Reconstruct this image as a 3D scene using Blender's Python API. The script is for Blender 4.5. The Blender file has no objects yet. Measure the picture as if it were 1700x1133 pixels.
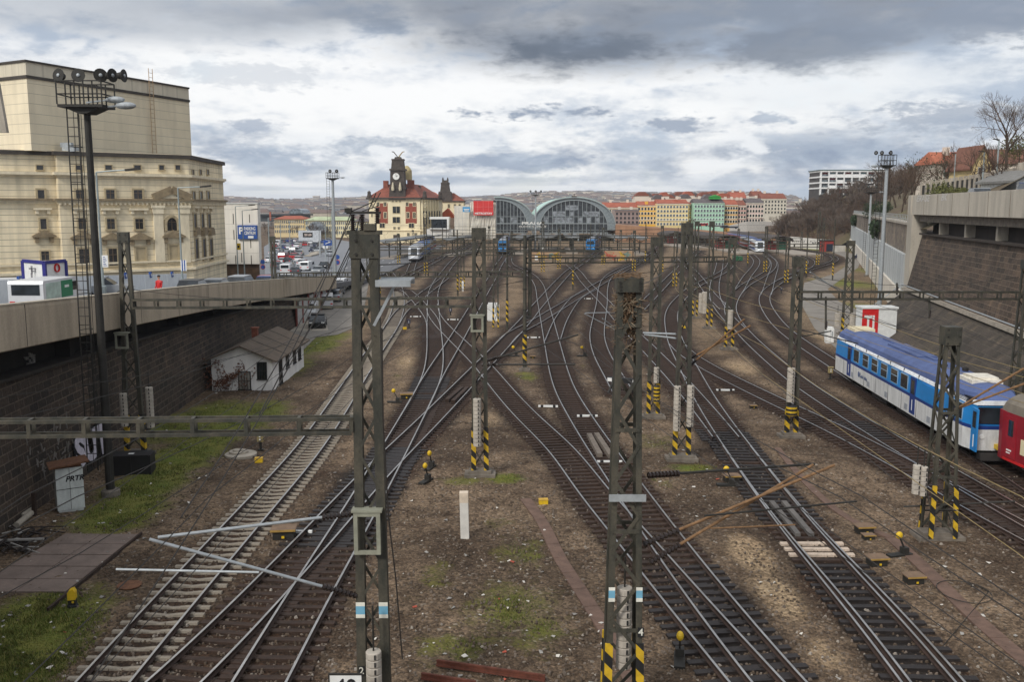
import bpy, math, random
import numpy as np
from mathutils import Vector, Matrix, kdtree
random.seed(7)
SC=bpy.context.scene
COL=SC.collection
PI=math.pi
EXPO=0.58
SKYK=.70
HAZE=.00012
def S_(r, g, b):return S(r, g, b)
CH=13.3;FPX=1560.0;CX=850.0;CY=566.5
TH=math.atan((CY-345.0)/FPX)
cS, sS=math.cos(TH), math.sin(TH)
def ray(px, py):
 a=(px-CX)/FPX;b=(CY-py)/FPX
 return a, cS+b*sS, -sS+b*cS
def G(px, py, z=0.0):
 dx, dy, dz=ray(px, py);t=(CH-z)/(-dz)
 return Vector((dx*t, dy*t, z))
def AY(px, py, Y):
 dx, dy, dz=ray(px, py);t=Y/dy
 return Vector((dx*t, Y, CH+dz*t))
def AP(px, py, A, B):
 dx, dy, dz=ray(px, py)
 nx, ny=-(B[1]-A[1]), (B[0]-A[0])
 t=(A[0]*nx+A[1]*ny)/(dx*nx+dy*ny)
 return Vector((dx*t, dy*t, CH+dz*t))
def ZY(py, Y):return AY(850, py, Y).z
def lerp(a, b, t):return a+(b-a)*t
def interp(tab, v):
 if v<=tab[0][0]:return tab[0][1]
 for(a, b), (c, d)in zip(tab, tab[1:]):
  if v<=c:return b+(d-b)*(v-a)/(c-a)
 return tab[-1][1]
def S(r, g, b, k=1.0):
 f=lambda c:((c/255+.055)/1.055)**2.4 if c>10 else c/255/12.92
 return(f(r)*k, f(g)*k, f(b)*k)
MATS={}
def nt(name):
 m=bpy.data.materials.new(name);m.use_nodes=True
 n=m.node_tree.nodes;return m, n, m.node_tree.links, n['Principled BSDF']
def ramp(n, stops):
 r=n.new('ShaderNodeValToRGB');e=r.color_ramp.elements
 while len(e)<len(stops):e.new(.5)
 for q, (p, c)in zip(e, stops):q.position=p;q.color=(*c, 1)if len(c)==3 else c
 return r
def M(name, col, rough=.8, metal=0., var=.18, scale=2.5, bump=0., bscale=30, col2=None, st=(1, 1, 1), lo=.35, hi=.65, det=5, fine=0):
 if name in MATS:return MATS[name]
 m, n, l, b=nt(name)
 tc=n.new('ShaderNodeTexCoord');mp=n.new('ShaderNodeMapping');mp.inputs['Scale'].default_value=st
 l.new(tc.outputs['Object'], mp.inputs['Vector'])
 nz=n.new('ShaderNodeTexNoise');nz.inputs['Scale'].default_value=scale;nz.inputs['Detail'].default_value=det
 nz.inputs['Roughness'].default_value=.62
 l.new(mp.outputs['Vector'], nz.inputs['Vector'])
 c1=tuple(c*(1-var)for c in col);c2=col2 or tuple(min(1, c*(1+var))for c in col)
 r=ramp(n, [(lo, c1), (hi, c2)]);l.new(nz.outputs['Fac'], r.inputs['Fac'])
 out=r.outputs['Color']
 if fine:
  n2=n.new('ShaderNodeTexNoise');n2.inputs['Scale'].default_value=scale*9;n2.inputs['Detail'].default_value=4
  l.new(tc.outputs['Object'], n2.inputs['Vector'])
  r2=ramp(n, [(.3, (1-fine, )*3), (.7, (1+fine, )*3)]);l.new(n2.outputs['Fac'], r2.inputs['Fac'])
  mx=n.new('ShaderNodeMixRGB');mx.blend_type='MULTIPLY';mx.inputs['Fac'].default_value=1
  l.new(out, mx.inputs[1]);l.new(r2.outputs['Color'], mx.inputs[2]);out=mx.outputs['Color']
 l.new(out, b.inputs['Base Color'])
 b.inputs['Roughness'].default_value=rough;b.inputs['Metallic'].default_value=metal
 if bump:
  n3=n.new('ShaderNodeTexNoise');n3.inputs['Scale'].default_value=bscale;n3.inputs['Detail'].default_value=6
  l.new(tc.outputs['Object'], n3.inputs['Vector'])
  bp=n.new('ShaderNodeBump');bp.inputs['Strength'].default_value=bump;bp.inputs['Distance'].default_value=.05
  l.new(n3.outputs['Fac'], bp.inputs['Height']);l.new(bp.outputs['Normal'], b.inputs['Normal'])
 MATS[name]=m;return m
def Mbands(name, col, step, groove=.05, dark=.55, var=.1, axis='Z', rough=.85, streak=.12):
 """plaster with grooves every `step` metres along an axis, rain streaks"""
 if name in MATS:return MATS[name]
 m, n, l, b=nt(name)
 tc=n.new('ShaderNodeTexCoord');sp=n.new('ShaderNodeSeparateXYZ');l.new(tc.outputs['Object'], sp.inputs[0])
 dv=n.new('ShaderNodeMath');dv.operation='DIVIDE';dv.inputs[1].default_value=step;l.new(sp.outputs[axis], dv.inputs[0])
 fr=n.new('ShaderNodeMath');fr.operation='FRACT';l.new(dv.outputs[0], fr.inputs[0])
 lt=n.new('ShaderNodeMath');lt.operation='LESS_THAN';lt.inputs[1].default_value=groove/step;l.new(fr.outputs[0], lt.inputs[0])
 mp=n.new('ShaderNodeMapping');mp.inputs['Scale'].default_value=(1.6, 1.6, .12);l.new(tc.outputs['Object'], mp.inputs['Vector'])
 nz=n.new('ShaderNodeTexNoise');nz.inputs['Scale'].default_value=1.0;nz.inputs['Detail'].default_value=6;l.new(mp.outputs[0], nz.inputs['Vector'])
 n2=n.new('ShaderNodeTexNoise');n2.inputs['Scale'].default_value=.35;n2.inputs['Detail'].default_value=6;l.new(tc.outputs['Object'], n2.inputs['Vector'])
 r=ramp(n, [(.3, tuple(c*(1-streak)for c in col)), (.6, col)]);l.new(nz.outputs['Fac'], r.inputs['Fac'])
 r2=ramp(n, [(.35, (1-var, )*3), (.65, (1+var, )*3)]);l.new(n2.outputs['Fac'], r2.inputs['Fac'])
 mu=n.new('ShaderNodeMixRGB');mu.blend_type='MULTIPLY';mu.inputs['Fac'].default_value=1
 l.new(r.outputs[0], mu.inputs[1]);l.new(r2.outputs[0], mu.inputs[2])
 mx=n.new('ShaderNodeMixRGB');mx.inputs[2].default_value=(*[c*dark for c in col], 1)
 l.new(lt.outputs[0], mx.inputs['Fac']);l.new(mu.outputs[0], mx.inputs[1])
 l.new(mx.outputs[0], b.inputs['Base Color']);b.inputs['Roughness'].default_value=rough
 MATS[name]=m;return m
def Mstone(name, cols, mortar, bw, bh, rough=.9, msize=.03, ledge=0, axis='Y', patch=None, pscale=.22):
 m, n, l, b=nt(name)
 tc=n.new('ShaderNodeTexCoord');sp=n.new('ShaderNodeSeparateXYZ');l.new(tc.outputs['Object'], sp.inputs[0])
 cb=n.new('ShaderNodeCombineXYZ');l.new(sp.outputs[axis], cb.inputs[0]);l.new(sp.outputs['Z'], cb.inputs[1])
 br=n.new('ShaderNodeTexBrick');l.new(cb.outputs[0], br.inputs['Vector'])
 br.inputs['Scale'].default_value=1;br.inputs['Brick Width'].default_value=bw;br.inputs['Row Height'].default_value=bh
 br.inputs['Mortar Size'].default_value=msize;br.inputs['Mortar Smooth'].default_value=.3;br.inputs['Bias'].default_value=-.1
 br.inputs['Color1'].default_value=(*cols[0], 1);br.inputs['Color2'].default_value=(*cols[1], 1);br.inputs['Mortar'].default_value=(*mortar, 1)
 nz=n.new('ShaderNodeTexNoise');nz.inputs['Scale'].default_value=pscale;nz.inputs['Detail'].default_value=8;nz.inputs['Roughness'].default_value=.65
 l.new(tc.outputs['Object'], nz.inputs['Vector'])
 r=ramp(n, [(.3, (.55, )*3), (.5, (1, )*3), (.72, patch or(1.5, 1.45, 1.4))]);l.new(nz.outputs['Fac'], r.inputs['Fac'])
 mu=n.new('ShaderNodeMixRGB');mu.blend_type='MULTIPLY';mu.inputs['Fac'].default_value=1
 l.new(br.outputs['Color'], mu.inputs[1]);l.new(r.outputs[0], mu.inputs[2])
 n2=n.new('ShaderNodeTexNoise');n2.inputs['Scale'].default_value=9;n2.inputs['Detail'].default_value=5;l.new(tc.outputs['Object'], n2.inputs['Vector'])
 r2=ramp(n, [(.3, (.7, )*3), (.7, (1.3, )*3)]);l.new(n2.outputs['Fac'], r2.inputs['Fac'])
 m2=n.new('ShaderNodeMixRGB');m2.blend_type='MULTIPLY';m2.inputs['Fac'].default_value=1
 l.new(mu.outputs[0], m2.inputs[1]);l.new(r2.outputs[0], m2.inputs[2])
 mpz=n.new('ShaderNodeMapping');mpz.inputs['Scale'].default_value=(.7, .7, .07);l.new(tc.outputs['Object'], mpz.inputs['Vector'])
 n4=n.new('ShaderNodeTexNoise');n4.inputs['Scale'].default_value=1;n4.inputs['Detail'].default_value=5;l.new(mpz.outputs[0], n4.inputs['Vector'])
 r4=ramp(n, [(.58, (1, )*3), (.7, (1.9, 1.8, 1.65))]);l.new(n4.outputs['Fac'], r4.inputs['Fac'])
 m3=n.new('ShaderNodeMixRGB');m3.blend_type='MULTIPLY';m3.inputs['Fac'].default_value=.8
 l.new(m2.outputs[0], m3.inputs[1]);l.new(r4.outputs[0], m3.inputs[2])
 l.new(m3.outputs[0], b.inputs['Base Color']);b.inputs['Roughness'].default_value=rough
 ad=n.new('ShaderNodeMath');ad.operation='ADD';l.new(n2.outputs['Fac'], ad.inputs[0])
 iv=n.new('ShaderNodeMath');iv.operation='MULTIPLY';iv.inputs[1].default_value=-1.2;l.new(br.outputs['Fac'], iv.inputs[0]);l.new(iv.outputs[0], ad.inputs[1])
 bp=n.new('ShaderNodeBump');bp.inputs['Strength'].default_value=.8;bp.inputs['Distance'].default_value=.06
 l.new(ad.outputs[0], bp.inputs['Height']);l.new(bp.outputs[0], b.inputs['Normal'])
 MATS[name]=m;return m
def Mstripe(name, c1, c2, k=1.9, diag=1.0):
 m, n, l, b=nt(name)
 tc=n.new('ShaderNodeTexCoord');sp=n.new('ShaderNodeSeparateXYZ');l.new(tc.outputs['Object'], sp.inputs[0])
 a=n.new('ShaderNodeMath');a.operation='MULTIPLY_ADD';a.inputs[1].default_value=diag
 l.new(sp.outputs['X'], a.inputs[0]);l.new(sp.outputs['Z'], a.inputs[2])
 k_=n.new('ShaderNodeMath');k_.operation='MULTIPLY';k_.inputs[1].default_value=k;l.new(a.outputs[0], k_.inputs[0])
 f=n.new('ShaderNodeMath');f.operation='FRACT';l.new(k_.outputs[0], f.inputs[0])
 g=n.new('ShaderNodeMath');g.operation='LESS_THAN';g.inputs[1].default_value=.5;l.new(f.outputs[0], g.inputs[0])
 nz=n.new('ShaderNodeTexNoise');nz.inputs['Scale'].default_value=6;nz.inputs['Detail'].default_value=5;l.new(tc.outputs['Object'], nz.inputs['Vector'])
 rr=ramp(n, [(.3, tuple(c*.7 for c in c1)), (.6, c1)]);l.new(nz.outputs['Fac'], rr.inputs['Fac'])
 mx=n.new('ShaderNodeMixRGB');l.new(g.outputs[0], mx.inputs['Fac']);mx.inputs[2].default_value=(*c2, 1);l.new(rr.outputs[0], mx.inputs[1])
 l.new(mx.outputs[0], b.inputs['Base Color']);b.inputs['Roughness'].default_value=.6
 MATS[name]=m;return m
def Mglass(name, col=(.02, .025, .03), rough=.08):
 if name in MATS:return MATS[name]
 m, n, l, b=nt(name)
 tc=n.new('ShaderNodeTexCoord');nz=n.new('ShaderNodeTexNoise');nz.inputs['Scale'].default_value=.8;l.new(tc.outputs['Object'], nz.inputs['Vector'])
 r=ramp(n, [(.4, tuple(c*.6 for c in col)), (.6, tuple(c*1.5 for c in col))]);l.new(nz.outputs['Fac'], r.inputs['Fac']);l.new(r.outputs[0], b.inputs['Base Color'])
 b.inputs['Roughness'].default_value=rough;b.inputs['Specular IOR Level'].default_value=.6
 MATS[name]=m;return m
class MB:
 def __init__(s):s.v=[];s.f=[];s.m=[]
 def add(s, vs, fs, mi=0):
  o=len(s.v);s.v.extend([tuple(v)for v in vs]);s.f.extend([tuple(o+i for i in f)for f in fs]);s.m.extend([mi]*len(fs));return s
 def quad(s, a, b, c, d, mi=0):return s.add([a, b, c, d], [(0, 1, 2, 3)], mi)
 def box(s, x0, x1, y0, y1, z0, z1, mi=0):
  return s.add([(x0, y0, z0), (x1, y0, z0), (x1, y1, z0), (x0, y1, z0), (x0, y0, z1), (x1, y0, z1), (x1, y1, z1), (x0, y1, z1)], [(0, 3, 2, 1), (4, 5, 6, 7), (0, 1, 5, 4), (1, 2, 6, 5), (2, 3, 7, 6), (3, 0, 4, 7)], mi)
 def cbox(s, c, sz, mi=0):
  return s.box(c[0]-sz[0]/2, c[0]+sz[0]/2, c[1]-sz[1]/2, c[1]+sz[1]/2, c[2]-sz[2]/2, c[2]+sz[2]/2, mi)
 def bar(s, a, b, w, h=None, mi=0, up=(0, 0, 1), w2=None, h2=None):
  """rectangular bar from a to b"""
  a=Vector(a);b=Vector(b);h=h or w;w2=w2 or w;h2=h2 or h
  d=(b-a)
  if d.length<1e-6:return s
  d.normalize();u=Vector(up)
  if abs(d.dot(u))>.98:u=Vector((0, 1, 0))
  x=d.cross(u).normalized();y=x.cross(d).normalized()
  vs=[]
  for p, ww, hh in((a, w, h), (b, w2, h2)):
   for i, j in((-1, -1), (1, -1), (1, 1), (-1, 1)):vs.append(p+x*(i*ww/2)+y*(j*hh/2))
  return s.add(vs, [(0, 1, 2, 3), (7, 6, 5, 4), (0, 4, 5, 1), (1, 5, 6, 2), (2, 6, 7, 3), (3, 7, 4, 0)], mi)
 def tube(s, pts, r, n=6, mi=0, r2=None, cap=True):
  pts=[Vector(p)for p in pts];vs=[];fs=[];N=len(pts)
  px=None
  for i, p in enumerate(pts):
   d=(pts[min(i+1, N-1)]-pts[max(i-1, 0)])
   if d.length<1e-9:d=Vector((0, 0, 1))
   d.normalize();u=Vector((0, 0, 1))if abs(d.z)<.95 else Vector((1, 0, 0))
   x=d.cross(u).normalized();y=x.cross(d)
   rr=r if r2 is None else lerp(r, r2, i/max(1, N-1))
   for k in range(n):
    a=2*PI*k/n;vs.append(p+x*(math.cos(a)*rr)+y*(math.sin(a)*rr))
  for i in range(N-1):
   for k in range(n):
    k2=(k+1)%n;fs.append((i*n+k, i*n+k2, (i+1)*n+k2, (i+1)*n+k))
  if cap:fs.append(tuple(range(n))[::-1]);fs.append(tuple((N-1)*n+k for k in range(n)))
  return s.add(vs, fs, mi)
 def lathe(s, prof, c=(0, 0, 0), n=16, mi=0, ax='Z'):
  vs=[];fs=[]
  for r, z in prof:
   for k in range(n):
    a=2*PI*k/n;q=(r*math.cos(a), r*math.sin(a), z)
    if ax=='Y':q=(q[0], q[2], q[1])
    if ax=='X':q=(q[2], q[0], q[1])
    vs.append((c[0]+q[0], c[1]+q[1], c[2]+q[2]))
  for i in range(len(prof)-1):
   for k in range(n):
    k2=(k+1)%n;fs.append((i*n+k, i*n+k2, (i+1)*n+k2, (i+1)*n+k))
  fs.append(tuple(range(n))[::-1]);fs.append(tuple((len(prof)-1)*n+k for k in range(n)))
  return s.add(vs, fs, mi)
 def prism(s, poly, y0, y1, mi=0):
  """poly in XZ, extruded along Y"""
  n=len(poly)
  vs=[(x, y0, z)for x, z in poly]+[(x, y1, z)for x, z in poly]
  fs=[tuple(range(n)), tuple(range(2*n-1, n-1, -1))]
  for i in range(n):j=(i+1)%n;fs.append((i, i+n, j+n, j))
  return s.add(vs, fs, mi)
 def vprism(s, poly, z0, z1, mi=0):
  n=len(poly)
  vs=[(x, y, z0)for x, y in poly]+[(x, y, z1)for x, y in poly]
  fs=[tuple(range(n))[::-1], tuple(range(n, 2*n))]
  for i in range(n):j=(i+1)%n;fs.append((i, j, j+n, i+n))
  return s.add(vs, fs, mi)
 def sphere(s, c, r, n=10, m=7, mi=0, sz=(1, 1, 1)):
  prof=[]
  vs=[];fs=[]
  for i in range(1, m):
   t=PI*i/m
   for k in range(n):
    a=2*PI*k/n;vs.append((c[0]+r*sz[0]*math.sin(t)*math.cos(a), c[1]+r*sz[1]*math.sin(t)*math.sin(a), c[2]+r*sz[2]*math.cos(t)))
  for i in range(m-2):
   for k in range(n):k2=(k+1)%n;fs.append((i*n+k, (i+1)*n+k, (i+1)*n+k2, i*n+k2))
  vs.append((c[0], c[1], c[2]+r*sz[2]));vs.append((c[0], c[1], c[2]-r*sz[2]));T=len(vs)-2
  for k in range(n):k2=(k+1)%n;fs.append((T, k, k2));fs.append((T+1, (m-2)*n+k2, (m-2)*n+k))
  return s.add(vs, fs, mi)
 def xf(s, mat):
  s.v=[tuple(mat@Vector(v))for v in s.v];return s
 def mesh(s, name, mats, off=(0, 0, 0), smooth=False):
  me=bpy.data.meshes.new(name)
  v=[(a-off[0], b-off[1], c-off[2])for a, b, c in s.v]if off!=(0, 0, 0)else s.v
  me.from_pydata(v, [], s.f)
  mats=mats if isinstance(mats, (list, tuple))else[mats]
  for m in mats:me.materials.append(m)
  if len(mats)>1:me.polygons.foreach_set('material_index', s.m)
  if smooth:me.polygons.foreach_set('use_smooth', [True]*len(me.polygons))
  me.update();return me
def org(o):
 v=Vector((0, 0, 0))
 while o is not None:v+=o.location;o=o.parent
 return v
def link(name, data, parent=None):
 o=bpy.data.objects.new(name, data);COL.objects.link(o)
 if parent:o.parent=parent
 return o
def tag(o, label, cat, group=None):
 o['label']=label;o['category']=cat
 if group:o['group']=group
 return o
def thing(name, label, cat, loc=(0, 0, 0), rz=0, group=None):
 o=link(name, None);o.location=loc;o.rotation_euler=(0, 0, rz);o.empty_display_size=.2
 return tag(o, label, cat, group)
def W(name, mb, mats, parent=None, smooth=False):
 """mesh given in WORLD coordinates -> part of parent (unrotated)"""
 off=tuple(org(parent))if parent else(0, 0, 0)
 return link(name, mb.mesh(name, mats, off, smooth), parent)
def L(name, mb, mats, parent=None, smooth=False):
 return link(name, mb.mesh(name, mats, (0, 0, 0), smooth), parent)
def solo(name, mb, mats, label, cat, base, group=None, smooth=False):
 """single-mesh thing; world coords in, origin at base"""
 base=tuple(base)
 o=link(name, mb.mesh(name, mats, base, smooth));o.location=base
 return tag(o, label, cat, group)
def structure(o, kind='structure'):o['kind']=kind;return o
def kids(o, allo=None):return[c for c in o.children]
def dup(root, loc, rz=None, label=None, group=None, scale=None):
 r=root.copy();COL.objects.link(r);r.location=loc
 if rz is not None:r.rotation_euler=(0, 0, rz)
 if scale is not None:r.scale=(scale, )*3 if not isinstance(scale, tuple)else scale
 if label:r['label']=label
 if group:r['group']=group
 for c in CH_OF.get(root.as_pointer(), []):
  c2=c.copy();COL.objects.link(c2);c2.parent=r
  for g in CH_OF.get(c.as_pointer(), []):
   g2=g.copy();COL.objects.link(g2);g2.parent=c2
 return r
CH_OF={}
def reg(root):
 CH_OF[root.as_pointer()]=[o for o in COL.objects if o.parent==root]
 for c in CH_OF[root.as_pointer()]:CH_OF[c.as_pointer()]=[o for o in COL.objects if o.parent==c]
 return root
_tc={}
def text_mb(s, size, depth=.01, bold=0., shear=0., width=None):
 """text as an MB in the XZ plane, centred, facing -Y"""
 key=(s, bold, shear)
 if key not in _tc:
  cu=bpy.data.curves.new('lettering', 'FONT');cu.body=s;cu.size=1;cu.align_x='CENTER';cu.align_y='CENTER'
  cu.offset=bold;cu.shear=shear;cu.resolution_u=3;cu.extrude=.02
  ob=bpy.data.objects.new('lettering', cu);COL.objects.link(ob)
  dg=bpy.context.evaluated_depsgraph_get();me=bpy.data.meshes.new_from_object(ob.evaluated_get(dg))
  _tc[key]=([tuple(v.co)for v in me.vertices], [tuple(p.vertices)for p in me.polygons])
  bpy.data.objects.remove(ob);bpy.data.meshes.remove(me);bpy.data.curves.remove(cu)
 vs, fs=_tc[key]
 xs=[v[0]for v in vs];w=max(xs)-min(xs);sx=size if width is None else width/w
 return MB().add([(x*sx, -z*depth/.02, y*size)for x, y, z in vs], fs)
def place(mb, loc, rz=0, tilt=0):
 return mb.xf(Matrix.Translation(loc)@Matrix.Rotation(rz, 4, 'Z')@Matrix.Rotation(tilt, 4, 'X'))
STEEL=M('mast_paint', S(62, 62, 54), .65, .1, .2, 2.2, .2, 60, col2=S(82, 77, 65), fine=.16, lo=.42, hi=.62, st=(1, 1, .4))
STEELD=M('dark_steel', S(46, 44, 40), .65, .2, .25, 3)
RUST=M('rust', S(104, 70, 48), .9, 0, .35, 6, .2, 60)
RUSTB=M('rusty_tube', S(122, 92, 62), .85, 0, .3, 7)
GALV=M('galvanised', S(165, 170, 172), .45, .3, .12, 5)
CONC=M('concrete', S(165, 156, 142), .9, 0, .2, 1.2, .1, 40, st=(1, 1, .35), fine=.08)
CONCD=M('old_concrete', S(110, 102, 92), .95, 0, .3, 2, .2, 30)
WHITE=M('white_paint', S(228, 228, 224), .6, 0, .06, 3)
BLACK=M('black_rubber', (.012, .012, .013), .7, 0, .2, 4)
YELLOW=M('signal_yellow', S(214, 176, 30), .5, 0, .1, 6)
HAZ=Mstripe('hazard_stripe', S(206, 168, 36), (.012, .012, .012), 1.55, 1.0)
HAZH=Mstripe('hazard_band', S(206, 168, 36), (.012, .012, .012), 4.2, 0.0)
GLASS=Mglass('window_glass')
WIRE=M('wire_metal', S(52, 48, 44), .6, .3, .1, 2)
WEIGHT=M('counterweight', S(176, 168, 156), .9, 0, .18, 3, .1, 30)
REDP=M('red_paint', S(196, 34, 36), .5, 0, .1, 3)
BLUEP=M('sign_blue', S(38, 78, 150), .5, 0, .08, 3)
PORC=M('brown_porcelain', S(44, 34, 30), .3, 0, .1, 3)
cam=bpy.data.cameras.new('camera');cam.lens=36*FPX/1700;cam.sensor_width=36;cam.sensor_fit='HORIZONTAL'
cam.clip_end=12000;cam.clip_start=.5
co=link('camera', cam);co.location=(0, 0, CH);co.rotation_euler=(PI/2-TH, 0, 0);SC.camera=co
SUN_EL, SUN_AZ=math.radians(38), math.radians(215)
sl=bpy.data.lights.new('sun', 'SUN');sl.energy=1.5;sl.angle=math.radians(12);sl.color=(1, .96, .9)
so=link('sun', sl)
sd=Vector((math.sin(SUN_AZ)*math.cos(SUN_EL), math.cos(SUN_AZ)*math.cos(SUN_EL), math.sin(SUN_EL)))
so.rotation_euler=sd.to_track_quat('Z', 'Y').to_euler()
SC.view_settings.view_transform='Standard';SC.view_settings.look='None';SC.view_settings.gamma=1;SC.view_settings.exposure=EXPO
w=bpy.data.worlds.new('World');SC.world=w;w.use_nodes=True
n=w.node_tree.nodes;l=w.node_tree.links;n.clear()
out=n.new('ShaderNodeOutputWorld')
def mth(op, a, b=None, c=None):
 q=n.new('ShaderNodeMath');q.operation=op
 for i, v in enumerate((a, b, c)):
  if v is None:continue
  if isinstance(v, (int, float)):q.inputs[i].default_value=v
  else:l.new(v, q.inputs[i])
 return q.outputs[0]
def mapr(v, a, b, c=0., d=1.):
 q=n.new('ShaderNodeMapRange');q.interpolation_type='SMOOTHSTEP'
 l.new(v, q.inputs[0]);q.inputs[1].default_value=a;q.inputs[2].default_value=b;q.inputs[3].default_value=c;q.inputs[4].default_value=d
 return q.outputs[0]
def mixc(f, a, b):
 q=n.new('ShaderNodeMixRGB')
 if isinstance(f, (int, float)):q.inputs[0].default_value=f
 else:l.new(f, q.inputs[0])
 for i, v in((1, a), (2, b)):
  if isinstance(v, tuple):q.inputs[i].default_value=(*v, 1)
  else:l.new(v, q.inputs[i])
 return q.outputs[0]
tc=n.new('ShaderNodeTexCoord');sp=n.new('ShaderNodeSeparateXYZ');l.new(tc.outputs['Generated'], sp.inputs[0])
X_, Y_, Z_=sp.outputs
el=mth('ARCSINE', Z_);az=mth('ARCTAN2', X_, Y_)
zz=mth('ADD', mth('MAXIMUM', Z_, 0.0), .055)
pv=n.new('ShaderNodeCombineXYZ');l.new(mth('DIVIDE', X_, zz), pv.inputs[0]);l.new(mth('DIVIDE', Y_, zz), pv.inputs[1])
def noise(vec, sc, det=7, rough=.55, w_=0., st=(1, 1, 1), dist=0.):
 mp=n.new('ShaderNodeMapping');mp.inputs['Scale'].default_value=st;mp.inputs['Location'].default_value=(w_, w_*1.7, 0)
 l.new(vec, mp.inputs[0]);q=n.new('ShaderNodeTexNoise');q.inputs['Scale'].default_value=sc;q.inputs['Detail'].default_value=det
 q.inputs['Roughness'].default_value=rough;q.inputs['Distortion'].default_value=dist;l.new(mp.outputs[0], q.inputs[0]);return q.outputs['Fac']
P_=pv.outputs[0]
av=n.new('ShaderNodeCombineXYZ');l.new(az, av.inputs[0]);l.new(mth('MULTIPLY', el, 2.6), av.inputs[1])
A_=av.outputs[0]
nA=noise(A_, 5.5, 8, .56, 3.1, dist=.3);nB=noise(A_, 14, 7, .6, 8.4, dist=.2);nP=noise(P_, .55, 8, .58, 2.3);nD=noise(A_, 2.4, 8, .52, 5.2, dist=.4)
nC=noise(A_, 34, 6, .6, 1.4, dist=.15)
cov=mth('ADD', mth('ADD', mth('MULTIPLY', nA, .55), mth('MULTIPLY', nB, .3)), mth('MULTIPLY', nC, .15))
thin=mixc(mapr(cov, .45, .58), S_(250, 250, 250), S_(182, 194, 211))
thin=mixc(mth('MULTIPLY', mapr(nP, .45, .68), .55), thin, S_(166, 178, 195))
nE=noise(A_, 75, 5, .6, 6.6, dist=.2);nM=noise(A_, 8.5, 7, .55, 11.3, dist=.25)
def blob(a0, e0, ra, re, soft=.6):
 """soft mask of a cloud bank centred on an azimuth and elevation, edge torn by noise"""
 da=mth('DIVIDE', mth('SUBTRACT', az, a0), ra);de=mth('DIVIDE', mth('SUBTRACT', el, e0), re)
 r=mth('SQRT', mth('ADD', mth('MULTIPLY', da, da), mth('MULTIPLY', de, de)))
 r=mth('ADD', r, mth('MULTIPLY', mth('SUBTRACT', mth('ADD', mth('ADD', mth('MULTIPLY', nA, .45), mth('MULTIPLY', nB, .35)), mth('MULTIPLY', nC, .2)), .5), 3.0))
 if ra<.13:r=mth('ADD', r, mth('MULTIPLY', mth('SUBTRACT', mth('ADD', mth('MULTIPLY', nC, .6), mth('MULTIPLY', nE, .4)), .5), 3.4))
 return mapr(r, 1.0, 1.0-soft, 0., 1.)
def pa(px):return math.atan((px-850)/FPX)
def pe(py):return math.atan((345-py)/FPX)
col=mixc(mth('MULTIPLY', blob(pa(720), pe(165), .5, .075, .8), 1.0), thin, S_(252, 252, 252))
col=mixc(mth('MULTIPLY', blob(pa(1450), pe(150), .22, .04, .7), .8), col, S_(238, 241, 244))
for(bx, by, ra, re, k, c)in((1330, 255, .13, .016, .9, (150, 163, 184)), (1580, 215, .11, .02, .8, (156, 167, 185)), (830, 272, .11, .012, .9, (146, 161, 185)), (1520, 265, .12, .014, .8, (150, 163, 184)), (480, 262, .09, .014, .85, (158, 172, 193)), (640, 250, .10, .012, .8, (163, 176, 195)), (1110, 215, .045, .010, .9, (150, 162, 182)), (900, 192, .10, .009, .95, (146, 158, 178)), (430, 222, .035, .010, .8, (160, 172, 192)), (1260, 208, .03, .006, .8, (160, 172, 192)), (1450, 303, .15, .008, .7, (160, 174, 196)), (700, 300, .14, .007, .7, (160, 175, 196)), (440, 140, .10, .016, .5, (190, 197, 208)), (150, 60, .35, .035, .6, (170, 178, 190)), (1120, 300, .12, .008, .6, (160, 174, 196))):
 m_=blob(pa(bx), pe(by), ra, re, .72)
 col=mixc(mth('MULTIPLY', m_, k), col, S_(*c))
cum=mapr(mth('ADD', nM, mth('MULTIPLY', mth('SUBTRACT', nC, .5), .35)), .44, .66)
lowb=mth('MULTIPLY', mapr(el, pe(325), pe(290)), mapr(mth('ADD', el, mth('MULTIPLY', mth('SUBTRACT', nA, .5), .05)), pe(205), pe(255)))
col=mixc(mth('MULTIPLY', mth('MULTIPLY', cum, lowb), .85), col, mixc(mapr(nB, .35, .65), S_(132, 148, 174), S_(186, 198, 214)))
rimw=mapr(mth('ADD', nM, mth('MULTIPLY', mth('SUBTRACT', nC, .5), .35)), .50, .38)
col=mixc(mth('MULTIPLY', mth('MULTIPLY', rimw, lowb), .9), col, S_(244, 246, 249))
dk=mixc(mapr(mth('ADD', mth('MULTIPLY', nD, .6), mth('MULTIPLY', cov, .4)), .40, .62), S_(82, 93, 110), S_(148, 156, 170))
band=mapr(mth('ADD', el, mth('MULTIPLY', mth('SUBTRACT', mth('ADD', mth('MULTIPLY', nD, .5), mth('MULTIPLY', cov, .5)), .5), .26)), pe(108), pe(50))
side=mapr(mth('ADD', az, mth('MULTIPLY', mth('SUBTRACT', nA, .5), .3)), pa(0), pa(800), .16, .97)
upper=mapr(el, .35, .7, 1., .0)
col=mixc(mth('MULTIPLY', mth('MULTIPLY', band, side), mapr(nD, .3, .62, .55, 1.)), col, dk)
col=mixc(mth('MULTIPLY', blob(pa(960), pe(92), .24, .040, .85), .95), col, dk)
col=mixc(mth('MULTIPLY', blob(pa(1330), pe(95), .18, .03, .6), .85), col, mixc(.5, dk, S_(130, 140, 156)))
col=mixc(mth('MULTIPLY', blob(pa(1620), pe(70), .12, .03, .7), .7), col, S_(140, 150, 166))
col=mixc(mapr(el, .04, .0, 0., .4), col, S_(190, 206, 226))
lp_up=mixc(mapr(el, .3, .75), col, mixc(mapr(nP, .35, .65), (1.05, 1.07, 1.1), (.6, .63, .68)))
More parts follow.
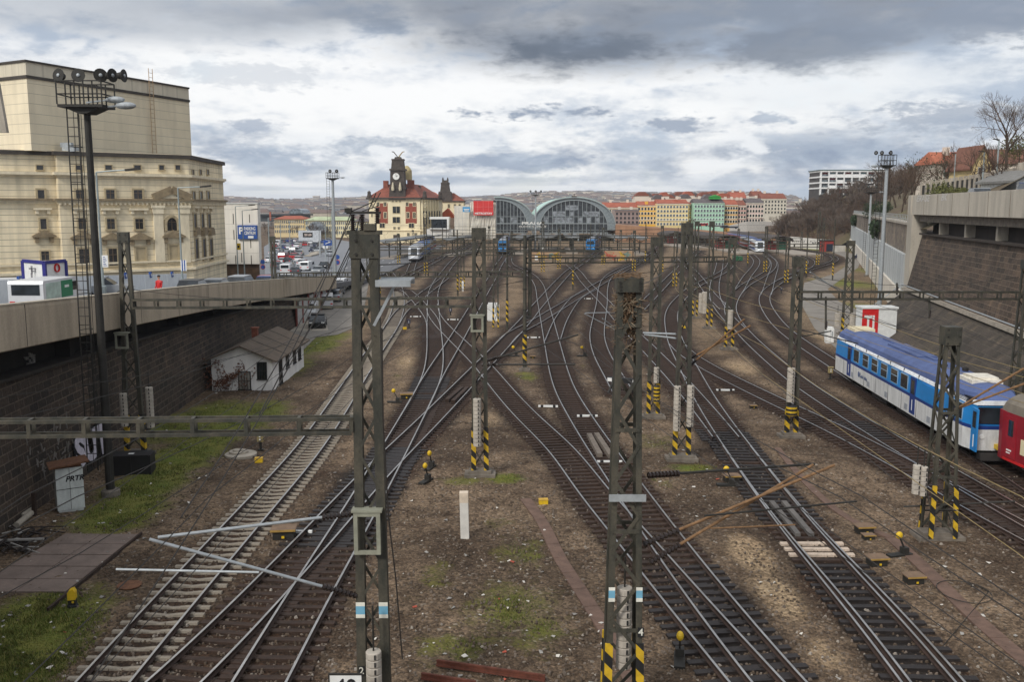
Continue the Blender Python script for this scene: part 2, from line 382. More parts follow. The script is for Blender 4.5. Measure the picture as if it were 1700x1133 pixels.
bgc=n.new('ShaderNodeBackground');l.new(lp_up, bgc.inputs[0]);bgc.inputs[1].default_value=SKYK
sky=n.new('ShaderNodeTexSky');sky.sky_type='NISHITA';sky.sun_disc=False;sky.sun_elevation=SUN_EL;sky.sun_rotation=SUN_AZ
bgs=n.new('ShaderNodeBackground');l.new(sky.outputs[0], bgs.inputs[0]);bgs.inputs[1].default_value=.1
ms=n.new('ShaderNodeMixShader');l.new(mapr(mth('ADD', nA, mth('MULTIPLY', nB, .2)), .36, .5, .78, .96), ms.inputs[0]);l.new(bgs.outputs[0], ms.inputs[1]);l.new(bgc.outputs[0], ms.inputs[2])
l.new(ms.outputs[0], out.inputs[0])
ZR=.2
def T(*p):return[G(x, y, ZR).xy for x, y in p]
TR={'A':([(64, 1260), (171, 1133), (420, 851), (510, 749), (596, 621), (627, 575), (651, 540), (662, 505), (660, 478), (650, 458), (640, 445), (639, 432), (655, 418), (700, 405)], 'c', 'pale concrete sleeper track on the left edge of the yard, passing the white hut'), 'B':([(150, 1260), (296, 1133), (435, 990), (526, 893), (610, 800), (711, 700), (782, 627), (840, 567), (872, 533), (888, 513), (905, 494), (924, 472), (947, 449), (965, 437), (985, 424), (1000, 410)], 't', 'dark sleeper track running diagonally from bottom left, under the central mast, towards the hall'), 'C':([(360, 1260), (431, 1133), (512, 990), (571, 893), (625, 800), (680, 700), (702, 660), (717, 626), (722, 592), (720, 540), (719, 510), (719, 487), (727, 468), (740, 450), (752, 435), (775, 415), (790, 405)], 't', 'dark sleeper track with the double curve rising from between the left masts'), 'D':([(680, 700), (702, 658), (717, 629), (757, 564), (787, 512), (800, 490), (815, 465), (828, 440), (838, 425), (838, 410)], 't', 'straight track to the blue locomotive left of the hall mast'), 'E':([(830, 578), (852, 553), (878, 541), (920, 516), (980, 480), (1006, 465), (1038, 447), (1062, 435), (1085, 420), (1095, 408)], 't', 'flat diagonal track crossing rightwards in front of the graffiti wall'), 'F':([(1402, 1260), (1288, 1133), (1200, 1022), (1139, 944), (1064, 840), (1023, 781), (985, 727), (968, 700), (939, 651), (927, 615), (918, 576), (910, 540), (901, 500), (894, 472), (880, 456), (862, 447), (848, 440), (845, 428), (856, 415)], 't', 'curving track in the middle of the yard, right of the tubular mast'), 'H':([(917, 567), (921, 556), (929, 535), (945, 509), (958, 494), (985, 480)], 't', 'short connecting curve between the middle track and the flat diagonal'), 'I':([(1365, 1260), (1254, 1133), (1107, 962), (1040, 880), (990, 825), (935, 748), (882, 700), (833, 646), (804, 610), (782, 588), (733, 540), (720, 522), (717, 505)], 't', 'track from bottom right passing behind the big right mast and crossing under the central mast'), 'J':([(651, 540), (668, 515), (690, 500), (705, 487), (720, 476), (738, 462)], 't', 'crossover diagonal behind the grating bracket rising rightwards'), 'K':([(658, 482), (667, 479), (674, 482), (701, 509), (718, 533), (721, 560)], 't', 'crossover diagonal behind the grating bracket falling rightwards'), 'N':([(668, 462), (680, 455), (700, 445), (725, 432), (755, 416), (790, 402)], 't', 'brown track running right past the silver train'), 'O':([(680, 455), (683, 445), (690, 430), (708, 415), (730, 405)], 't', 'short track under the silver and white train left'), 'P':([(1034, 652), (1022, 630), (1000, 592), (991, 561), (992, 545), (999, 505), (1001, 480), (1008, 462), (1026, 449), (1046, 440), (1070, 428)], 't', 'dead end track stopping at the dark buffer behind the big right mast'), 'Q':([(1205, 727), (1184, 700), (1131, 637), (1102, 606), (1069, 572), (1041, 545), (1020, 520), (1002, 500), (985, 483), (970, 467), (958, 451), (945, 440)], 't', 'long diagonal falling from the hall to the right of the paired counterweights'), 'R':([(1655, 1260), (1557, 1133), (1430, 985), (1330, 879), (1223, 741), (1194, 700), (1168, 659), (1141, 607), (1123, 572), (1116, 545), (1114, 525), (1120, 508), (1132, 494), (1147, 480), (1172, 466), (1195, 455), (1210, 444), (1215, 430)], 't', 'dark sleeper track at lower right with the oily pale patch between its rails'), 'W':([(1639, 1260), (1541, 1133), (1418, 985), (1325, 879), (1223, 742)], 'n', 'second rail pair closing in on the oily lower right track at its switch'), 'S':([(1900, 985), (1700, 885), (1560, 806), (1490, 768), (1400, 720), (1300, 673), (1200, 624), (1160, 602), (1135, 585), (1122, 570)], 't', 'nearer of the two long tracks sweeping to the right edge'), 'T':([(1900, 968), (1700, 862), (1600, 803), (1520, 757), (1450, 715), (1394, 680), (1340, 645), (1320, 630), (1265, 583), (1243, 562), (1226, 543), (1216, 527), (1212, 512), (1217, 497), (1226, 484), (1240, 472), (1260, 461), (1278, 449), (1284, 437), (1276, 426), (1262, 416)], 't', 'farther of the two long tracks sweeping to the right edge, left of the railcar'), 'U':([(1220, 492), (1227, 482), (1240, 460), (1254, 442), (1256, 433), (1248, 424), (1235, 416)], 't', 'branch curve to the platform left of the red shelter'), 'V':([(1960, 975), (1700, 797), (1600, 737), (1500, 680), (1394, 612), (1327, 568), (1298, 545), (1278, 520), (1269, 500), (1273, 485), (1288, 472), (1311, 459), (1345, 447), (1375, 438), (1387, 431), (1378, 424), (1350, 417), (1310, 412)], 't', 'rightmost track under the blue railcar, sweeping round by the retaining wall'), 'X':([(1272, 490), (1275, 480), (1281, 459), (1286, 443), (1283, 432), (1270, 424)], 't', 'branch between the two right curves to the red shelter'), 'Y':([(1300, 465), (1325, 453), (1343, 443), (1347, 434), (1336, 427), (1310, 420)], 't', 'inner loop curve on the far right'), 'Z':([(1228, 548), (1204, 523), (1190, 503), (1186, 486), (1187, 470), (1193, 448), (1196, 432)], 't', 'straight feeder track left of the far right curves'), 'L':([(1205, 515), (1180, 490), (1160, 462), (1143, 443), (1130, 430)], 't', 'slip track falling rightwards among the thin striped masts'), 'G':([(1060, 515), (1090, 485), (1119, 455), (1145, 430), (1160, 415)], 't', 'rusty brown siding behind the nest mast'), }
def catmull(P, per=16):
 P=[Vector(p)for p in P];P=[2*P[0]-P[1]]+P+[2*P[-1]-P[-2]]
 o=[]
 for i in range(1, len(P)-2):
  p0, p1, p2, p3=P[i-1:i+3]
  t0=0;t1=max(1e-3, (p1-p0).length**.5);t2=t1+max(1e-3, (p2-p1).length**.5);t3=t2+max(1e-3, (p3-p2).length**.5)
  for k in range(per):
   t=t1+(t2-t1)*k/per
   a1=(t1-t)/(t1-t0)*p0+(t-t0)/(t1-t0)*p1
   a2=(t2-t)/(t2-t1)*p1+(t-t1)/(t2-t1)*p2
   a3=(t3-t)/(t3-t2)*p2+(t-t2)/(t3-t2)*p3
   b1=(t2-t)/(t2-t0)*a1+(t-t0)/(t2-t0)*a2
   b2=(t3-t)/(t3-t1)*a2+(t-t1)/(t3-t1)*a3
   o.append((t2-t)/(t2-t1)*b1+(t-t1)/(t2-t1)*b2)
 o.append(P[-2]);return o
def resample(p, step):
 o=[p[0].copy()];acc=0
 for a, b in zip(p, p[1:]):
  d=(b-a).length
  while acc+d>=step:
   t=(step-acc)/d;a=a.lerp(b, t);o.append(a.copy());d=(b-a).length;acc=0
  acc+=d
 o.append(p[-1].copy());return o
def smooth2(p, it):
 for _ in range(it):
  p=[p[0]]+[(p[i-1]+2*p[i]+p[i+1])/4 for i in range(1, len(p)-1)]+[p[-1]]
 return p
def nrm(p, i):
 d=p[min(i+1, len(p)-1)]-p[max(i-1, 0)];d.normalize();return Vector((d.y, -d.x))
LINES={}
allpts=[]
for k, (px, kind, lab)in TR.items():
 p=resample(catmull(T(*px)), .6);p=smooth2(p, 60)
 LINES[k]=p
 for i in range(0, len(p), 2):allpts.append((p[i].x, p[i].y, 0 if kind=='c' else 1))
kd=kdtree.KDTree(len(allpts))
for i, q in enumerate(allpts):kd.insert((q[0], q[1], 0), i)
kd.balance()
def e(px, py, rx, ry=None, k=1.):q=G(px, py);return(q.x, q.y, rx, ry or rx, k)
GRASS=[e(200, 850, 2.2, 4), e(245, 805, 2.2, 5), e(300, 760, 2.4, 6), e(350, 725, 2.2, 6), e(420, 690, 2.4, 6), e(290, 710, 3, 6, .8), e(350, 690, 3, 6, .9), e(470, 610, 3, 9, .8), e(520, 575, 2.8, 7, 1), e(545, 560, 3, 6, .8), e(40, 1060, 2.6, 4.5), e(70, 1010, 1.8, 2, .9), e(10, 1100, 3, 4), e(870, 920, 1.6, 3.2, .5), e(850, 1010, 2.2, 3.2, .58), e(760, 1075, 2.0, 2.2, .52), e(900, 1050, 1.6, 2.4, .55), e(720, 960, 1.4, 3, .42), e(820, 870, 1.8, 2.5, .36), e(840, 795, 1.4, 1.2, .8), e(770, 800, 1.6, 1.2, .6), e(670, 625, 1.6, 4, .4), e(660, 600, 1.6, 4, .3), e(880, 625, 1.4, 3.5, .7), e(850, 622, 1.5, 3, .5), e(970, 610, 1.6, 3, .5), e(1010, 640, 1., 2.5, .7), e(1090, 735, 1.6, 3.5, .5), e(1150, 778, 1.6, 1., .9), e(1090, 800, 1.6, 2, .5), e(1400, 470, 7, 18, .75), e(1430, 510, 5, 12, .6), e(1440, 450, 6, 25, .6), e(1380, 430, 8, 20, .4), e(1370, 415, 20, 25, .7), e(640, 440, 3, 14, .6), e(900, 415, 12, 14, .4), e(1270, 400, 20, 10, .5)]
SAND=[e(1250, 920, 1.1, 2.6), e(1290, 990, 1.1, 2.4), e(1370, 1090, 1.0, 1.6, .7), e(685, 600, 1.6, 5), e(680, 640, 1.6, 3.5, .8), e(930, 660, 1.2, 5, .7), e(960, 560, 2, 6, .8), e(1150, 720, 1.6, 4, .4), e(1240, 610, 3, 5, .8), e(1290, 640, 3, 4, .6), e(825, 690, 1.2, 4.5, .8), e(690, 770, 1, 3, .5), e(1010, 500, 4, 16, .6), e(960, 510, 3, 12, .6), e(1100, 545, 3, 8, .3), e(1380, 560, 3, 8, .8), e(1340, 590, 3, 6, .4), e(900, 440, 12, 20, .6), e(1330, 410, 20, 12, .8), e(1000, 450, 4, 12, .5), e(1560, 860, 2.4, 3, .3), e(740, 560, 0, 0, 0)if False else e(1500, 800, 2.5, 3, .25)]
OIL=[e(610, 800, 2.0, 7.5), e(585, 850, 1.6, 3.5), e(560, 880, 1.6, 2.5), e(725, 660, 1.2, 5, .7), e(1190, 1000, 1.7, 3.6), e(1230, 1060, 1.7, 3), e(1400, 960, 1.1, 1.6), e(1450, 1010, 1.2, 3, .9), e(1520, 1090, 1.2, 2.5, .8), e(1270, 815, 1.2, 5, .9), e(1215, 740, 1.2, 5, .6), e(700, 640, 1.3, 6, .6), e(830, 575, 1.5, 8, .6), e(920, 575, 1.3, 7, .5), e(1420, 715, 2.5, 5, .5)]
PALEZ=[e(1340, 912, 1.3, .95)]
def blobs(lst, x, y):
 v=0
 for(bx, by, rx, ry, kk)in lst:
  if abs(x-bx)>2*rx or abs(y-by)>2*ry:continue
  d=((x-bx)/rx)**2+((y-by)/ry)**2
  v=max(v, kk*math.exp(-d*1.1))
 return v
RAILTOP=M('rail_head', S(196, 192, 186), .3, .9, .2, 1.5)
RAILSIDE=M('rail_web', S(58, 42, 34), .8, .1, .3, 4)
SLC=M('concrete_sleeper', S(136, 127, 114), .9, 0, .25, 3, .2, 40, fine=.15)
SLT=M('timber_sleeper', S(54, 39, 30), .85, 0, .35, 3, .3, 30, fine=.2)
SLT2=M('oiled_sleeper', S(38, 32, 30), .6, 0, .35, 3, .3, 30, fine=.2)
def sleeper_mesh(kind, Lg, wd, h):
 m=MB()
 if kind=='c':
  for x0, x1, z0, z1 in((-Lg/2, -.45, h, h), (-.45, 0, h, h-.045), (0, .45, h-.045, h), (.45, Lg/2, h, h)):
   m.add([(x0, -wd/2, -.1), (x1, -wd/2, -.1), (x1, wd/2, -.1), (x0, wd/2, -.1), (x0, -wd/2+.03, z0), (x1, -wd/2+.03, z1), (x1, wd/2-.03, z1), (x0, wd/2-.03, z0)], [(4, 5, 6, 7), (0, 1, 5, 4), (2, 3, 7, 6)]+([(3, 0, 4, 7)]if x0<-1 else[])+([(1, 2, 6, 5)]if x1>1 else[]))
  for s in(-.75, .75):m.box(s-.17, s+.17, -.08, .08, h, h+.02)
 else:
  m.box(-Lg/2, Lg/2, -wd/2, wd/2, -.1, h)
  for s in(-.75, .75):m.box(s-.16, s+.16, -.09, .09, h, h+.018)
 return m
SLM={'c':[sleeper_mesh('c', 2.5, .215, .07).mesh('sleeper', SLC)], 'p':[sleeper_mesh('t', 2.5, .24, .062).mesh('sleeper', M('dusty_sleeper', S(196, 178, 160), .9, 0, .2, 3, .2, 30, fine=.15))], 't':[sleeper_mesh('t', 2.5+.12*i, .24, .06).mesh('sleeper', [SLT, SLT, SLT2][i])for i in range(3)]}
rng=random.Random(3)
PROF=[(-.07, 0, 1), (-.07, .02, 1), (-.016, .05, 1), (-.016, .12, 1), (-.037, .135, 1), (-.037, .172, 0), (.037, .172, 1), (.037, .135, 1), (.016, .12, 1), (.016, .05, 1), (.07, .02, 1), (.07, 0, 1)]
for ti, (k, p)in enumerate(LINES.items()):
 kind, lab=TR[k][1], TR[k][2]
 near=min(q.y for q in p);base=min(p, key=lambda q:q.y)
 t=thing('railway_track', lab, 'railway track', (base.x, base.y, 0))
 zo=.066+.0012*ti
 rp=p if near<130 else p[::2]
 idx=[i for i in range(len(p))if p[i].y<110 or i%3==0 or i==len(p)-1]
 for s in(-1, 1):
  m=MB();vs=[];fs=[];mi=[];n_=len(PROF)
  for i in idx:
   q=p[i];nn=nrm(p, i)
   for(ox, oz, _)in PROF:vs.append((q.x+nn.x*(s*.75+ox), q.y+nn.y*(s*.75+ox), zo+oz))
  for a in range(len(idx)-1):
   for c in range(n_-1):
    fs.append((a*n_+c, a*n_+c+1, (a+1)*n_+c+1, (a+1)*n_+c));mi.append(0 if c==5 else 1)
  m.v, m.f, m.m=vs, fs, mi
  W('rail', m, [RAILTOP, RAILSIDE], t)
 order=[i for i in range(0, len(p))if 18<p[i].y<150 and kind!='n']
 order.sort(key=lambda i:p[i].y)
 first=set(order[:100])if near<75 else set()
 rest=MB()
 for i in order:
  q=p[i];nn=nrm(p, i);ang=math.atan2(nn.y, nn.x)+rng.uniform(-.025, .025);z=.0012*ti+rng.uniform(-.006, .006)
  kk=kind
  if i in first:
   o=link('sleeper', SLM['p'][0]if blobs(PALEZ, q.x, q.y)>.42 else(SLM['t'][2]if kk=='t' and blobs(OIL, q.x, q.y)>.35 else rng.choice(SLM[kk][:2])), t);o.location=(q.x-base.x, q.y-base.y, z);o.rotation_euler=(0, 0, ang)
  else:
   c, s=math.cos(ang), math.sin(ang);hw, hl=.12, 1.25
   cs=[(-hl, -hw), (hl, -hw), (hl, hw), (-hl, hw)]
   lo_=[(q.x+a*c-b_*s, q.y+a*s+b_*c, -.05)for a, b_ in cs];hi_=[(x, y, .062+z)for x, y, _ in lo_]
   rest.add(lo_+hi_, [(4, 5, 6, 7), (0, 1, 5, 4), (1, 2, 6, 5), (2, 3, 7, 6), (3, 0, 4, 7)])
 if rest.f:
  o=W('sleepers', rest, SLC if kind=='c' else SLT, t);o['kind']='stuff'
def axis(segs):
 o=[]
 for a, b, s in segs:o+=list(np.arange(a, b, s))
 return np.array(o+[segs[-1][1]])
xs=axis([(-5000, -1000, 800), (-1000, -100, 60), (-100, -46, 3), (-46, 46, .5), (46, 150, 2), (150, 1000, 50), (1000, 5000, 800)])
ys=axis([(-300, 0, 50), (0, 16, 4), (16, 90, .5), (90, 260, 1.), (260, 520, 4), (520, 2000, 80), (2000, 8000, 600)])
vs=[];cols=[]
for y in ys:
 for x in xs:
  z=0.;dk=gr=sa=0.
  if-46<=x<=150 and 12<=y<=520:
   c, i, d=kd.find((x, y, 0))
   if i is not None:
    lim=1.25+min(1.4, y/150)
    dk=max(0, min(1, 1.55-d/lim));
    if allpts[i][2]==0:dk*=.85
    if d>2.2 and y<90:z=.035*math.sin(x*1.7+y*.6)*math.sin(y*1.1-x*.4)+rng.uniform(-.035, .035)
    z+=-.015*dk
   gr=blobs(GRASS, x, y)*(1-.8*dk);sa=max(blobs(SAND, x, y), .46*min(1., max(0., (y-52)/45)))*(1-.75*dk)
  vs.append((x, y, z));cols+=[dk, gr, sa, blobs(OIL, x, y)if y<130 else 0.]
nx=len(xs);fs=[(j*nx+i, j*nx+i+1, (j+1)*nx+i+1, (j+1)*nx+i)for j in range(len(ys)-1)for i in range(nx-1)]
me=bpy.data.meshes.new('ground');me.from_pydata(vs, [], fs)
at=me.attributes.new('soil', 'FLOAT_COLOR', 'POINT');at.data.foreach_set('color', cols)
me.polygons.foreach_set('use_smooth', [True]*len(me.polygons))
m, n, l, b=nt('yard_ground')
def node(t, **kw):
 q=n.new(t)
 for a, v in kw.items():setattr(q, a, v)
 return q
at_=node('ShaderNodeAttribute', attribute_name='soil');sp=node('ShaderNodeSeparateColor');l.new(at_.outputs['Color'], sp.inputs[0])
tc=node('ShaderNodeTexCoord')
def gn(sc, det=6, ro=.6):
 q=node('ShaderNodeTexNoise');q.inputs['Scale'].default_value=sc;q.inputs['Detail'].default_value=det;q.inputs['Roughness'].default_value=ro;l.new(tc.outputs['Object'], q.inputs[0]);return q.outputs['Fac']
def gv(sc):
 q=node('ShaderNodeTexVoronoi');q.inputs['Scale'].default_value=sc;l.new(tc.outputs['Object'], q.inputs[0]);return q
def gm(op, a, b=None):
 q=node('ShaderNodeMath', operation=op)
 for i, v in enumerate((a, b)):
  if v is None:continue
  if isinstance(v, (int, float)):q.inputs[i].default_value=v
  else:l.new(v, q.inputs[i])
 return q.outputs[0]
def gr_(v, a, b):
 q=node('ShaderNodeMapRange', interpolation_type='SMOOTHSTEP');l.new(v, q.inputs[0]);q.inputs[1].default_value=a;q.inputs[2].default_value=b;return q.outputs[0]
def gx(f, a, b, bt='MIX'):
 q=node('ShaderNodeMixRGB', blend_type=bt)
 if isinstance(f, (int, float)):q.inputs[0].default_value=f
 else:l.new(f, q.inputs[0])
 for i, v in((1, a), (2, b)):
  if isinstance(v, tuple):q.inputs[i].default_value=(*v, 1)
  else:l.new(v, q.inputs[i])
 return q.outputs[0]
big=gn(.16, 7);mid=gn(.9, 7);finen=gn(7, 6, .7);vst=gv(9);vst2=gv(20)
GK=.93
basec=gx(gr_(big, .35, .65), S(82, 68, 55, GK), S(132, 113, 93, GK))
basec=gx(gm('MULTIPLY', gr_(mid, .48, .68), .7), basec, S(66, 51, 39, GK))
basec=gx(gm('MULTIPLY', gr_(mid, .40, .25), .5), basec, S(150, 130, 106, GK))
sand=gx(gr_(mid, .3, .7), S(176, 154, 124, GK), S(148, 126, 100, GK))
basec=gx(gr_(gm('ADD', sp.outputs[2], gm('MULTIPLY', gm('SUBTRACT', mid, .5), .7)), .25, .75), basec, sand)
darkc=gx(gr_(mid, .3, .7), S(44, 34, 27, GK), S(68, 48, 35, GK));darkc=gx(gr_(big, .45, .62), darkc, S(38, 33, 30, GK))
basec=gx(gm('MULTIPLY', gr_(gm('ADD', sp.outputs[0], gm('MULTIPLY', gm('SUBTRACT', mid, .5), .5)), .25, .9), .9), basec, darkc)
stone=node('ShaderNodeSeparateColor');l.new(vst.outputs['Color'], stone.inputs[0])
stone2=node('ShaderNodeSeparateColor');l.new(vst2.outputs['Color'], stone2.inputs[0])
basec=gx(1., basec, gx(stone.outputs[0], (.5, .48, .46), (1.35, 1.33, 1.3)), 'MULTIPLY')  # random stone tones, spread widened to paint in the shadows among stones
basec=gx(.7, basec, gx(stone2.outputs[1], (.55, .55, .55), (1.35, 1.35, 1.35)), 'MULTIPLY')
pale=gr_(stone.outputs[1], .97, .98)
basec=gx(gm('MULTIPLY', pale, .4), basec, S(170, 160, 146))
basec=gx(gm('MULTIPLY', gr_(gm('ADD', at_.outputs['Alpha'], gm('MULTIPLY', gm('SUBTRACT', mid, .5), .6)), .3, .8), .85), basec, S(36, 33, 32))
grc=gx(gr_(mid, .3, .7), S(92, 108, 34), S(126, 124, 58));grc=gx(gm('MULTIPLY', gr_(finen, .45, .7), .5), grc, S(56, 64, 28))
gmask=gr_(gm('ADD', sp.outputs[1], gm('ADD', gm('MULTIPLY', gm('SUBTRACT', mid, .5), .9), gm('MULTIPLY', gm('SUBTRACT', finen, .5), .5))), .28, .75)
basec=gx(gm('MULTIPLY', gmask, .88), basec, grc)
l.new(basec, b.inputs['Base Color']);b.inputs['Roughness'].default_value=.95;b.inputs['Specular IOR Level'].default_value=.25
bp=node('ShaderNodeBump');bp.inputs['Strength'].default_value=.9;bp.inputs['Distance'].default_value=.05
l.new(gm('ADD', gm('MULTIPLY', vst.outputs['Distance'], -1.2), finen), bp.inputs['Height']);l.new(bp.outputs[0], b.inputs['Normal'])
me.materials.append(m)
ground=structure(link('ground', me))
def scatter(name, cnt, fn, mats, ok):
 o=[];mb=MB();tries=0
 while len(o)<cnt and tries<cnt*30:
  tries+=1
  px=rng.uniform(-40, 1740);py=rng.uniform(520, 1160)if rng.random()<.8 else rng.uniform(440, 600)
  q=G(px, py)
  if q.x<wall_x(q.y)+.8 or q.y>140:continue
  kx=ok(q)
  if not kx:continue
  fn(mb, q, rng);o.append(1)
 ob=link(name, mb.mesh(name, mats));ob['kind']='stuff';return ob
def wall_x(Y):return-19.4-.05*Y
def stone_fn(mb, q, r):
 s=r.uniform(.03, .075);a=r.uniform(0, 6.3);h=s*r.uniform(.5, .9);mi=0 if r.random()<.6 else(1 if r.random()<.9 else 2)
 v=[(q.x+s*math.cos(a+k*1.57)*r.uniform(.7, 1.2), q.y+s*math.sin(a+k*1.57)*r.uniform(.7, 1.2), -.01)for k in range(4)]
 t_=[(x*.6+q.x*.4, y*.6+q.y*.4, h+r.uniform(-.01, .01))for x, y, _ in v]
 mb.add(v+t_, [(4, 5, 6, 7), (0, 1, 5, 4), (1, 2, 6, 5), (2, 3, 7, 6), (3, 0, 4, 7)], mi)
def dist_track(q):return kd.find((q.x, q.y, 0))[2]
scatter('gravel', 16000, stone_fn, [M('brown_gravel', S(84, 71, 58), .95, var=.3, scale=.8), M('grey_gravel', S(108, 96, 85), .95, var=.25, scale=.8), M('pale_gravel', S(150, 141, 130), .95, var=.2, scale=.8)], lambda q:q.y<75 and blobs(GRASS, q.x, q.y)<.5+rng.random()*.4)
def litter_fn(mb, q, r):
 s=r.uniform(.02, .085);a=r.uniform(0, 6.3);c, s_=math.cos(a), math.sin(a);k=r.uniform(.4, 1);z=.035
 P_=[(-s, -s*k, z+r.uniform(0, .05)), (s, -s*k, z+r.uniform(0, .05)), (s*.8, s*k, z+r.uniform(0, .08)), (-s, s*k*.7, z+r.uniform(0, .05))]
 P_=[(q.x+x*c-y*s_, q.y+x*s_+y*c, zz_)for x, y, zz_ in P_];P2=[(x, y, zz_-.012)for x, y, zz_ in P_]
 mi=0 if r.random()<.6 else(1 if r.random()<.92 else 2)
 mb.add(P_+P2, [(0, 1, 2, 3), (7, 6, 5, 4), (0, 4, 5, 1), (1, 5, 6, 2), (2, 6, 7, 3), (3, 7, 4, 0)], mi)
scatter('litter', 270, litter_fn, [M('paper_litter', S(206, 200, 190), .9, var=.2, scale=.5), M('grey_litter', S(150, 146, 140), .9, var=.2, scale=.5), M('red_litter', S(170, 80, 60), .8, var=.2, scale=.5)], lambda q:dist_track(q)>1.9 and(rng.random()<.3+1.0*max(blobs(GRASS, q.x, q.y), 1 if(-3.5<q.x<2.8 and q.y<36)else 0)))
def blade_fn(mb, q, r):
 for _ in range(5):
  a=r.uniform(0, 6.3);x=q.x+r.uniform(-.12, .12);y=q.y+r.uniform(-.12, .12);h=r.uniform(.03, .16)*r.random();w_=.016;dx, dy=math.cos(a), math.sin(a)
  mb.add([(x-dy*w_, y+dx*w_, -.01), (x+dy*w_, y-dx*w_, -.01), (x+dx*h*.6, y+dy*h*.6, h)], [(0, 1, 2)], r.choice((0, 0, 1)))
gb=scatter('grass', 12000, blade_fn, [M('grass_blade', S(82, 92, 32), .9, var=.3, scale=.7), M('dry_grass_blade', S(116, 110, 56), .9, var=.3, scale=.7)], lambda q:dist_track(q)>1.5 and q.y<100 and blobs(GRASS, q.x, q.y)>.42+rng.random()*.4)
PTOP=[(10, 11.0), (37.6, 9.4), (70.4, 7.66), (99.5, 5.84), (134, 3.7), (170, 1.7), (200, .9)]
def ptop(Y):return interp(PTOP, Y)
def road_z(Y):return max(.25, ptop(Y)-1.15)
ASPH=M('asphalt', S(98, 98, 100), .9, var=.15, scale=.6, fine=.12)
PARC=M('parapet_concrete', S(168, 154, 134), .9, var=.22, scale=1.1, st=(.9, .9, .16), bump=.1, fine=.08, lo=.3, hi=.6)
Ys=list(range(14, 136, 4))
mb=MB()
def strip(mb, rows, mi=0):
 """rows: list of cross-sections (lists of points) -> lofted skin, ends capped"""
 n_=len(rows[0]);o=[]
 for r in rows:o+=r
 fs=[]
 for a in range(len(rows)-1):
  for c in range(n_):
   d=(c+1)%n_;fs.append((a*n_+c, (a+1)*n_+c, (a+1)*n_+d, a*n_+d))
 fs+=[tuple(range(n_)), tuple((len(rows)-1)*n_+c for c in range(n_))[::-1]]
 return mb.add(o, fs, mi)
rows=[]
for Y in Ys:
 x=wall_x(Y)+1.0;z=ptop(Y)
 rows.append([(x, Y, z), (x-.32, Y, z), (x-.32, Y, z-1.75), (x-.05, Y, z-1.85), (x+.03, Y, z-1.8), (x+.03, Y, z-.18)])
strip(mb, rows)
pw=thing('parapet_wall', 'weathered concrete parapet beam edging the raised road on the left', 'parapet', (wall_x(14)+.8, 14, ptop(14)-1.85))
W('beam', mb, PARC, pw)
mj=MB();mc=MB()
for Y in range(18, 132, 7):
 x=wall_x(Y)+1.0;z=ptop(Y);mj.box(x+.026, x+.036, Y-.02, Y+.02, z-1.78, z-.02)
W('joint', mj, M('dark_joint', S(60, 54, 48), .95), pw)
rows=[[(wall_x(Y)+1.03, Y, ptop(Y)+.06), (wall_x(Y)+.62, Y, ptop(Y)+.06), (wall_x(Y)+.62, Y, ptop(Y)+.003), (wall_x(Y)+1.03, Y, ptop(Y)+.003)]for Y in Ys]
W('coping', strip(MB(), rows), M('coping_concrete', S(178, 168, 150), .9, var=.2, scale=1.5), pw)
mb=MB();rows=[]
Yr=[5]+Ys+[150, 170, 190, 230, 300, 330]
XR=lambda Y:wall_x(Y)+.66 if Y<136 else-26.2+(Y-136)*.015
XL=lambda Y:-90 if Y<120 else-58
for a, b_ in zip(Yr, Yr[1:]):
 mb.add([(XL(a), a, road_z(a)), (XR(a), a, road_z(a)), (XR(b_), b_, road_z(b_)), (XL(b_), b_, road_z(b_)), (XL(a), a, road_z(a)-.7), (XR(a), a, road_z(a)-.7), (XR(b_), b_, road_z(b_)-.7), (XL(b_), b_, road_z(b_)-.7)], [(0, 1, 2, 3), (7, 6, 5, 4), (1, 5, 6, 2)])
rd=structure(link('road', mb.mesh('road', ASPH)))
mb=MB()
for off in(4.2, 7.6, 11.0):
 for Y in range(24, 240, 6):
  x=XR(Y)-off;x2=XR(Y+3)-off
  mb.add([(x-.07, Y, road_z(Y)+.01), (x+.07, Y, road_z(Y)+.01), (x2+.07, Y+3, road_z(Y+3)+.01), (x2-.07, Y+3, road_z(Y+3)+.01)], [(0, 1, 2, 3)])
structure(link('road_marking', mb.mesh('road_marking', WHITE)))
WSTONE=Mstone('dark_wall_stone', (S(70, 58, 48), S(40, 34, 29)), S(98, 86, 74), .85, .38)
def swt(Y):return interp([(10, 6.9), (39.2, 6.0), (59, 5.3), (79, 4.46), (100, 3.4), (132, 1.9)], Y)
rows=[]
for Y in range(8, 134, 3):
 x=wall_x(Y);zt=min(swt(Y), ptop(Y)-2.0)
 rows.append([(x+.35, Y, -.1), (x-.25, Y, zt), (x-1.2, Y, zt), (x-1.2, Y, -.1)])
sw=thing('stone_wall', 'dark stained stone block retaining wall under the raised road on the left', 'wall', (wall_x(8), 8, 0))
W('masonry', strip(MB(), rows), WSTONE, sw)
rows=[[(wall_x(Y)+.02, Y, swt(Y)+.14), (wall_x(Y)-1.2, Y, swt(Y)+.14), (wall_x(Y)-1.2, Y, swt(Y)+.004), (wall_x(Y)+.02, Y, swt(Y)+.004)]for Y in range(8, 133, 3)]
W('coping', strip(MB(), rows), M('dark_coping', S(52, 46, 41), .9, var=.3, scale=2), sw)
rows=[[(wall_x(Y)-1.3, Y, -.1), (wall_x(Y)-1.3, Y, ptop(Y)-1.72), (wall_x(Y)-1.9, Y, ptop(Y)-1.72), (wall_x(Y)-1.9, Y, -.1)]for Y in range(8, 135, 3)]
W('recess', strip(MB(), rows), M('recess_concrete', S(40, 36, 32), .95, var=.35, scale=.8, st=(1, 1, .3)), sw)
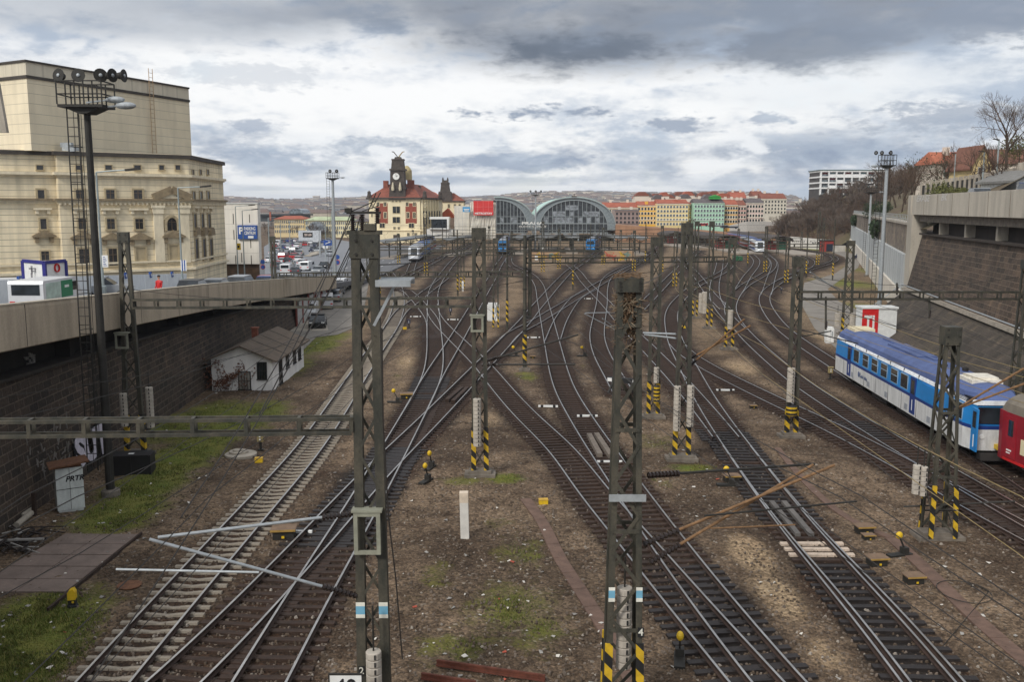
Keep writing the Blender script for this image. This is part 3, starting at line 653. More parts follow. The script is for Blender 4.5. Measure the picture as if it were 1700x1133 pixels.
for Y in range(20, 130, 9):
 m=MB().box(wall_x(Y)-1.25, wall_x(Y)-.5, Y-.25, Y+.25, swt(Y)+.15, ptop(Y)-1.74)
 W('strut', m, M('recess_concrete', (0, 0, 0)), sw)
def wall_text(s, px, py, size, cols_, label, bold=.03, yaw=None, wd=None):
 zz0=AP(px, py, (wall_x(0)+.1, 0), (wall_x(100)+.1, 100))
 t=thing('graffiti', label, 'graffiti', zz0)
 for(bo, dp, mt, dx)in((bold+.05, .008, cols_[1], 0), (bold, .02, cols_[0], .012)):
  mbx=text_mb(s, size, dp, bo, width=wd if bo==bold else(wd*1.06 if wd else None))
  mbx.xf(Matrix.Translation(Vector(zz0)+Vector((.32+dx-.1*zz0.z/6, 0, 0)))@Matrix.Rotation(PI/2, 4, 'Z')@Matrix.Rotation(-.09, 4, 'X'))
  W('lettering', mbx, mt, t)
GRW=M('graffiti_white', S(196, 190, 200), .8, var=.15, scale=6);GRB=M('graffiti_black', (.01, .01, .012), .8)
wall_text('SUT', 143, 741, 2.0, (GRW, GRB), 'white and black graffiti lettering low on the dark stone wall behind the floodlight mast', .05, wd=3.6)
zz0=AP(50, 608, (wall_x(0)-1.25, 0), (wall_x(100)-1.25, 100));t=thing('graffiti', 'small faded white spray mark high on the dark wall at the left edge', 'graffiti', zz0);m=MB();r=random.Random(2)
for k in range(30):a=r.uniform(-.42, .42);z=r.uniform(-.5, .6)*(1-abs(a));m.bar((zz0.x+.03, zz0.y+a, zz0.z+z), (zz0.x+.03, zz0.y+a+r.uniform(-.15, .15), zz0.z+z+r.uniform(-.3, .3)), .09, .03)
W('spray', m, M('faded_spray', S(170, 165, 158), .9), t)
zz0=AP(75, 745, (wall_x(0)+.15, 0), (wall_x(100)+.15, 100));t=thing('graffiti', 'thin faded grey scrawl low on the dark wall left of the bold lettering', 'graffiti', zz0);m=MB();r=random.Random(3)
for k in range(46):a=r.uniform(-2.2, 2.2);z=r.uniform(-.9, .9);m.bar((zz0.x+.32-.1*(zz0.z+z)/6, zz0.y+a, zz0.z+z), (zz0.x+.32-.1*(zz0.z+z)/6, zz0.y+a+r.uniform(-.25, .25), zz0.z+z+r.uniform(-.5, .5)), .045, .03)
W('spray', m, M('grey_spray', S(124, 118, 112), .9), t)
q=G(1600, 985, .05);m=MB();m.tube([q+Vector((.85*math.cos(k*.3), 1.0*math.sin(k*.3), .03+.012*k/7))for k in range(25)], .014, 5);m.tube([q+Vector((.85, 0, .03)), G(1560, 1080, .03), G(1590, 1125, .03), G(1680, 1160, .03)], .014, 5)
solo('cable_coil', m, STEELD, 'loose thin cable coil lying on the gravel at lower right', 'cable', q)
CREAM=Mbands('cream_plaster', S(238, 223, 190), .62, .06, .48, .12, streak=.24);CREAM2=Mbands('tower_plaster', S(234, 220, 190), .98, .05, .62, .06, streak=.1)
CREAMT=M('cream_trim', S(226, 213, 184), .85, var=.12, scale=2, st=(1, 1, .3));CREAMD=M('weathered_trim', S(140, 124, 98), .9, var=.25, scale=2)
ROOFD=M('dark_roof_edge', S(70, 64, 58), .8, var=.2, scale=1)
ZC=18.95
o_px=[(-120, 240), (0, 246), (84, 250.3)]
Pp=[G(x, y, ZC).xy for x, y in o_px]
C_=G(93, 251.8, ZC).xy;D_=G(312, 258.8, ZC).xy;E_=G(347, 266, ZC).xy;F_=G(369, 270, ZC).xy
dirn=(D_-C_).normalized();nout=Vector((dirn.y, -dirn.x))
C_=C_+nout*.0;Bx=C_-nout*.9
front=[Pp[0]+Vector((-6, -6)), Pp[1]-nout*.0, Pp[2]-nout*.4, C_+dirn*-.0, D_, E_, F_]
front[2]=C_-dirn*.05-nout*.9;front[1]=front[2]-dirn*9;front[0]=front[1]-dirn*22
back=[F_+Vector((-14, 14)), F_+Vector((-40, 22)), front[0]+Vector((-16, 30))]
op=thing('opera_house', 'large cream opera house with windowless fly tower and pedimented windows on the left', 'opera house', (C_.x, C_.y, 2))
def offs(poly, d):
 o=[]
 for i, p in enumerate(poly):
  a=poly[max(i-1, 0)];b_=poly[min(i+1, len(poly)-1)]
  n1=(p-a).normalized()if i else(b_-p).normalized();n2=(b_-p).normalized()if i<len(poly)-1 else n1
  q1=Vector((n1.y, -n1.x));q2=Vector((n2.y, -n2.x));q=(q1+q2)
  if q.length<.2:q=q1
  q.normalize();o.append(p+q*(d/max(.45, q.dot(q1))))
 return o
W('wall', MB().vprism([tuple(p)for p in front+back], 1.5, ZC-.35), CREAM, op)
def band(z0, z1, d, mt, name, din=-.25, poly=None):
 poly=poly or front
 a=offs(poly, d);c=offs(poly, din)
 mb=MB()
 for i in range(len(poly)-1):
  mb.add([(*a[i], z0), (*a[i+1], z0), (*c[i+1], z0), (*c[i], z0), (*a[i], z1), (*a[i+1], z1), (*c[i+1], z1), (*c[i], z1)], [(0, 3, 2, 1), (4, 5, 6, 7), (0, 1, 5, 4), (2, 3, 7, 6)]+([(3, 0, 4, 7)]if i==0 else[])+([(1, 2, 6, 5)]if i==len(poly)-2 else[]))
 W(name, mb, mt, op)
def zo_(y, x=200):return AP(x, y, C_, D_).z
W('roof', MB().vprism([tuple(p)for p in offs(front, .35)+back], ZC-.35, ZC+.05), ROOFD, op)
for(y0, y1, d)in((257.5, 253.5, .22), (292.5, 288, .42), (294.5, 292.6, .2), (333.5, 330, .5), (336, 333.6, .3), (339, 336.1, .15), (438, 435, .2), (452, 448, .35)):
 band(zo_(y0), zo_(y1), d, CREAMT if d!=.5 else CREAMD, 'cornice')
mb=MB()
for i in range(3, 6):
 a=offs(front, .18)[i];b_=offs(front, .18)[i+1]if i+1<len(front)else None
 L_=(b_-a).length;k=int(L_/.45)
 for j in range(k):
  q=a.lerp(b_, (j+.5)/k);zz1=zo_(336.2);mb.cbox((q.x, q.y, zz1-.14), (.24, .24, .26))
W('dentils', mb, CREAMT, op)
OGL=Mglass('old_window_glass', (.03, .028, .028), .15)
WFR=M('window_frame', S(176, 160, 128), .8, var=.1);WBAR=M('window_bars', S(96, 80, 62), .8)
def seg_at(x):
 return(front[1], front[2])if x<84 else((C_, D_)if x<312 else(E_, F_)if x>352 else(D_, E_))
def opening(x, yc, w_, h_, frame=.16, hood=None, blank=False, bars=True, arch=False):
 A, B=seg_at(x);q=AP(x, yc, A, B);d=(B-A).normalized();nn=Vector((d.y, -d.x));dep=q.y
 fx=abs(d.x)+.0
 qa=AP(x-.5, yc, A, B);qb=AP(x+.5, yc, A, B);mw=(qb.xy-qa.xy).length*w_;mh=abs(AP(x, yc-h_/2, A, B).z-AP(x, yc+h_/2, A, B).z)
 M4=Matrix(((d.x, -nn.x, 0, q.x), (d.y, -nn.y, 0, q.y), (0, 0, 1, q.z), (0, 0, 0, 1)))
 hw, hh=mw/2, mh/2
 g=MB()
 if arch:g.add([(hw*math.cos(PI*k/12), -.05, hh*1.0*math.sin(PI*k/12))for k in range(13)]+[(-hw, -.05, -hh), (hw, -.05, -hh)], [tuple(range(15))])
 elif not blank:g.box(-hw, hw, -.04, .1, -hh, hh)
 f=MB();fw=frame
 if arch:
  for k in range(12):
   a0, a1=PI*k/12, PI*(k+1)/12
   f.bar((hw*1.12*math.cos(a0), -.1, hh*1.12*math.sin(a0)), (hw*1.12*math.cos(a1), -.1, hh*1.12*math.sin(a1)), .3, .3, up=(0, 1, 0))
  for sx in(-1, 1):f.box(sx*hw*1.12-.15, sx*hw*1.12+.15, -.22, .04, -hh, 0)
  f.box(-.18, .18, -.3, .04, hh*1.0, hh*1.35)
 else:
  f.box(-hw-fw, -hw, -.12, .05, -hh, hh);f.box(hw, hw+fw, -.12, .05, -hh, hh);f.box(-hw-fw, hw+fw, -.12, .05, hh, hh+fw);f.box(-hw-fw*1.4, hw+fw*1.4, -.2, .05, -hh-fw, -hh)
 if blank:f.box(-hw, hw, -.03, .04, -hh, hh)
 W('window', f.xf(M4), WFR, op)
 wo=[c for c in COL.objects if c.parent==op][-1]if False else None
 if not blank:W('pane', g.xf(M4), OGL, op)
 if bars and not blank and mw>.7:
  br=MB();br.box(-.04, .04, -.075, -.045, -hh, hh if not arch else hh*.9);br.box(-hw, -.045, -.075, -.045, hh*.25, hh*.25+.07);br.box(.045, hw, -.075, -.045, hh*.25, hh*.25+.07)
  W('glazing_bars', br.xf(M4), WBAR, op)
 if hood:
  hd=MB();ht=hh+.16+hood[1]
  if hood[0]=='flat':hd.box(-hw-.55, hw+.55, -.42, .04, ht, ht+.2);hd.box(-hw-.4, -hw-.1, -.3, .04, ht-.4, ht-.003);hd.box(hw+.1, hw+.4, -.3, .04, ht-.4, ht-.003)
  elif hood[0]=='tri':
   ww=hw+.75;hd.prism([(-ww, ht), (ww, ht), (ww, ht+.16), (0, ht+.16+ww*.52), (-ww, ht+.16)], -.45, .04);hd.box(-ww+.25, -ww+.6, -.3, .04, ht-.55, ht-.003);hd.box(ww-.6, ww-.25, -.3, .04, ht-.55, ht-.003)
  else:
   ww=hw+.3;hd.prism([(-ww, ht)]+[(ww*math.cos(PI*(1-k/8)), ht+.12+ww*.8*math.sin(PI*k/8))for k in range(9)]+[(ww, ht)], -.4, .04)
  W('hood', hd.xf(M4), CREAMD if hood[0]!='flat' else CREAMT, op)
for x in(66, 131, 180, 228, 268, 295):opening(x, 278.2, 11 if x<240 else 8, 7.5, .08, bars=False)
for x in(319.5, 332, 344):opening(x, 286, 3.2, 8, .06, bars=False)
for x in(68, 133, 183, 229):opening(x, 323, 11 if x<100 else 14, 15, .18)
for x in(321, 333, 345):opening(x, 324.5, 4.0, 12, .14, bars=False)
for x in(72, 136.5, 184, 231):opening(x, 372, 10 if x<100 else 13, 17, .16, ('flat', .75))
for x in(323, 335.5, 346.5):opening(x, 368, 4.6, 25, .14, ('flat', .5), bars=False)
opening(75, 425, 13, 15, .14, ('tri', 1.3));opening(140, 427, 17, 27, .18, ('tri', .9));opening(187.5, 427, 14, 28, .18, ('tri', .8))
opening(234, 424, 16, 25, .18, ('tri', .7), blank=True);opening(289, 421, 15, 27, .18, ('tri', .7), blank=True)
for x in(326, 338.5, 350):opening(x, 414, 5, 34, .14, ('rnd', .3), bars=False)
opening(285, 372, 19, 22, .2, arch=True)
A, B=C_, D_
for x in(264, 307):
 q=AP(x, 400, A, B);z0=zo_(436, x);z1=zo_(341, x);M4=Matrix(((dirn.x, -nout.x, 0, q.x), (dirn.y, -nout.y, 0, q.y), (0, 0, 1, 0), (0, 0, 0, 1)))
 m=MB().box(-.5, .5, -.25, .05, z0, z1-.9).box(-.58, .58, -.35, .05, z1-.897, z1-.3).box(-.72, .72, -.42, .05, z1-.297, z1)
 W('pilaster', m.xf(M4), CREAMT, op)
q0=AP(256, 333, A, B);q1=AP(312, 333, A, B);mid_=(q0+q1)/2;hw=(q1.xy-q0.xy).length/2*1.05;zb=zo_(329.8, 285);zt=zo_(319, 285)
M4=Matrix(((dirn.x, -nout.x, 0, mid_.x), (dirn.y, -nout.y, 0, mid_.y), (0, 0, 1, 0), (0, 0, 0, 1)))
W('pediment', MB().prism([(-hw, zb), (hw, zb), (0, zt)], -.35, .05).xf(M4), CREAMT, op)
m=MB()
for s in(-1, 1):m.bar((s*hw*1.06, -.35, zb+.1), (0, -.35, zt+.25), .8, .32, up=(0, 1, 0))
W('pediment_moulding', m.xf(M4), CREAMD, op)
m=MB()
q=AP(285, 360, A, B)
TA=AY(42, 100, 1);ZT=27.7
t0=G(42, 100, ZT).xy;t1=G(313, 146, ZT).xy;tl=G(0, 105, ZT).xy;td=(t1-t0).normalized();tnn=Vector((td.y, -td.x))
tl2=t0+(tl-t0).normalized()*14
tower=[tl2, t0, t1, t1+Vector((-16, 8))]
tw=[tuple(p)for p in tower+[tl2+Vector((-4, 14))]]
zband=G(42, 127, 0)and AP(42, 127, t0, t1).z
W('fly_tower', MB().vprism(tw, ZC+.03, zband), CREAM2, op)
ATT=Mbands('ribbed_attic', S(216, 206, 184), .9, .08, .8, .06, axis='X')
W('attic_band', MB().vprism(tw, zband, ZT-.12), ATT, op)
band(zband-.12, zband+.16, .14, ROOFD, 'tower_moulding', -.1, [tower[0], tower[1], tower[2]])
band(ZT-.12, ZT+.06, .16, ROOFD, 'roof_edge', -.4, [tower[0], tower[1], tower[2]])
W('tower_roof', MB().vprism(tw, ZT-.115, ZT-.02), ROOFD, op)
def ladder(mb, a, b_, wv, r=.025, step=.35, hoops=0):
 a=Vector(a);b_=Vector(b_);wv=Vector(wv)
 mb.bar(a-wv, b_-wv, r*2);mb.bar(a+wv, b_+wv, r*2)
 k=int((b_-a).length/step)
 for i in range(1, k):q=a.lerp(b_, i/k);mb.bar(q-wv, q+wv, r*1.4)
 if hoops:
  nn=wv.cross(b_-a).normalized()*-1
  k=int((b_-a).length/hoops)
  for i in range(1, k+1):
   q=a.lerp(b_, i/k);pts=[q+wv*math.cos(t)*1.0+nn*(.0+.65*math.sin(t))for t in[PI*j/8 for j in range(9)]]
   mb.tube(pts, r*.7, 4)
  for s in(-.7, 0, .7):mb.bar(a+wv*s+nn*.65*math.sqrt(1-s*s), b_+wv*s+nn*.65*math.sqrt(1-s*s), r)
m=MB();q=AP(250, 200, t0, t1);q=Vector((q.x, q.y, 0))+Vector((*tnn, 0))*.35
ladder(m, q+Vector((0, 0, ZC+.6)), q+Vector((0, 0, ZT+1.4)), Vector((*td, 0))*.3, .028, .5, 0)
W('ladder', m, M('rusty_ladder', S(178, 150, 116), .9, var=.2), op)
m=MB();q=AP(100, 245, t0, t1);q=Vector((q.x, q.y, 0))+Vector((*tnn, 0))*1.4
m.box(q.x-.6, q.x+.6, q.y-.6, q.y+.6, ZC+.05, ZC+.5);m.box(q.x-.9, q.x+.2, q.y-.3, q.y+.3, ZC+.503, ZC+.95)
W('roof_vent', m, GALV, op)
m=MB();q=G(30, 240, ZC+.9)
for i in range(5):m.bar((q.x-2+i, q.y-.9+i*.9, ZC), (q.x-2+i, q.y-.9+i*.9, ZC+.9), .05)
for z in(.45, .9):m.bar((q.x-2, q.y-.9, ZC+z), (q.x+2, q.y+2.7, ZC+z), .05)
W('roof_rail', m, STEELD, op)
q=AY(2, 178, 60);t=thing('sign_board', 'grey board edge cut off by the left side of the photo before the opera tower', 'sign', (q.x-2, 60, road_z(60)));W('board', MB().add([(q.x-4, 60, ZY(137, 60)), (q.x-.1, 60, ZY(137, 60)), (q.x+.22, 60, ZY(220, 60)), (q.x-4, 60, ZY(220, 60)), (q.x-4, 60.3, ZY(137, 60)), (q.x-.1, 60.3, ZY(137, 60)), (q.x+.22, 60.3, ZY(220, 60)), (q.x-4, 60.3, ZY(220, 60))], [(3, 2, 1, 0), (4, 5, 6, 7), (0, 1, 5, 4), (1, 2, 6, 5), (2, 3, 7, 6)]), CONC, t);W('post', MB().tube([(q.x-2, 60.4, road_z(60)), (q.x-2, 60.4, ZY(140, 60))], .15, 8), STEELD, t)
YP=150;a=AY(372, 339, YP);b_=AY(427, 339, YP);zt=a.z
pk=thing('parking_building', 'white panelled windowless parking building right of the opera house', 'building', ((a.x+b_.x)/2, YP, 1.5))
PWH=Mbands('white_panels', S(232, 226, 214), 2.3, .07, .7, .04)
W('wall', MB().vprism([(a.x-2, YP), (b_.x, YP), (-44.6, YP+18), (a.x-6, YP+18)], 4.4, zt), PWH, pk)
W('roof', MB().vprism([(a.x-2.1, YP-.1), (b_.x+.1, YP-.1), (-44.5, YP+18.1), (a.x-6, YP+18.1)], zt, zt+.25), M('pale_roof', S(196, 196, 192), .8), pk)
m=MB()
for(x, y0, y1)in((387, 355, 372), (414, 356, 370), (388, 382, 398), (416, 398, 412), (391, 424, 440), (417, 424, 440), (401, 420, 436)):
 q=AY(x, y0, YP);z2=ZY(y1, YP);m.box(q.x-.06, q.x+.06, YP-.02, YP+.05, z2, q.z)
W('slit', m, M('slit_dark', S(70, 66, 60), .9), pk)
W('ground_floor', MB().vprism([(a.x-1.8, YP+.6), (b_.x-.2, YP+.6), (-44.8, YP+17), (a.x-1.8, YP+17)], 1.2, 4.4), M('dark_shopfront', S(88, 66, 46), .7, var=.3, scale=1.2), pk)
a=AY(394, 374, YP-.4);b_=AY(427, 397, YP-.4)
sg=thing('parking_sign', 'blue sign with white lettering on the white parking building', 'sign', ((a.x+b_.x)/2, YP-.4, b_.z))
W('panel', MB().box(a.x, b_.x, YP-.4, YP-.02, b_.z, a.z), BLUEP, sg)
W('lettering', place(text_mb('PARKING', .74, .01, .02, width=1.75), ((a.x+b_.x)/2+.42, YP-.42, lerp(b_.z, a.z, .74))), WHITE, sg)
W('lettering', place(text_mb('CENTRUM', .74, .01, .02, width=1.75), ((a.x+b_.x)/2+.42, YP-.42, lerp(b_.z, a.z, .42))), WHITE, sg)
W('lettering', place(text_mb('P', 1.5, .01, .03), (a.x+.55, YP-.42, lerp(b_.z, a.z, .58))), WHITE, sg)
W('address_plate', MB().box((a.x+b_.x)/2+.1, (a.x+b_.x)/2+.95, YP-.43, YP-.402, b_.z+.12, b_.z+.5), WHITE, sg)
a=AY(393, 404, 140);b_=AY(400, 415, 140)
sg=thing('yellow_sign', 'small yellow sign on a lamp post before the white parking building', 'sign', ((a.x+b_.x)/2, 140, b_.z))
W('panel', MB().box(a.x, b_.x, 139.95, 140, b_.z, a.z), YELLOW, sg);W('symbol', MB().box(a.x+.12, b_.x-.2, 139.93, 139.947, b_.z+.3, a.z-.35), BLACK, sg)
LAMPP=M('lamp_grey', S(150, 160, 160), .5, .3, .1)
def street_lamp(px, ptop_, pbase, Y, armx, army, label, banner=None):
 b0=AY(px, pbase, Y);b0.z=road_z(Y);t0_=AY(px, ptop_, Y);e0=AY(armx, army, Y)
 t=thing('street_lamp', label, 'street lamp', b0, 0, 'street lamps along the raised road')
 W('pole', MB().tube([b0, (b0.x, Y, lerp(b0.z, t0_.z, .3)), (b0.x, Y, t0_.z)], .11, 8, r2=.06).lathe([(.2, b0.z), (.2, b0.z+1.2), (.12, b0.z+1.25)], (b0.x, Y, 0), 8), LAMPP, t)
 W('arm', MB().tube([(b0.x, Y, t0_.z), (lerp(b0.x, e0.x, .5), Y, lerp(t0_.z, e0.z, .6)), (e0.x, Y, e0.z)], .05, 6), LAMPP, t)
 W('lamp_head', MB().bar((e0.x-.3, Y, e0.z-.02), (e0.x+.65, Y, e0.z+.08), .26, .14), STEELD, t)
 return t
street_lamp(171, 286, 470, 62, 216, 282, 'grey street lamp post with long arm in front of the left opera windows')
street_lamp(303, 312, 470, 84, 338, 310, 'grey street lamp post with short arm beside the arched opera portal')
street_lamp(395, 343, 452, 140, 416, 341, 'street lamp left in front of the parking building')
street_lamp(406, 350, 452, 136, 421, 348, 'street lamp right in front of the parking building sign')
for(x0, x1, y0, y1, Y, lab, kind)in((169, 180, 424, 444, 61.8, 'white banner of blue writing on the lamp post by the left opera windows', 0), (299.5, 310, 432, 450, 83.8, 'blue and white banner on the lamp post at the opera portal', 1)):
 a=AY(x0, y0, Y);b_=AY(x1, y1, Y);t=thing('banner', lab, 'banner', ((a.x+b_.x)/2, Y, b_.z))
 W('cloth', MB().box(a.x, b_.x, Y-.02, Y+.02, b_.z, a.z), WHITE, t)
 m=MB();h_=a.z-b_.z
 if kind:w3=(b_.x-a.x)/5;m.box(a.x+w3, a.x+2*w3, Y-.03, Y-.022, b_.z, a.z);m.box(a.x+3*w3, a.x+4*w3, Y-.03, Y-.022, b_.z, a.z)
 else:
  for i in range(6):m.box(a.x+.08, b_.x-.08-.05*(i%3), Y-.03, Y-.022, b_.z+h_*(.12+i*.14), b_.z+h_*(.17+i*.14))
 W('print', m, BLUEP, t)
hp=[]
for i, Y in enumerate(range(33, 92, 3)):
 x=-28.0-.045*Y;x2=-28.0-.045*(Y+2.94);z=road_z(Y);z2=road_z(Y+3)
 t=tag(link('hoarding_panel', None), 'white plain hoarding panel in the fence row between road and opera house', 'hoarding', 'white hoarding panels along the road');t.location=(x, Y, z)
 W('board', MB().add([(x, Y, z), (x2, Y+2.94, z2), (x2, Y+2.94, z2+1.75), (x, Y, z+1.75), (x-.06, Y, z), (x2-.06, Y+2.94, z2), (x2-.06, Y+2.94, z2+1.75), (x-.06, Y, z+1.75)], [(0, 1, 2, 3), (7, 6, 5, 4), (3, 2, 6, 7), (0, 3, 7, 4), (1, 5, 6, 2)]), M('hoarding_white', S(226, 230, 232), .6, var=.05, scale=1.5), t)
 if i%2==0:
  W('notice', MB().cbox((x-.06, Y+1.4, z+1.62), (.14, .42, .5)), BLUEP, t)
  W('pictogram', MB().cbox((x+.015, Y+1.4, z+1.6), (.02, .16, .22)), WHITE, t)
  t['label']='white hoarding panel with small blue pictogram notice between road and opera house'
Yb=60
a=AY(38, 433, Yb);m_=AY(73, 434, Yb-2.2);c_=AY(108, 432, Yb);zb=ZY(470, Yb)
bb=thing('billboard', 'two sided white billboard with thick blue frame standing behind the hoarding', 'billboard', (m_.x, Yb-1, zb))
m=MB()
for p, q in((a, m_), (m_, c_)):
 m.add([(p.x, p.y, zb), (q.x, q.y, zb), (q.x, q.y, a.z), (p.x, p.y, a.z)], [(0, 1, 2, 3)])
m.add([(a.x, a.y, zb), (c_.x, c_.y, zb), (c_.x, c_.y, a.z), (a.x, a.y, a.z)], [(3, 2, 1, 0)])
W('panel', m, WHITE, bb);m=MB()
for p, q in((a, m_), (m_, c_)):
 m.bar((p.x, p.y, a.z), (q.x, q.y, a.z), .14, .2)
for p in(a, m_, c_):m.bar((p.x, p.y, zb), (p.x, p.y, a.z), .2)
W('frame', m, M('navy_frame', S(40, 40, 120), .5), bb)
q=m_.lerp(c_, .55);q.z=ZY(445, Yb-1);dd_=(c_-m_).normalized();dn_=Vector((dd_.y, -dd_.x, 0))*.06
ringm=MB()
for k in range(20):
 t0_, t1_=2*PI*k/20, 2*PI*(k+1)/20;r=.24
 ringm.bar(q+dn_+dd_*(r*math.cos(t0_))+Vector((0, 0, r*math.sin(t0_))), q+dn_+dd_*(r*math.cos(t1_))+Vector((0, 0, r*math.sin(t1_))), .09, .06)
W('red_ring', ringm, REDP, bb)
m=MB()
for(x, y, sx, sz)in((54, 448, .1, .5), (57, 446, .3, .08), (57, 450, .25, .08), (54, 458, .1, .35), (58, 462, .28, .08), (51, 446, .12, .1)):
 q=AY(x, y, Yb-1.25);m.cbox((q.x, q.y-.1, q.z), (sx, .05, sz))
W('print', m, M('grey_print', S(140, 138, 140), .7), bb)
q0=G(343, 655);q1=G(447, 648);q2=G(492, 612)
X0, X1, Y0, Y1=-22.0, -17.55, 67.8, 78.2
he, hr=2.35, 3.3;xm=(X0+X1)/2
hut=thing('rail_hut', 'small white plastered hut with grey roof and red creeper between wall and tracks', 'hut', (xm, Y0, 0))
HW=M('hut_plaster', S(238, 235, 230), .85, var=.08, scale=1.6, st=(1, 1, .5), fine=.05)
W('wall', MB().prism([(X0, -.05), (X1, -.05), (X1, he), (xm, hr-.06), (X0, he)], Y0, Y1), HW, hut)
HRF=M('felt_roof', S(88, 76, 64), .9, var=.2, scale=1.2)
m=MB();ov=.45
sl_=(hr-he)/(X1-xm)
for s in(-1, 1):
 xe=xm+s*(X1-xm+ov);ze=hr-sl_*(X1-xm+ov)
 m.add([(xm, Y0-.5, hr), (xe, Y0-.5, ze), (xe, Y1+.5, ze), (xm, Y1+.5, hr), (xm, Y0-.5, hr+.1), (xe, Y0-.5, ze+.1), (xe, Y1+.5, ze+.1), (xm, Y1+.5, hr+.1)], [(0, 1, 2, 3), (7, 6, 5, 4), (0, 4, 5, 1), (1, 5, 6, 2), (2, 6, 7, 3)])
rf=W('roof', m, HRF, hut)
W('seam', MB().add([], [])if False else(lambda mm:[mm.bar((xm, y, hr+.11), (xm+(X1-xm+ov), y, hr-sl_*(X1-xm+ov)+.11), .05, .03)for y in(70.5, 73.2, 76)]and mm)(MB()), STEELD, rf)
W('chimney', MB().box(xm-1.2, xm-.75, 75, 75.45, hr-.8, hr+.35).box(xm-1.26, xm-.69, 74.94, 75.51, hr+.351, hr+.44), M('brick_chimney', S(128, 74, 56), .9, var=.3, scale=8), rf)
def plain_window(par, x, y, z, w_, h_, face='y', bars=3, fm=None, name='window', gm=None):
 f=MB();g=MB();k=.07;br=MB()
 def P(u, d, v):return(x+u, y+d, z+v)if face=='y' else(x-d, y+u, z+v)
 def bx(mb, u0, u1, d0, d1, v0, v1):
  a=P(u0, d0, v0);c=P(u1, d1, v1);mb.box(min(a[0], c[0]), max(a[0], c[0]), min(a[1], c[1]), max(a[1], c[1]), min(a[2], c[2]), max(a[2], c[2]))
 bx(f, -w_/2-k, -w_/2, -.05, .03, 0, h_);bx(f, w_/2, w_/2+k, -.05, .03, 0, h_);bx(f, -w_/2-k, w_/2+k, -.05, .03, h_, h_+k);bx(f, -w_/2-k-.04, w_/2+k+.04, -.1, .03, -k, 0)
 bx(g, -w_/2, w_/2, -.02, .02, 0, h_)
 wn=W(name, f, fm or STEELD, par);W('pane', g, gm or GLASS, wn)
 if bars:
  for i in range(bars):u=-w_/2+w_*(i+1)/(bars+1);bx(br, u-.015, u+.015, -.045, -.025, 0, h_)
  bx(br, -w_/2, w_/2, -.065, -.047, h_*.5, h_*.5+.03)
  W('bars', br, STEELD, wn)
plain_window(hut, -18.3, Y0, .85, .6, 1.2, 'y', 4)
plain_window(hut, -19.6, Y0, .1, .8, 1.25, 'y', 3, name='door', gm=M('door_grey', S(150, 146, 136), .8, var=.2))
for y, z, h_ in((70.2, .05, 1.75), (72.4, .9, 1.0), (74.8, .9, 1.0), (76.6, .9, .9)):plain_window(hut, X1, y, z, .85, h_, 'x', 2, name='door' if h_>1.5 else 'window')
m=MB()
for i in range(7):m.box(X0-.012, X0+0, Y0, Y0, 0, 0)
m=MB();lf=MB();r=random.Random(5)
for k in range(24):
 x=r.uniform(X0+.1, X0+2.7);z=.0;p=[Vector((x, Y0-.1, -.02))];a=r.uniform(-.35, .35)
 L_=r.uniform(.8, 2.7)
 for i in range(7):a+=r.uniform(-.5, .5);p.append(p[-1]+Vector((math.sin(a)*L_/7, r.uniform(-.05, .04), math.cos(a)*L_/7)))
 for q in p:q.y=min(q.y, Y0-.06)
 m.tube(p, .014, 4)
 for q in p[2:]:
  for _ in range(3):
   c=q+Vector((r.uniform(-.2, .2), r.uniform(-.14, .0), r.uniform(-.2, .2)));s=r.uniform(.04, .1);a2=r.uniform(0, 6)
   if(c.x<X0+1.3 or c.z>.9 or r.random()<.4):lf.add([c+Vector((s*math.cos(a2), -.02, s*math.sin(a2))), c+Vector((s*math.cos(a2+2), .02, s*math.sin(a2+2))), c+Vector((s*math.cos(a2+4), -.03, s*math.sin(a2+4)))], [(0, 1, 2)])
cr=thing('creeper', 'rust red leafless creeper climbing the front wall of the white hut', 'climbing plant', (X0+1.3, Y0-.1, 0))
W('stems', m, M('creeper_stem', S(86, 60, 46), .9), cr);W('leaves', lf, M('creeper_leaf', S(112, 76, 58), .9, var=.35, scale=4), cr)
q=G(112, 850);cx, cy=q.x, q.y+.3
cb=thing('relay_cabinet', 'white concrete relay cabinet with rusty lid and black spray tag', 'cabinet', (cx, cy, 0), .55)
CABW=M('cabinet_paint', S(196, 200, 196), .7, var=.14, scale=3, st=(1, 1, .4), fine=.06)
L('body', MB().box(-.55, .55, -.42, .42, .12, 2.0).box(-.5, .5, -.38, .38, 0, .12), CABW, cb)
L('seam', MB().box(-.56, .56, -.43, -.421, 1.05, 1.075).box(-.008, .008, -.43, -.4215, .14, 1.049).box(-.008, .008, -.43, -.4215, 1.076, 1.98), STEELD, cb)
L('lid', MB().prism([(-.8, 2.05), (.8, 2.2), (.8, 2.27), (-.8, 2.12)], -.6, .6).prism([(-.5, 2.0), (.5, 2.0), (.5, 2.165), (-.5, 2.072)], -.35, .35), RUST, cb)
L('tag', place(text_mb('PRTR', .32, .006, .03, .25), (.2, -.427, 1.5)), GRB, cb)
q=G(216, 789);db=thing('cable_drum_box', 'black box shaped transformer lying in grass beside the lattice mast', 'box', (q.x, q.y+.4, 0), .15)
DB=M('black_box', S(24, 22, 24), .6, var=.3, scale=3)
L('case', MB().box(-.95, .95, -.5, .5, 0, .95), DB, db);L('rib', MB().box(-.98, -.9, -.53, .53, 0, 1.0).box(.9, .98, -.53, .53, 0, 1.0).box(-.04, .04, -.53, -.501, 0, .95).box(-.88, .88, -.54, .54, .951, 1.02), DB, db);L('sticker', MB().box(-.15, .12, -.2, .0, 1.021, 1.025), WHITE, db)
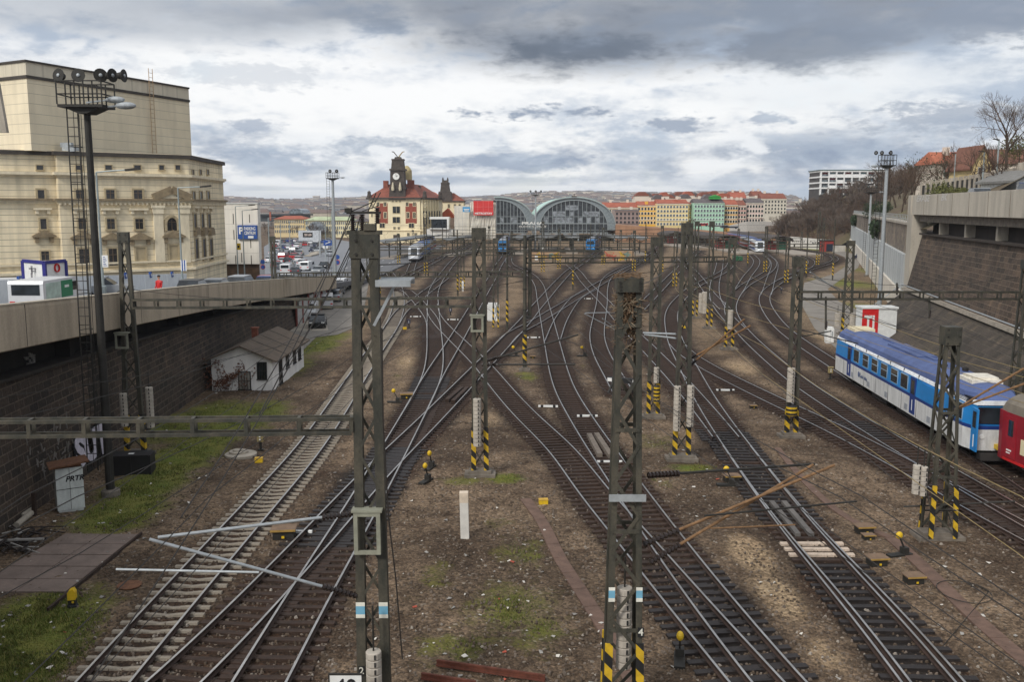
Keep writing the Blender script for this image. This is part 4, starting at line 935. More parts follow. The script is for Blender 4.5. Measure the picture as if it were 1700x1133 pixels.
for i, (x0, y0, x1, y1, lb)in enumerate(((2, 874, 33, 852, 'shorter pale concrete pipe on the rubble by the left wall'), (27, 873, 52, 852, 'longer pale concrete pipe lying beside the post near the left wall'), (36, 858, 52, 845, 'third concrete pipe half hidden behind the other two at the wall'))):
 a=G(x0, y0, .18);b_=G(x1, y1, .18);m=MB().tube([a+Vector((0, 0, 0)), b_], .13, 10);m.lathe([(.09, 0), (.09, .02)], (0, 0, -5), 4)if False else None
 solo('concrete_pipe', m, CONC, lb, 'pipe', (a.x, a.y, 0), 'concrete pipes by the left wall')
q=G(57, 858);solo('timber_post', MB().bar((q.x, q.y, -.1), (q.x+.04, q.y, 1.05), .16, .13), SLT, 'short dark timber post standing beside the concrete pipes', 'post', (q.x, q.y, 0))
m=MB();r=random.Random(9);q=G(20, 905)
for i in range(60):
 c=q+Vector((r.uniform(-2.0, 1.1), r.uniform(-1.0, 1.4), r.uniform(.02, .35)));a=r.uniform(0, 3.1);L_=r.uniform(.3, 1.0);d=Vector((math.cos(a), math.sin(a), r.uniform(-.15, .15)))*L_
 m.bar(c-d, c+d, r.uniform(.03, .12), r.uniform(.02, .06), mi=0 if r.random()<.8 else 1)
solo('scrap_heap', m, [M('scrap_dark', S(44, 36, 32), .9, var=.4, scale=2), M('scrap_pale', S(150, 146, 140), .9)], 'heap of dark scrap boards and sticks against the stone wall at lower left', 'scrap heap', q)
SLAB=M('paving_slab', S(120, 105, 96), .9, var=.2, scale=.9, fine=.08)
a, b_, c_, d_=G(109, 888), G(230, 889), G(109, 986), G(-60, 986)
pv_=thing('paved_pad', 'brown concrete slab pad laid in two rows on the left verge', 'paving', ((a.x+c_.x)/2, c_.y, 0))
m=MB()
for i in range(2):
 for j in range(5):
  def pp(u, v):return(a.lerp(b_, u)).lerp(d_.lerp(c_, u), v)
  k=.005;u0, u1, v0, v1=i/2+k, (i+1)/2-k, j/5+k, (j+1)/5-k;zz_=.05+.004*((i*3+j*2)%3)
  P4=[pp(u0, v1), pp(u1, v1), pp(u1, v0), pp(u0, v0)]
  W('slab', MB().add([(p.x, p.y, zz_)for p in P4]+[(p.x, p.y, -.05)for p in P4], [(0, 1, 2, 3), (0, 4, 5, 1), (1, 5, 6, 2), (2, 6, 7, 3), (3, 7, 4, 0)]), SLAB, pv_)
W('kerb', MB().bar((b_.x+.12, b_.y, .06), (c_.x+.12, c_.y-1.5, .06), .08, .14), SLT, pv_)
q=G(121, 1008);ys_=thing('dwarf_signal', 'yellow hooded dwarf signal with black base at lower left', 'signal', (q.x, q.y, 0), .2)
ys_.scale=(.68, .68, .66);L('base', MB().lathe([(.26, 0), (.26, .1), (.2, .14)], n=12).box(-.17, .17, -.15, .15, .14, .42), BLACK, ys_)
L('hood', MB().prism([(-.18, .42), (.18, .42), (.18, .8), (.1, .98), (-.1, .92), (-.18, .8)], -.2, .18), YELLOW, ys_);L('lens', MB().lathe([(.06, -.17), (.06, -.152)], (.05, 0, .3), 10, ax='Y'), YELLOW, ys_)
q=G(215, 974);solo('manhole_cover', MB().lathe([(.42, .03), (.42, .06), (.36, .07)], q, 18), RUST, 'rust brown round manhole cover in the gravel left of the tracks', 'manhole cover', q)
q=G(400, 757);mr=thing('manhole_ring', 'pale stacked concrete manhole rings beside the leftmost track', 'manhole', q)
W('ring', MB().lathe([(.85, -.02), (.85, .12), (.8, .14)], q, 20), CONC, mr);W('ring', MB().lathe([(.5, .142), (.5, .24), (.45, .25)], q+Vector((-.15, .1, 0)), 18), CONC, mr);W('lid', MB().lathe([(.28, .252), (.28, .31)], q+Vector((-.18, .1, 0)), 14), CONC, mr)
q=G(772, 893);wp=thing('concrete_post', 'tall white square concrete post standing alone in the middle foreground', 'post', q)
W('shaft', MB().bar((q.x, q.y, -.05), (q.x-.03, q.y, 1.5), .34, .3), M('post_white', S(208, 204, 196), .85, var=.1, scale=3), wp);W('cap', MB().bar((q.x-.03, q.y, 1.502), (q.x-.035, q.y, 1.92), .35, .31), M('post_cap', S(206, 190, 170), .9), wp)
for(x0, y0, x1, y1, lb)in((725, 1104, 905, 1130, 'upper of two rusty rails lying on the ground at the bottom edge'), (700, 1126, 790, 1140, 'lower rusty rail lying on the ground at the bottom edge')):
 a=G(x0, y0, .1);b_=G(x1, y1, .1);solo('rusty_rail', MB().bar(a, b_, .15, .05).bar(a+Vector((0, 0, .06)), b_+Vector((0, 0, .06)), .03, .1).bar(a+Vector((0, 0, .13)), b_+Vector((0, 0, .13)), .07, .05), M('deep_rust', S(92, 50, 36), .85, var=.3, scale=4), lb, 'rail', (a.x, a.y, 0), 'rusty rails on the ground')
def trough(pts, label, wd=.5):
 P_=smooth2(resample(catmull([G(*p).xy for p in pts]), .5), 4);m=MB();TM=M('trough_lid', S(104, 82, 70), .9, var=.22, scale=2, fine=.1)
 for i in range(len(P_)-1):
  n1=nrm(P_, i)*wd/2;n2=nrm(P_, i+1)*wd/2;a, c=P_[i], P_[i+1];zz_=.055+.004*(i%3);c=a.lerp(c, .975)
  m.add([(*(a-n1), zz_), (*(a+n1), zz_), (*(c+n2), zz_), (*(c-n2), zz_), (*(a-n1), -.05), (*(a+n1), -.05), (*(c+n2), -.05), (*(c-n2), -.05)], [(0, 1, 2, 3), (0, 4, 5, 1), (1, 5, 6, 2), (2, 6, 7, 3), (3, 7, 4, 0)])
 solo('cable_trough', m, TM, label, 'cable trough', (P_[0].x, P_[0].y, 0))
trough([(872, 830), (900, 868), (930, 930), (975, 1000), (1030, 1090), (1060, 1160)], 'brown cable trough curving from the middle foreground to the big right mast')
trough([(1480, 895), (1540, 950), (1600, 1010), (1660, 1065), (1740, 1130)], 'brown cable trough running diagonally across the lower right corner', .55)
trough([(1290, 745), (1310, 770), (1350, 815), (1420, 870), (1480, 895)], 'narrow brown cable trough between the right track and the striped mast', .35)
def legbar(m, p0, p1, w0, d0, w1, d1):m.bar(p0, p1, w0, d0, up=(0, 1, 0), w2=w1, h2=d1)
def mast(px, pbase, ptopy, Y, wb, wt, label, lw=.2, kind=2, stripe=2.4, found=True, group=None, name='catenary_mast', plate=.55, topx=None, dp=.24, far=False):
 b0=AY(px, pbase, Y)if pbase else AY(px, 700, Y)
 if pbase:b0=G(px, pbase);Y=b0.y
 b0.z=0;H=ZY(ptopy, Y)
 t=thing(name, label, 'catenary mast', b0, 0, group)
 wl=lambda z:lerp(wb, wt, z/H)/2
 if kind==1:
  L('pole', MB().tube([(0, 0, 0), (0, 0, H*.5), (0, 0, H)], lw, 10, r2=lw*.8), STEEL, t)
  for z in np.arange(1.6, H, 1.7):L('collar', MB().lathe([(lw*1.12, z), (lw*1.12, z+.1)], n=10), STEELD, t)
 elif kind==2:
  for s in(-1, 1):
   L('leg', MB().bar((s*wl(0), 0, 0), (s*wl(H), 0, H), lw, dp, up=(0, 1, 0), w2=lw*.9, h2=dp*.85), STEEL, t)
  m=MB();k=max(5, int(H/(1.05 if not far else 1.6)));
  for i in range(k):
   z0=.4+(H-.9)*i/k;z1=.4+(H-.9)*(i+1)/k;s=1 if i%2 else-1
   for dy in((-dp/2+.02, dp/2-.02)if not far else(0, )):
    sg_=s if dy<0 else-s
    m.bar((-sg_*wl(z0), dy, z0), (sg_*wl(z1), dy, z1), .07, .02, up=(0, 1, 0))
  L('bracing', m, STEEL, t)
  L('top_plate', MB().box(-wl(H)-lw/2-.02, wl(H)+lw/2+.02, -dp/2-.02, dp/2+.02, H-plate, H+.02), STEEL, t)
  if not far:
   m=MB()
   for sx in(-1, 1):
    for z in(H-plate+.1, H-.12):
     m.lathe([(.035, -dp/2-.05), (.035, -dp/2-.015)], (sx*wl(H)*.9, 0, z), 8, ax='Y')
   L('bolt', m, STEELD, t)
 else:
  m=MB();kk=.17
  for sx in(-1, 1):
   for sy in(-1, 1):
    p0=Vector((sx*wl(0), sy*wl(0), 0));p1=Vector((sx*wl(H), sy*wl(H), H))
    q=MB();q.bar(p0, p1, lw, .035, up=(0, 1, 0), w2=lw*.85)
    q.bar(p0+Vector((sx*lw*.42, -sy*lw*.5, 0)), p1+Vector((sx*lw*.36, -sy*lw*.42, 0)), .035, lw, up=(0, 1, 0), h2=lw*.85)
    L('leg', q, STEEL, t)
  k=int(H/.95)
  for f in range(4):
   for i in range(k):
    z0=.3+(H-.9)*i/k;z1=.3+(H-.9)*(i+1)/k;s=1 if(i+f)%2 else-1
    a, c=wl(z0), wl(z1)
    if f==0:m.bar((-s*a, -a-.03, z0), (s*c, -c-.03, z1), .085, .02, up=(0, 1, 0))
    if f==1:m.bar((-s*a, a+.03, z0), (s*c, c+.03, z1), .085, .02, up=(0, 1, 0))
    if f==2:m.bar((-a-.03, -s*a, z0), (-c-.03, s*c, z1), .02, .085, up=(0, 1, 0))
    if f==3:m.bar((a+.03, -s*a, z0), (c+.03, s*c, z1), .02, .085, up=(0, 1, 0))
   for z in np.arange(2.6, H-1, 2.6):
    a=wl(z)+.035
    if f==0:m.box(-a, a, -a-.012, -a+.012, z, z+.1)
    if f==1:m.box(-a, a, a-.012, a+.012, z, z+.1)
  L('bracing', m, STEEL, t)
  a=wl(H)+lw/2+.03
  q=MB().box(-a, a, -a, a, H-plate, H+.02);L('top_plate', q, STEEL, t)
  m=MB()
  for sx in(-.75, .75):
   for z in(H-plate+.08, H-plate/2, H-.08):m.lathe([(.035, -a-.03), (.035, -a+.01)], (sx*a, 0, z), 8, ax='Y')
  L('bolt', m, STEELD, t)
 if stripe:
  if kind==1:L('warning_band', MB().tube([(0, 0, .8), (0, 0, .8+stripe)], lw*1.08, 10), HAZ, t)
  else:
   for s in(-1, 1):
    z0, z1=.12, stripe;dpp=dp if kind==2 else lw
    if kind==2:q=MB().bar((s*wl(z0), 0, z0), (s*wl(z1), 0, z1), lw+.03, dp+.03, up=(0, 1, 0));L('warning_band', q, HAZ, t)
    else:
     for sy in(-1, 1):q=MB().bar((s*wl(z0)+s*.02, sy*wl(z0)+sy*.02, z0), (s*wl(z1)+s*.02, sy*wl(z1)+sy*.02, z1), lw+.04, .05, up=(0, 1, 0));L('warning_band', q, HAZ, t)
 if found:
  f=wb/2+.45;L('foundation', MB().box(-f, f, -.5, .5, -.15, .16).box(-f+.2, f-.2, -.35, .35, .161, .3), CONCD, t)
 t['H']=H
 return t
mA=mast(612, None, 391, 23, .64, .43, 'tall olive twin channel mast in the left foreground, carrying a grating bracket and insulators', .235, 2, 0, plate=.55, dp=.28)
mB_=mast(1040, None, 462, 23, .82, .42, 'olive four legged lattice mast in the right foreground with a twig nest on top', .16, 3, 2.3, plate=.32)
mC=mast(797, 790, 379, 0, .64, .46, 'twin leg lattice mast in the centre with striped feet on a square concrete base', .2, 2, 2.5)
mD=mast(1131, 764, 371, 0, .74, .36, 'tall lattice mast right of centre with two pale counterweights side by side', .2, 2, 2.5)
mE=mast(1313, 726, 427, 0, .52, .42, 'lattice mast with one striped counterweight at the right curve', .2, 2, 1.9)
mF=mast(1556, 893, 543, 0, .95, .42, 'lattice mast on a square base before the blue railcar', .14, 3, 2.3, plate=.7)
mG=mast(226, 757, 386, 0, .93, .34, 'lattice mast on the left verge beside the black box', .2, 2, 2.3)
mH=mast(1690, None, 432, 57, 1.0, .55, 'lattice mast at the right edge before the stone wall', .16, 3, 0, found=False)
mI=mast(1405, 556, 400, 0, .95, .6, 'lattice mast by the service road right, left of the red and white container', .22, 2, 2.0)
mJ=mast(1084, 694, 394, 0, .6, .5, 'slim lattice mast half hidden behind the nest mast, with a short counterweight', .2, 2, 2.4)
mK=mast(1210, 581, 396, 0, .66, .5, 'lattice mast with pale counterweight beside the double curve right of centre', .2, 2, 2.2)
mL_=mast(871, 616, 391, 0, 0, 0, 'grey tubular mast pair with yellow striped sleeve in the centre', .17, 1, 2.2)
L('pole', MB().tube([(.42, .4, 4.5), (.42, .4, mL_['H']-.3)], .15, 10), STEEL, mL_);L('link', MB().box(-.1, .55, -.05, .45, 4.3, 4.5), STEELD, mL_);L('link', MB().box(-.1, .55, -.05, .45, 8.3, 8.45), STEELD, mL_)
mM=mast(458, 556, 393, 0, .35, .3, 'dark slim mast beside the raised road on the left, beyond the hut', .22, 2, 0, dp=.3, far=True)
mN=mast(1153, 529, 368, 0, .5, .4, 'thin mast with striped foot left of the twin pale counterweights right of centre', .15, 2, 2.2, far=True);mast(1177, 546, 368, 0, .5, .4, 'thin mast with striped foot right of the twin pale counterweights right of centre', .15, 2, 2.2, far=True)
def bands(t, zlist, wfun, lw, yoff, side=(-1, 1)):
 for s in side:
  for(z, h, mt)in zlist:
   L('route_mark', MB().cbox((s*wfun(z), yoff, z), (lw, .012, h)), mt, t)
SKYB=M('mark_blue', S(110, 165, 190), .6, var=.1);MWH=M('mark_white', S(220, 218, 205), .7)
bands(mA, [(ZY(1010, 23), .22, SKYB), (ZY(1010, 23)+.16, .1, MWH), (ZY(1010, 23)-.16, .1, MWH)], lambda z:lerp(.64, .43, z/mA['H'])/2, .23, -.152)
bands(mB_, [(ZY(976, 23), .2, SKYB), (ZY(976, 23)+.14, .08, MWH), (ZY(976, 23)-.15, .1, MWH)], lambda z:lerp(.82, .42, z/mB_['H'])/2, .16, -.44)
for t, s, x, y, z in((mA, '2', -.3, -.155, ZY(1110, 23)), (mB_, '4', .4, -.45, ZY(1038, 23))):
 L('number_plate', MB().cbox((x, y-.004, z), (.16, .008, .26)), BLACK, t);L('number', place(text_mb(s, .26, .004, .01), (x, y-.012, z)), MWH, t)
L('clamp_band', MB().box(-.46, .46, -.50, -.47, 0, .18).xf(Matrix.Translation((0, .0, ZY(828, 22.5)-.09))), GALV, mB_)
m=MB();r=random.Random(4);zt_=mB_['H']
for i in range(420):
 z=zt_-.4-abs(r.gauss(0, .55));a=r.uniform(0, 6.3);rr=r.uniform(.0, .3);c=Vector((rr*math.cos(a), rr*math.sin(a)*.8, z));d=Vector((r.gauss(0, 1), r.gauss(0, 1), r.gauss(0, .8))).normalized()*r.uniform(.12, .42)
 m.bar(c-d, c+d, .012, mi=r.randint(0, 1))
for i in range(60):
 c=Vector((r.uniform(-.3, .3), r.uniform(-.3, .3), zt_+r.uniform(.0, .12)));d=Vector((r.gauss(0, 1), r.gauss(0, 1), r.gauss(0, .3))).normalized()*r.uniform(.08, .25);m.bar(c-d, c+d, .012)
ns=solo('bird_nest', m.xf(Matrix.Translation(mB_.location)), [M('twig_brown', S(112, 90, 68), .9, var=.3, scale=9), M('twig_grey', S(138, 124, 104), .9, var=.3, scale=9)], 'untidy nest of twigs stuffed under the top plate of the right foreground mast', 'nest', mB_.location+Vector((0, 0, zt_-1.2)))
def cw_mesh(n_, r_):
 m=MB();h=.2
 for i in range(n_):m.lathe([(r_*.93, i*h), (r_, i*h+.02), (r_, i*h+h-.03), (r_*.93, i*h+h-.012)], n=14)
 return m
def cweight(x, y, ztop, n_, r_, label, slots=True, rod=None):
 t=thing('counterweight', label, 'counterweight', (x, y, ztop-n_*.2), 0, 'concrete disc counterweights on the masts')
 L('discs', cw_mesh(n_, r_), WEIGHT, t);L('rod', MB().tube([(0, 0, n_*.2), (0, 0, n_*.2+(rod or.8))], .025, 6), STEELD, t)
 if slots:
  m=MB()
  for i in range(n_):m.box(-.02+.06, .02+.06, -r_-.004, -r_+.02, i*.2+.04, i*.2+.16)
  L('slots', m, BLACK, t)
 return t
xA, yA=mA.location.x, mA.location.y
q=AY(621, 1078, 22.6);cweight(q.x+.0, 22.5, q.z, 8, .2, 'counterweight of stacked discs hanging on the left foreground mast', rod=1.2)
q=AY(1041, 975, 23.0);cweight(q.x-.06, 23.0, ZY(975, 23), 11, .2, 'counterweight of grey discs inside the legs of the right foreground mast')
for mt, px, y0, y1, rr, lb in((mC, 792, 662, 745, .2, 'pale counterweight hanging at the centre mast with square base'), (mD, 1125, 641, 717, .19, 'left of the two counterweights side by side on the tall mast'), (mD, 1147, 640, 714, .19, 'right of the two counterweights side by side on the tall mast'), (mE, 1314, 611, 668, .22, 'counterweight above a yellow block on the mast by the right curve'), (mJ, 1090, 610, 640, .17, 'short counterweight with yellow striped lower half behind the nest mast'), (mK, 1213, 515, 550, .26, 'counterweight on the mast beside the double curve'), (mF, 1523, 772, 824, .16, 'left of the two slim counterweights on the mast before the railcar'), (mF, 1534, 775, 826, .16, 'right of the two slim counterweights on the mast before the railcar'), (mG, 204, 653, 712, .2, 'left counterweight beside the mast on the left verge'), (mG, 247, 643, 716, .2, 'right counterweight beside the mast on the left verge'), (mI, 1391, 520, 545, .3, 'left counterweight on the mast by the service road'), (mI, 1416, 520, 543, .3, 'right counterweight on the mast by the service road'), (mN, 1164, 487, 520, .28, 'left counterweight of the two thin masts right of centre'), (mN, 1171, 485, 522, .4, 'right counterweight of the two thin masts right of centre')):
 Y=mt.location.y-.42;a=AY(px, y0, Y);z1=ZY(y1, Y);cweight(a.x, Y, a.z, max(3, int((a.z-z1)/.2)), rr, lb, slots=Y<60)
a=AY(1314, 682, mE.location.y-.45);solo('striped_block', MB().lathe([(.3, -.28), (.32, -.24), (.32, .24), (.3, .28)], n=14).xf(Matrix.Translation(a)), HAZH, 'yellow and black banded block under the counterweight at the right curve', 'block', a)
a=AY(1090, 655, mJ.location.y-.45);solo('striped_block', MB().lathe([(.17, -.55), (.19, -.5), (.19, .5), (.17, .55)], n=12).xf(Matrix.Translation(a)), HAZH, 'yellow striped block under the short counterweight behind the nest mast', 'block', a)
def beam(p0, p1, label, h=.42, step=1.25, ch=.11, group='portal beams across the tracks'):
 p0=Vector(p0);p1=Vector(p1);t=thing('portal_beam', label, 'portal beam', p0, 0, group);d=p1-p0;nn=Vector((d.y, -d.x, 0)).normalized()*.16
 for s in(-1, 1):
  W('chord', MB().bar(p0+nn*s+Vector((0, 0, h/2)), p1+nn*s+Vector((0, 0, h/2)), .05, ch), STEEL, t)
  W('chord', MB().bar(p0+nn*s-Vector((0, 0, h/2)), p1+nn*s-Vector((0, 0, h/2)), .05, ch), STEEL, t)
 k=max(3, int(d.length/step));m=MB();m2=MB()
 for i in range(k+1):
  q=p0.lerp(p1, i/k)
  for s in(-1, 1):m.bar(q+nn*s*1.0-Vector((0, 0, h/2-ch/2-.002)), q+nn*s*1.0+Vector((0, 0, h/2-ch/2-.002)), .1, .03, up=(0, 1, 0))
  m.bar(q-nn+Vector((0, 0, h/2+ch/2-.01)), q+nn+Vector((0, 0, h/2+ch/2-.01)), .08, .03)
 W('posts', m, STEEL, t);return t
YA=23
a=AY(584, 706, YA);bq=AY(-40, 712, 22.2);beam((bq.x, bq.y, bq.z), (a.x, a.y, a.z), 'near portal beam running from the left foreground mast out of the left edge', .36, 1.18, .085)
a=AY(222, 505, mG.location.y);bq=AY(785, 502, mC.location.y);beam(a, bq, 'portal beam between the left verge mast and the centre mast with square base')
a=AY(462, 457, mM.location.y);bq=AY(868, 455, mL_.location.y);beam(a, bq, 'portal beam ending at the tubular mast, passing before the train')
a=AY(876, 433, mL_.location.y);bq=AY(1205, 431, mK.location.y);beam(a, bq, 'portal beam from the tubular mast across to the double curve mast')
a=AY(1326, 491, mE.location.y);bq=AY(1690, 491, 57);beam(a, bq, 'portal beam on the right above the blue railcar')
a=AY(800, 500, mC.location.y);
for px, y0, y1, lb in((1371, 493, 548, 'left drop post hanging from the right portal beam'), (1543, 493, 530, 'middle drop post hanging from the right portal beam'), (1489, 470, 490, 'small upright on top of the right portal beam')):
 Y=lerp(mE.location.y, 57, (px-1326)/364);a=AY(px, y0, Y);c=AY(px, y1, Y);t=thing('drop_post', lb, 'post', c, 0, 'posts on the right portal beam')
 W('tube', MB().tube([a, c], .06, 8), STEEL, t);W('insulator', MB().lathe([(.05+.05*(i%2), i*.06)for i in range(8)], c+Vector((0, 0, .1)), 10), PORC, t)
def ins(m, a, b_, n_=9, r_=.085):
 a=Vector(a);b_=Vector(b_)
 for i in range(n_):
  q=a.lerp(b_, (i+.5)/n_);d=(b_-a).normalized()*((b_-a).length/n_*.25);m.tube([q-d, q+d], r_, 8)
 m.tube([a, b_], r_*.5, 6)
def arm(Y, segs, label, mt, r_=.045, insul=None, grp='cantilever arms over the tracks', name='cantilever_arm'):
 t=None
 for(x0, y0, x1, y1, *rr)in segs:
  Y0=Y if not isinstance(Y, tuple)else Y[0];Y1=Y if not isinstance(Y, tuple)else Y[1]
  a=AY(x0, y0, Y0);b_=AY(x1, y1, Y1)
  if t is None:t=thing(name, label, 'cantilever arm', a, 0, grp)
  k=.82 if insul else 1.0
  W('tube', MB().tube([a.lerp(b_, 1-k)if insul else a, b_], rr[0]if rr else r_, 8), mt, t)
  if insul:m=MB();ins(m, a, a.lerp(b_, 1-k));W('insulator', m, PORC, t)
 return t
arm((22.9, 21.2), [(590, 853, 262, 893), (592, 990, 248, 896)], 'pale grey tube arm pair reaching left from the left foreground mast', GALV, .04, True)
arm(21.4, [(430, 951, 193, 946)], 'straight pale steady arm below the arm pair at left', GALV, .03)
arm((23, 24.5), [(1068, 905, 1385, 775-2), (1078, 935, 1350, 772)], 'two rusty tube arms rising right from the right foreground mast', RUSTB, .04, True)
arm((23, 24.8), [(1075, 790, 1352, 771)], 'dark upper strut of the rusty arm pair', STEELD, .035, True)
arm((23.3, 24.5), [(1170, 857, 1422, 833)], 'dark steady arm over the oily track at right', STEELD, .028)
arm((22, 22.6), [(1180, 878, 1320, 872)], 'thin rusty steady arm at right foreground', RUSTB, .02)
arm((46.5, 45), [(806, 600, 960, 556), (800, 606, 955, 605)], 'dark arm pair reaching right from the centre mast', STEELD, .045, True)
arm((49.2, 47.5), [(1140, 612, 1236, 530), (1138, 600, 1246, 541)], 'rusty orange arm pair from the tall twin counterweight mast', RUSTB, .05, True)
arm((49.2, 51), [(1122, 562, 1070, 556), (1122, 555, 1068, 553)], 'short pale arm pair left of the tall twin counterweight mast', GALV, .05)
arm((37.5, 36.5), [(1560, 696, 1700, 612), (1560, 690, 1720, 630)], 'rusty arm pair at right before the red coach', RUSTB, .045, True)
arm((37.6, 36), [(1500, 842, 1685, 833), (1530, 848, 1590, 848)], 'dark low steady arm beside the striped mast at right', STEELD, .035)
arm((54, 53), [(1326, 547, 1425, 571), (1326, 560, 1380, 550)], 'thin arm right of the mast by the right curve', STEELD, .035)
arm((96, 92), [(1400, 488, 1345, 452), (1402, 484, 1350, 460)], 'long pale arm pair crossing the service road', GALV, .06)
arm((80, 82), [(1000, 529, 1030, 551), (970, 521, 1030, 552), (972, 520, 1030, 519)], 'pale thin arms left of the nest mast', GALV, .04)
t=thing('grating_bracket', 'grey grating platform on a diagonal strut at the left foreground mast', 'bracket', AY(626, 466, YA), 0)
a=AY(631, 467, YA);c=AY(683, 466, YA)
m=MB()
for i in range(19):x=lerp(a.x, c.x, i/18);m.box(x-.012, x+.012, YA-.45, YA+.45, a.z, a.z+.05)
W('grating', m, GALV, t);W('frame', MB().box(a.x-.05, c.x+.03, YA-.5, YA-.451, a.z-.1, a.z+.06).box(a.x-.05, c.x+.03, YA+.451, YA+.5, a.z-.1, a.z+.06).box(AY(616, 467, YA).x, a.x-.05, YA-.06, YA+.06, a.z-.1, a.z), GALV, t)
W('strut', MB().bar(AY(621, 541, YA-.1), AY(657, 471, YA-.1), .07), GALV, t)
hA=mA['H'];t=thing('pole_switch', 'pole switch with dark ribbed insulators on the head of the left foreground mast', 'switchgear', (xA, yA, hA+.02))
L('base', MB().box(-.42, .42, -.12, .12, .002, .1).box(.0, .28, -.16, .16, .102, .26), STEEL, t)
for x in(-.28, -.05, .32):
 m=MB();prof=[]
 for i in range(9):prof+=[(.04, .1+i*.045), (.075, .112+i*.045), (.075, .12+i*.045), (.04, .132+i*.045)]
 L('insulator', m.lathe(prof, (x, 0, 0 if x<0 else.16), 10), PORC, t)
L('crossarm', MB().box(-.42, .4, -.06, .06, .50, .56).box(-.46, -.3, -.08, .08, .53, .64), STEELD, t)
L('blades', MB().bar((-.3, 0, .56), (.3, 0, .82), .025).bar((.1, 0, .56), (.3, 0, 1.0), .025).bar((.2, -.05, .62), (.42, -.05, 1.02), .02).bar((-.05, .04, .56), (.36, .04, .7), .02), STEELD, t)
for mt, x0, y0, x1, y1, lb in((mA, 590, 855, 629, 918, 'square frame on the left foreground mast below the near beam'), (mC, 783, 527, 801, 550, 'pale square frame on the centre mast'), (mG, 192, 556, 212, 578, 'tilted frame on the left verge mast')):
 Y=mt.location.y-.32;a=AY(x0, y0, Y);c=AY(x1, y1, Y);m=MB();k=.05
 m.box(a.x, c.x, Y-.03, Y+.03, a.z-k, a.z+k);m.box(a.x, c.x, Y-.03, Y+.03, c.z-k, c.z+k);m.box(a.x-k, a.x+k, Y-.035, Y+.035, c.z-k, a.z+k);m.box(c.x-k, c.x+k, Y-.035, Y+.035, c.z-k, a.z+k)
 m.box(a.x-.1, c.x+.1, Y-.06, Y+.3, a.z+.06, a.z+.12)
 solo('hanging_frame', m, M('frame_paint', S(138, 138, 122), .7), lb, 'frame', (a.x, Y, c.z))
a=AY(547, 1122, 21.6);t=thing('speed_board', 'white board with black figures at the bottom edge below the left foreground mast', 'sign', (a.x+.38, 21.6, 0))
W('panel', MB().box(a.x, a.x+.78, 21.6, 21.63, a.z-.62, a.z), WHITE, t);W('frame', MB().box(a.x-.03, a.x+.81, 21.59, 21.64, a.z, a.z+.035).box(a.x-.03, a.x, 21.59, 21.64, a.z-.62, a.z-.002).box(a.x+.78, a.x+.81, 21.59, 21.64, a.z-.62, a.z-.002), STEELD, t)
W('figures', place(text_mb('40', .55, .006, .02), (a.x+.39, 21.592, a.z-.32)), BLACK, t);W('post', MB().tube([(a.x+.38, 21.68, -.05), (a.x+.38, 21.68, a.z-.1)], .035, 8), GALV, t)
m=MB();m.tube([AY(634, 545, 22.6), AY(636, 700, 22.6), AY(645, 860, 22.6), AY(657, 960, 22.7), AY(668, 1095, 22.8)], .02, 6)
solo('mast_cable', m, WIRE, 'thin dark cable running down beside the left foreground mast', 'cable', AY(668, 1095, 22.8))
FAR=[(631, 497, 412), (707, 455, 372), (662, 441, 388), (760, 492, 382), (768, 482, 395), (823, 545, 396), (842, 548, 393), (901, 452, 368), (928, 447, 380), (951, 482, 395), (1001, 440, 378), (1052, 450, 383), (1071, 440, 370), (1120, 476, 384), (1098, 452, 375), (1241, 444, 384), (1270, 452, 376), (1290, 425, 388), (1338, 462, 388), (1357, 440, 352), (1365, 432, 362), (1382, 466, 364), (1305, 470, 395), (612, 470, 398), (735, 432, 378), (812, 432, 376), (850, 434, 385), (980, 428, 372), (1030, 425, 382), (1140, 430, 368), (1200, 428, 374), (1225, 420, 380), (686, 420, 382), (950, 415, 376), (1330, 418, 385)]
FARLAB=['far mast standing left of the silver train with striped foot', 'far mast right behind the silver train', 'thin far mast left beside the canopy']
for i, (x, yb, yt)in enumerate(FAR):
 kd_=2 if i%3 else 1
 mast(x, yb, yt, 0, .55, .42, 'slim distant catenary mast with striped foot among the station throat tracks', .17 if kd_==2 else.13, kd_, 2.4 if yb>435 else 0, found=False, group='distant catenary masts before the station', far=True)
rm=random.Random(31)
for i in range(34):
 x=690+i*16+rm.uniform(-7, 7);yb=rm.uniform(398, 424)
 mast(x, yb, rm.uniform(370, 386), 0, .4, .3, 'slim distant catenary pole without stripes before the hall canopies', .11, 1, 0, found=False, group='distant plain poles before the hall', far=True)
for i, (x0, x1, y, Y)in enumerate(((612, 1060, 413, 118), (640, 1190, 402, 150), (690, 1240, 394, 185), (745, 1130, 389, 225), (880, 1330, 398, 165), (1180, 1365, 408, 130), (660, 1000, 421, 104))):
 a=AY(x0, y, Y);c=AY(x1, y, Y);beam(a, c, 'thin distant portal beam among the masts before the station', .4, 3.2, .1, group='distant portal beams before the station')
def wire(pts, label, r_=.012, name='overhead_wire', sag=0, mt=None):
 P_=[]
 for a, b_ in zip(pts, pts[1:]):
  a=Vector(a);b_=Vector(b_)
  for k in range(8):
   u=k/8;q=a.lerp(b_, u);q.z-=sag*4*u*(1-u);P_.append(q)
 P_.append(Vector(pts[-1]));solo(name, MB().tube(P_, r_, 4, cap=False), mt or WIRE, label, 'overhead wire', P_[0], 'overhead wires above the tracks')
WLAB={'A':'leftmost concrete sleeper track', 'B':'diagonal track from bottom left', 'C':'double curve track', 'F':'middle curving track', 'I':'track crossing under the centre mast', 'R':'oily track at lower right', 'S':'nearer long track to the right edge', 'T':'farther long track to the right edge', 'V':'railcar track', 'Q':'long diagonal track'}
WY=M('bronze_wire', S(150, 130, 86), .5, .4)
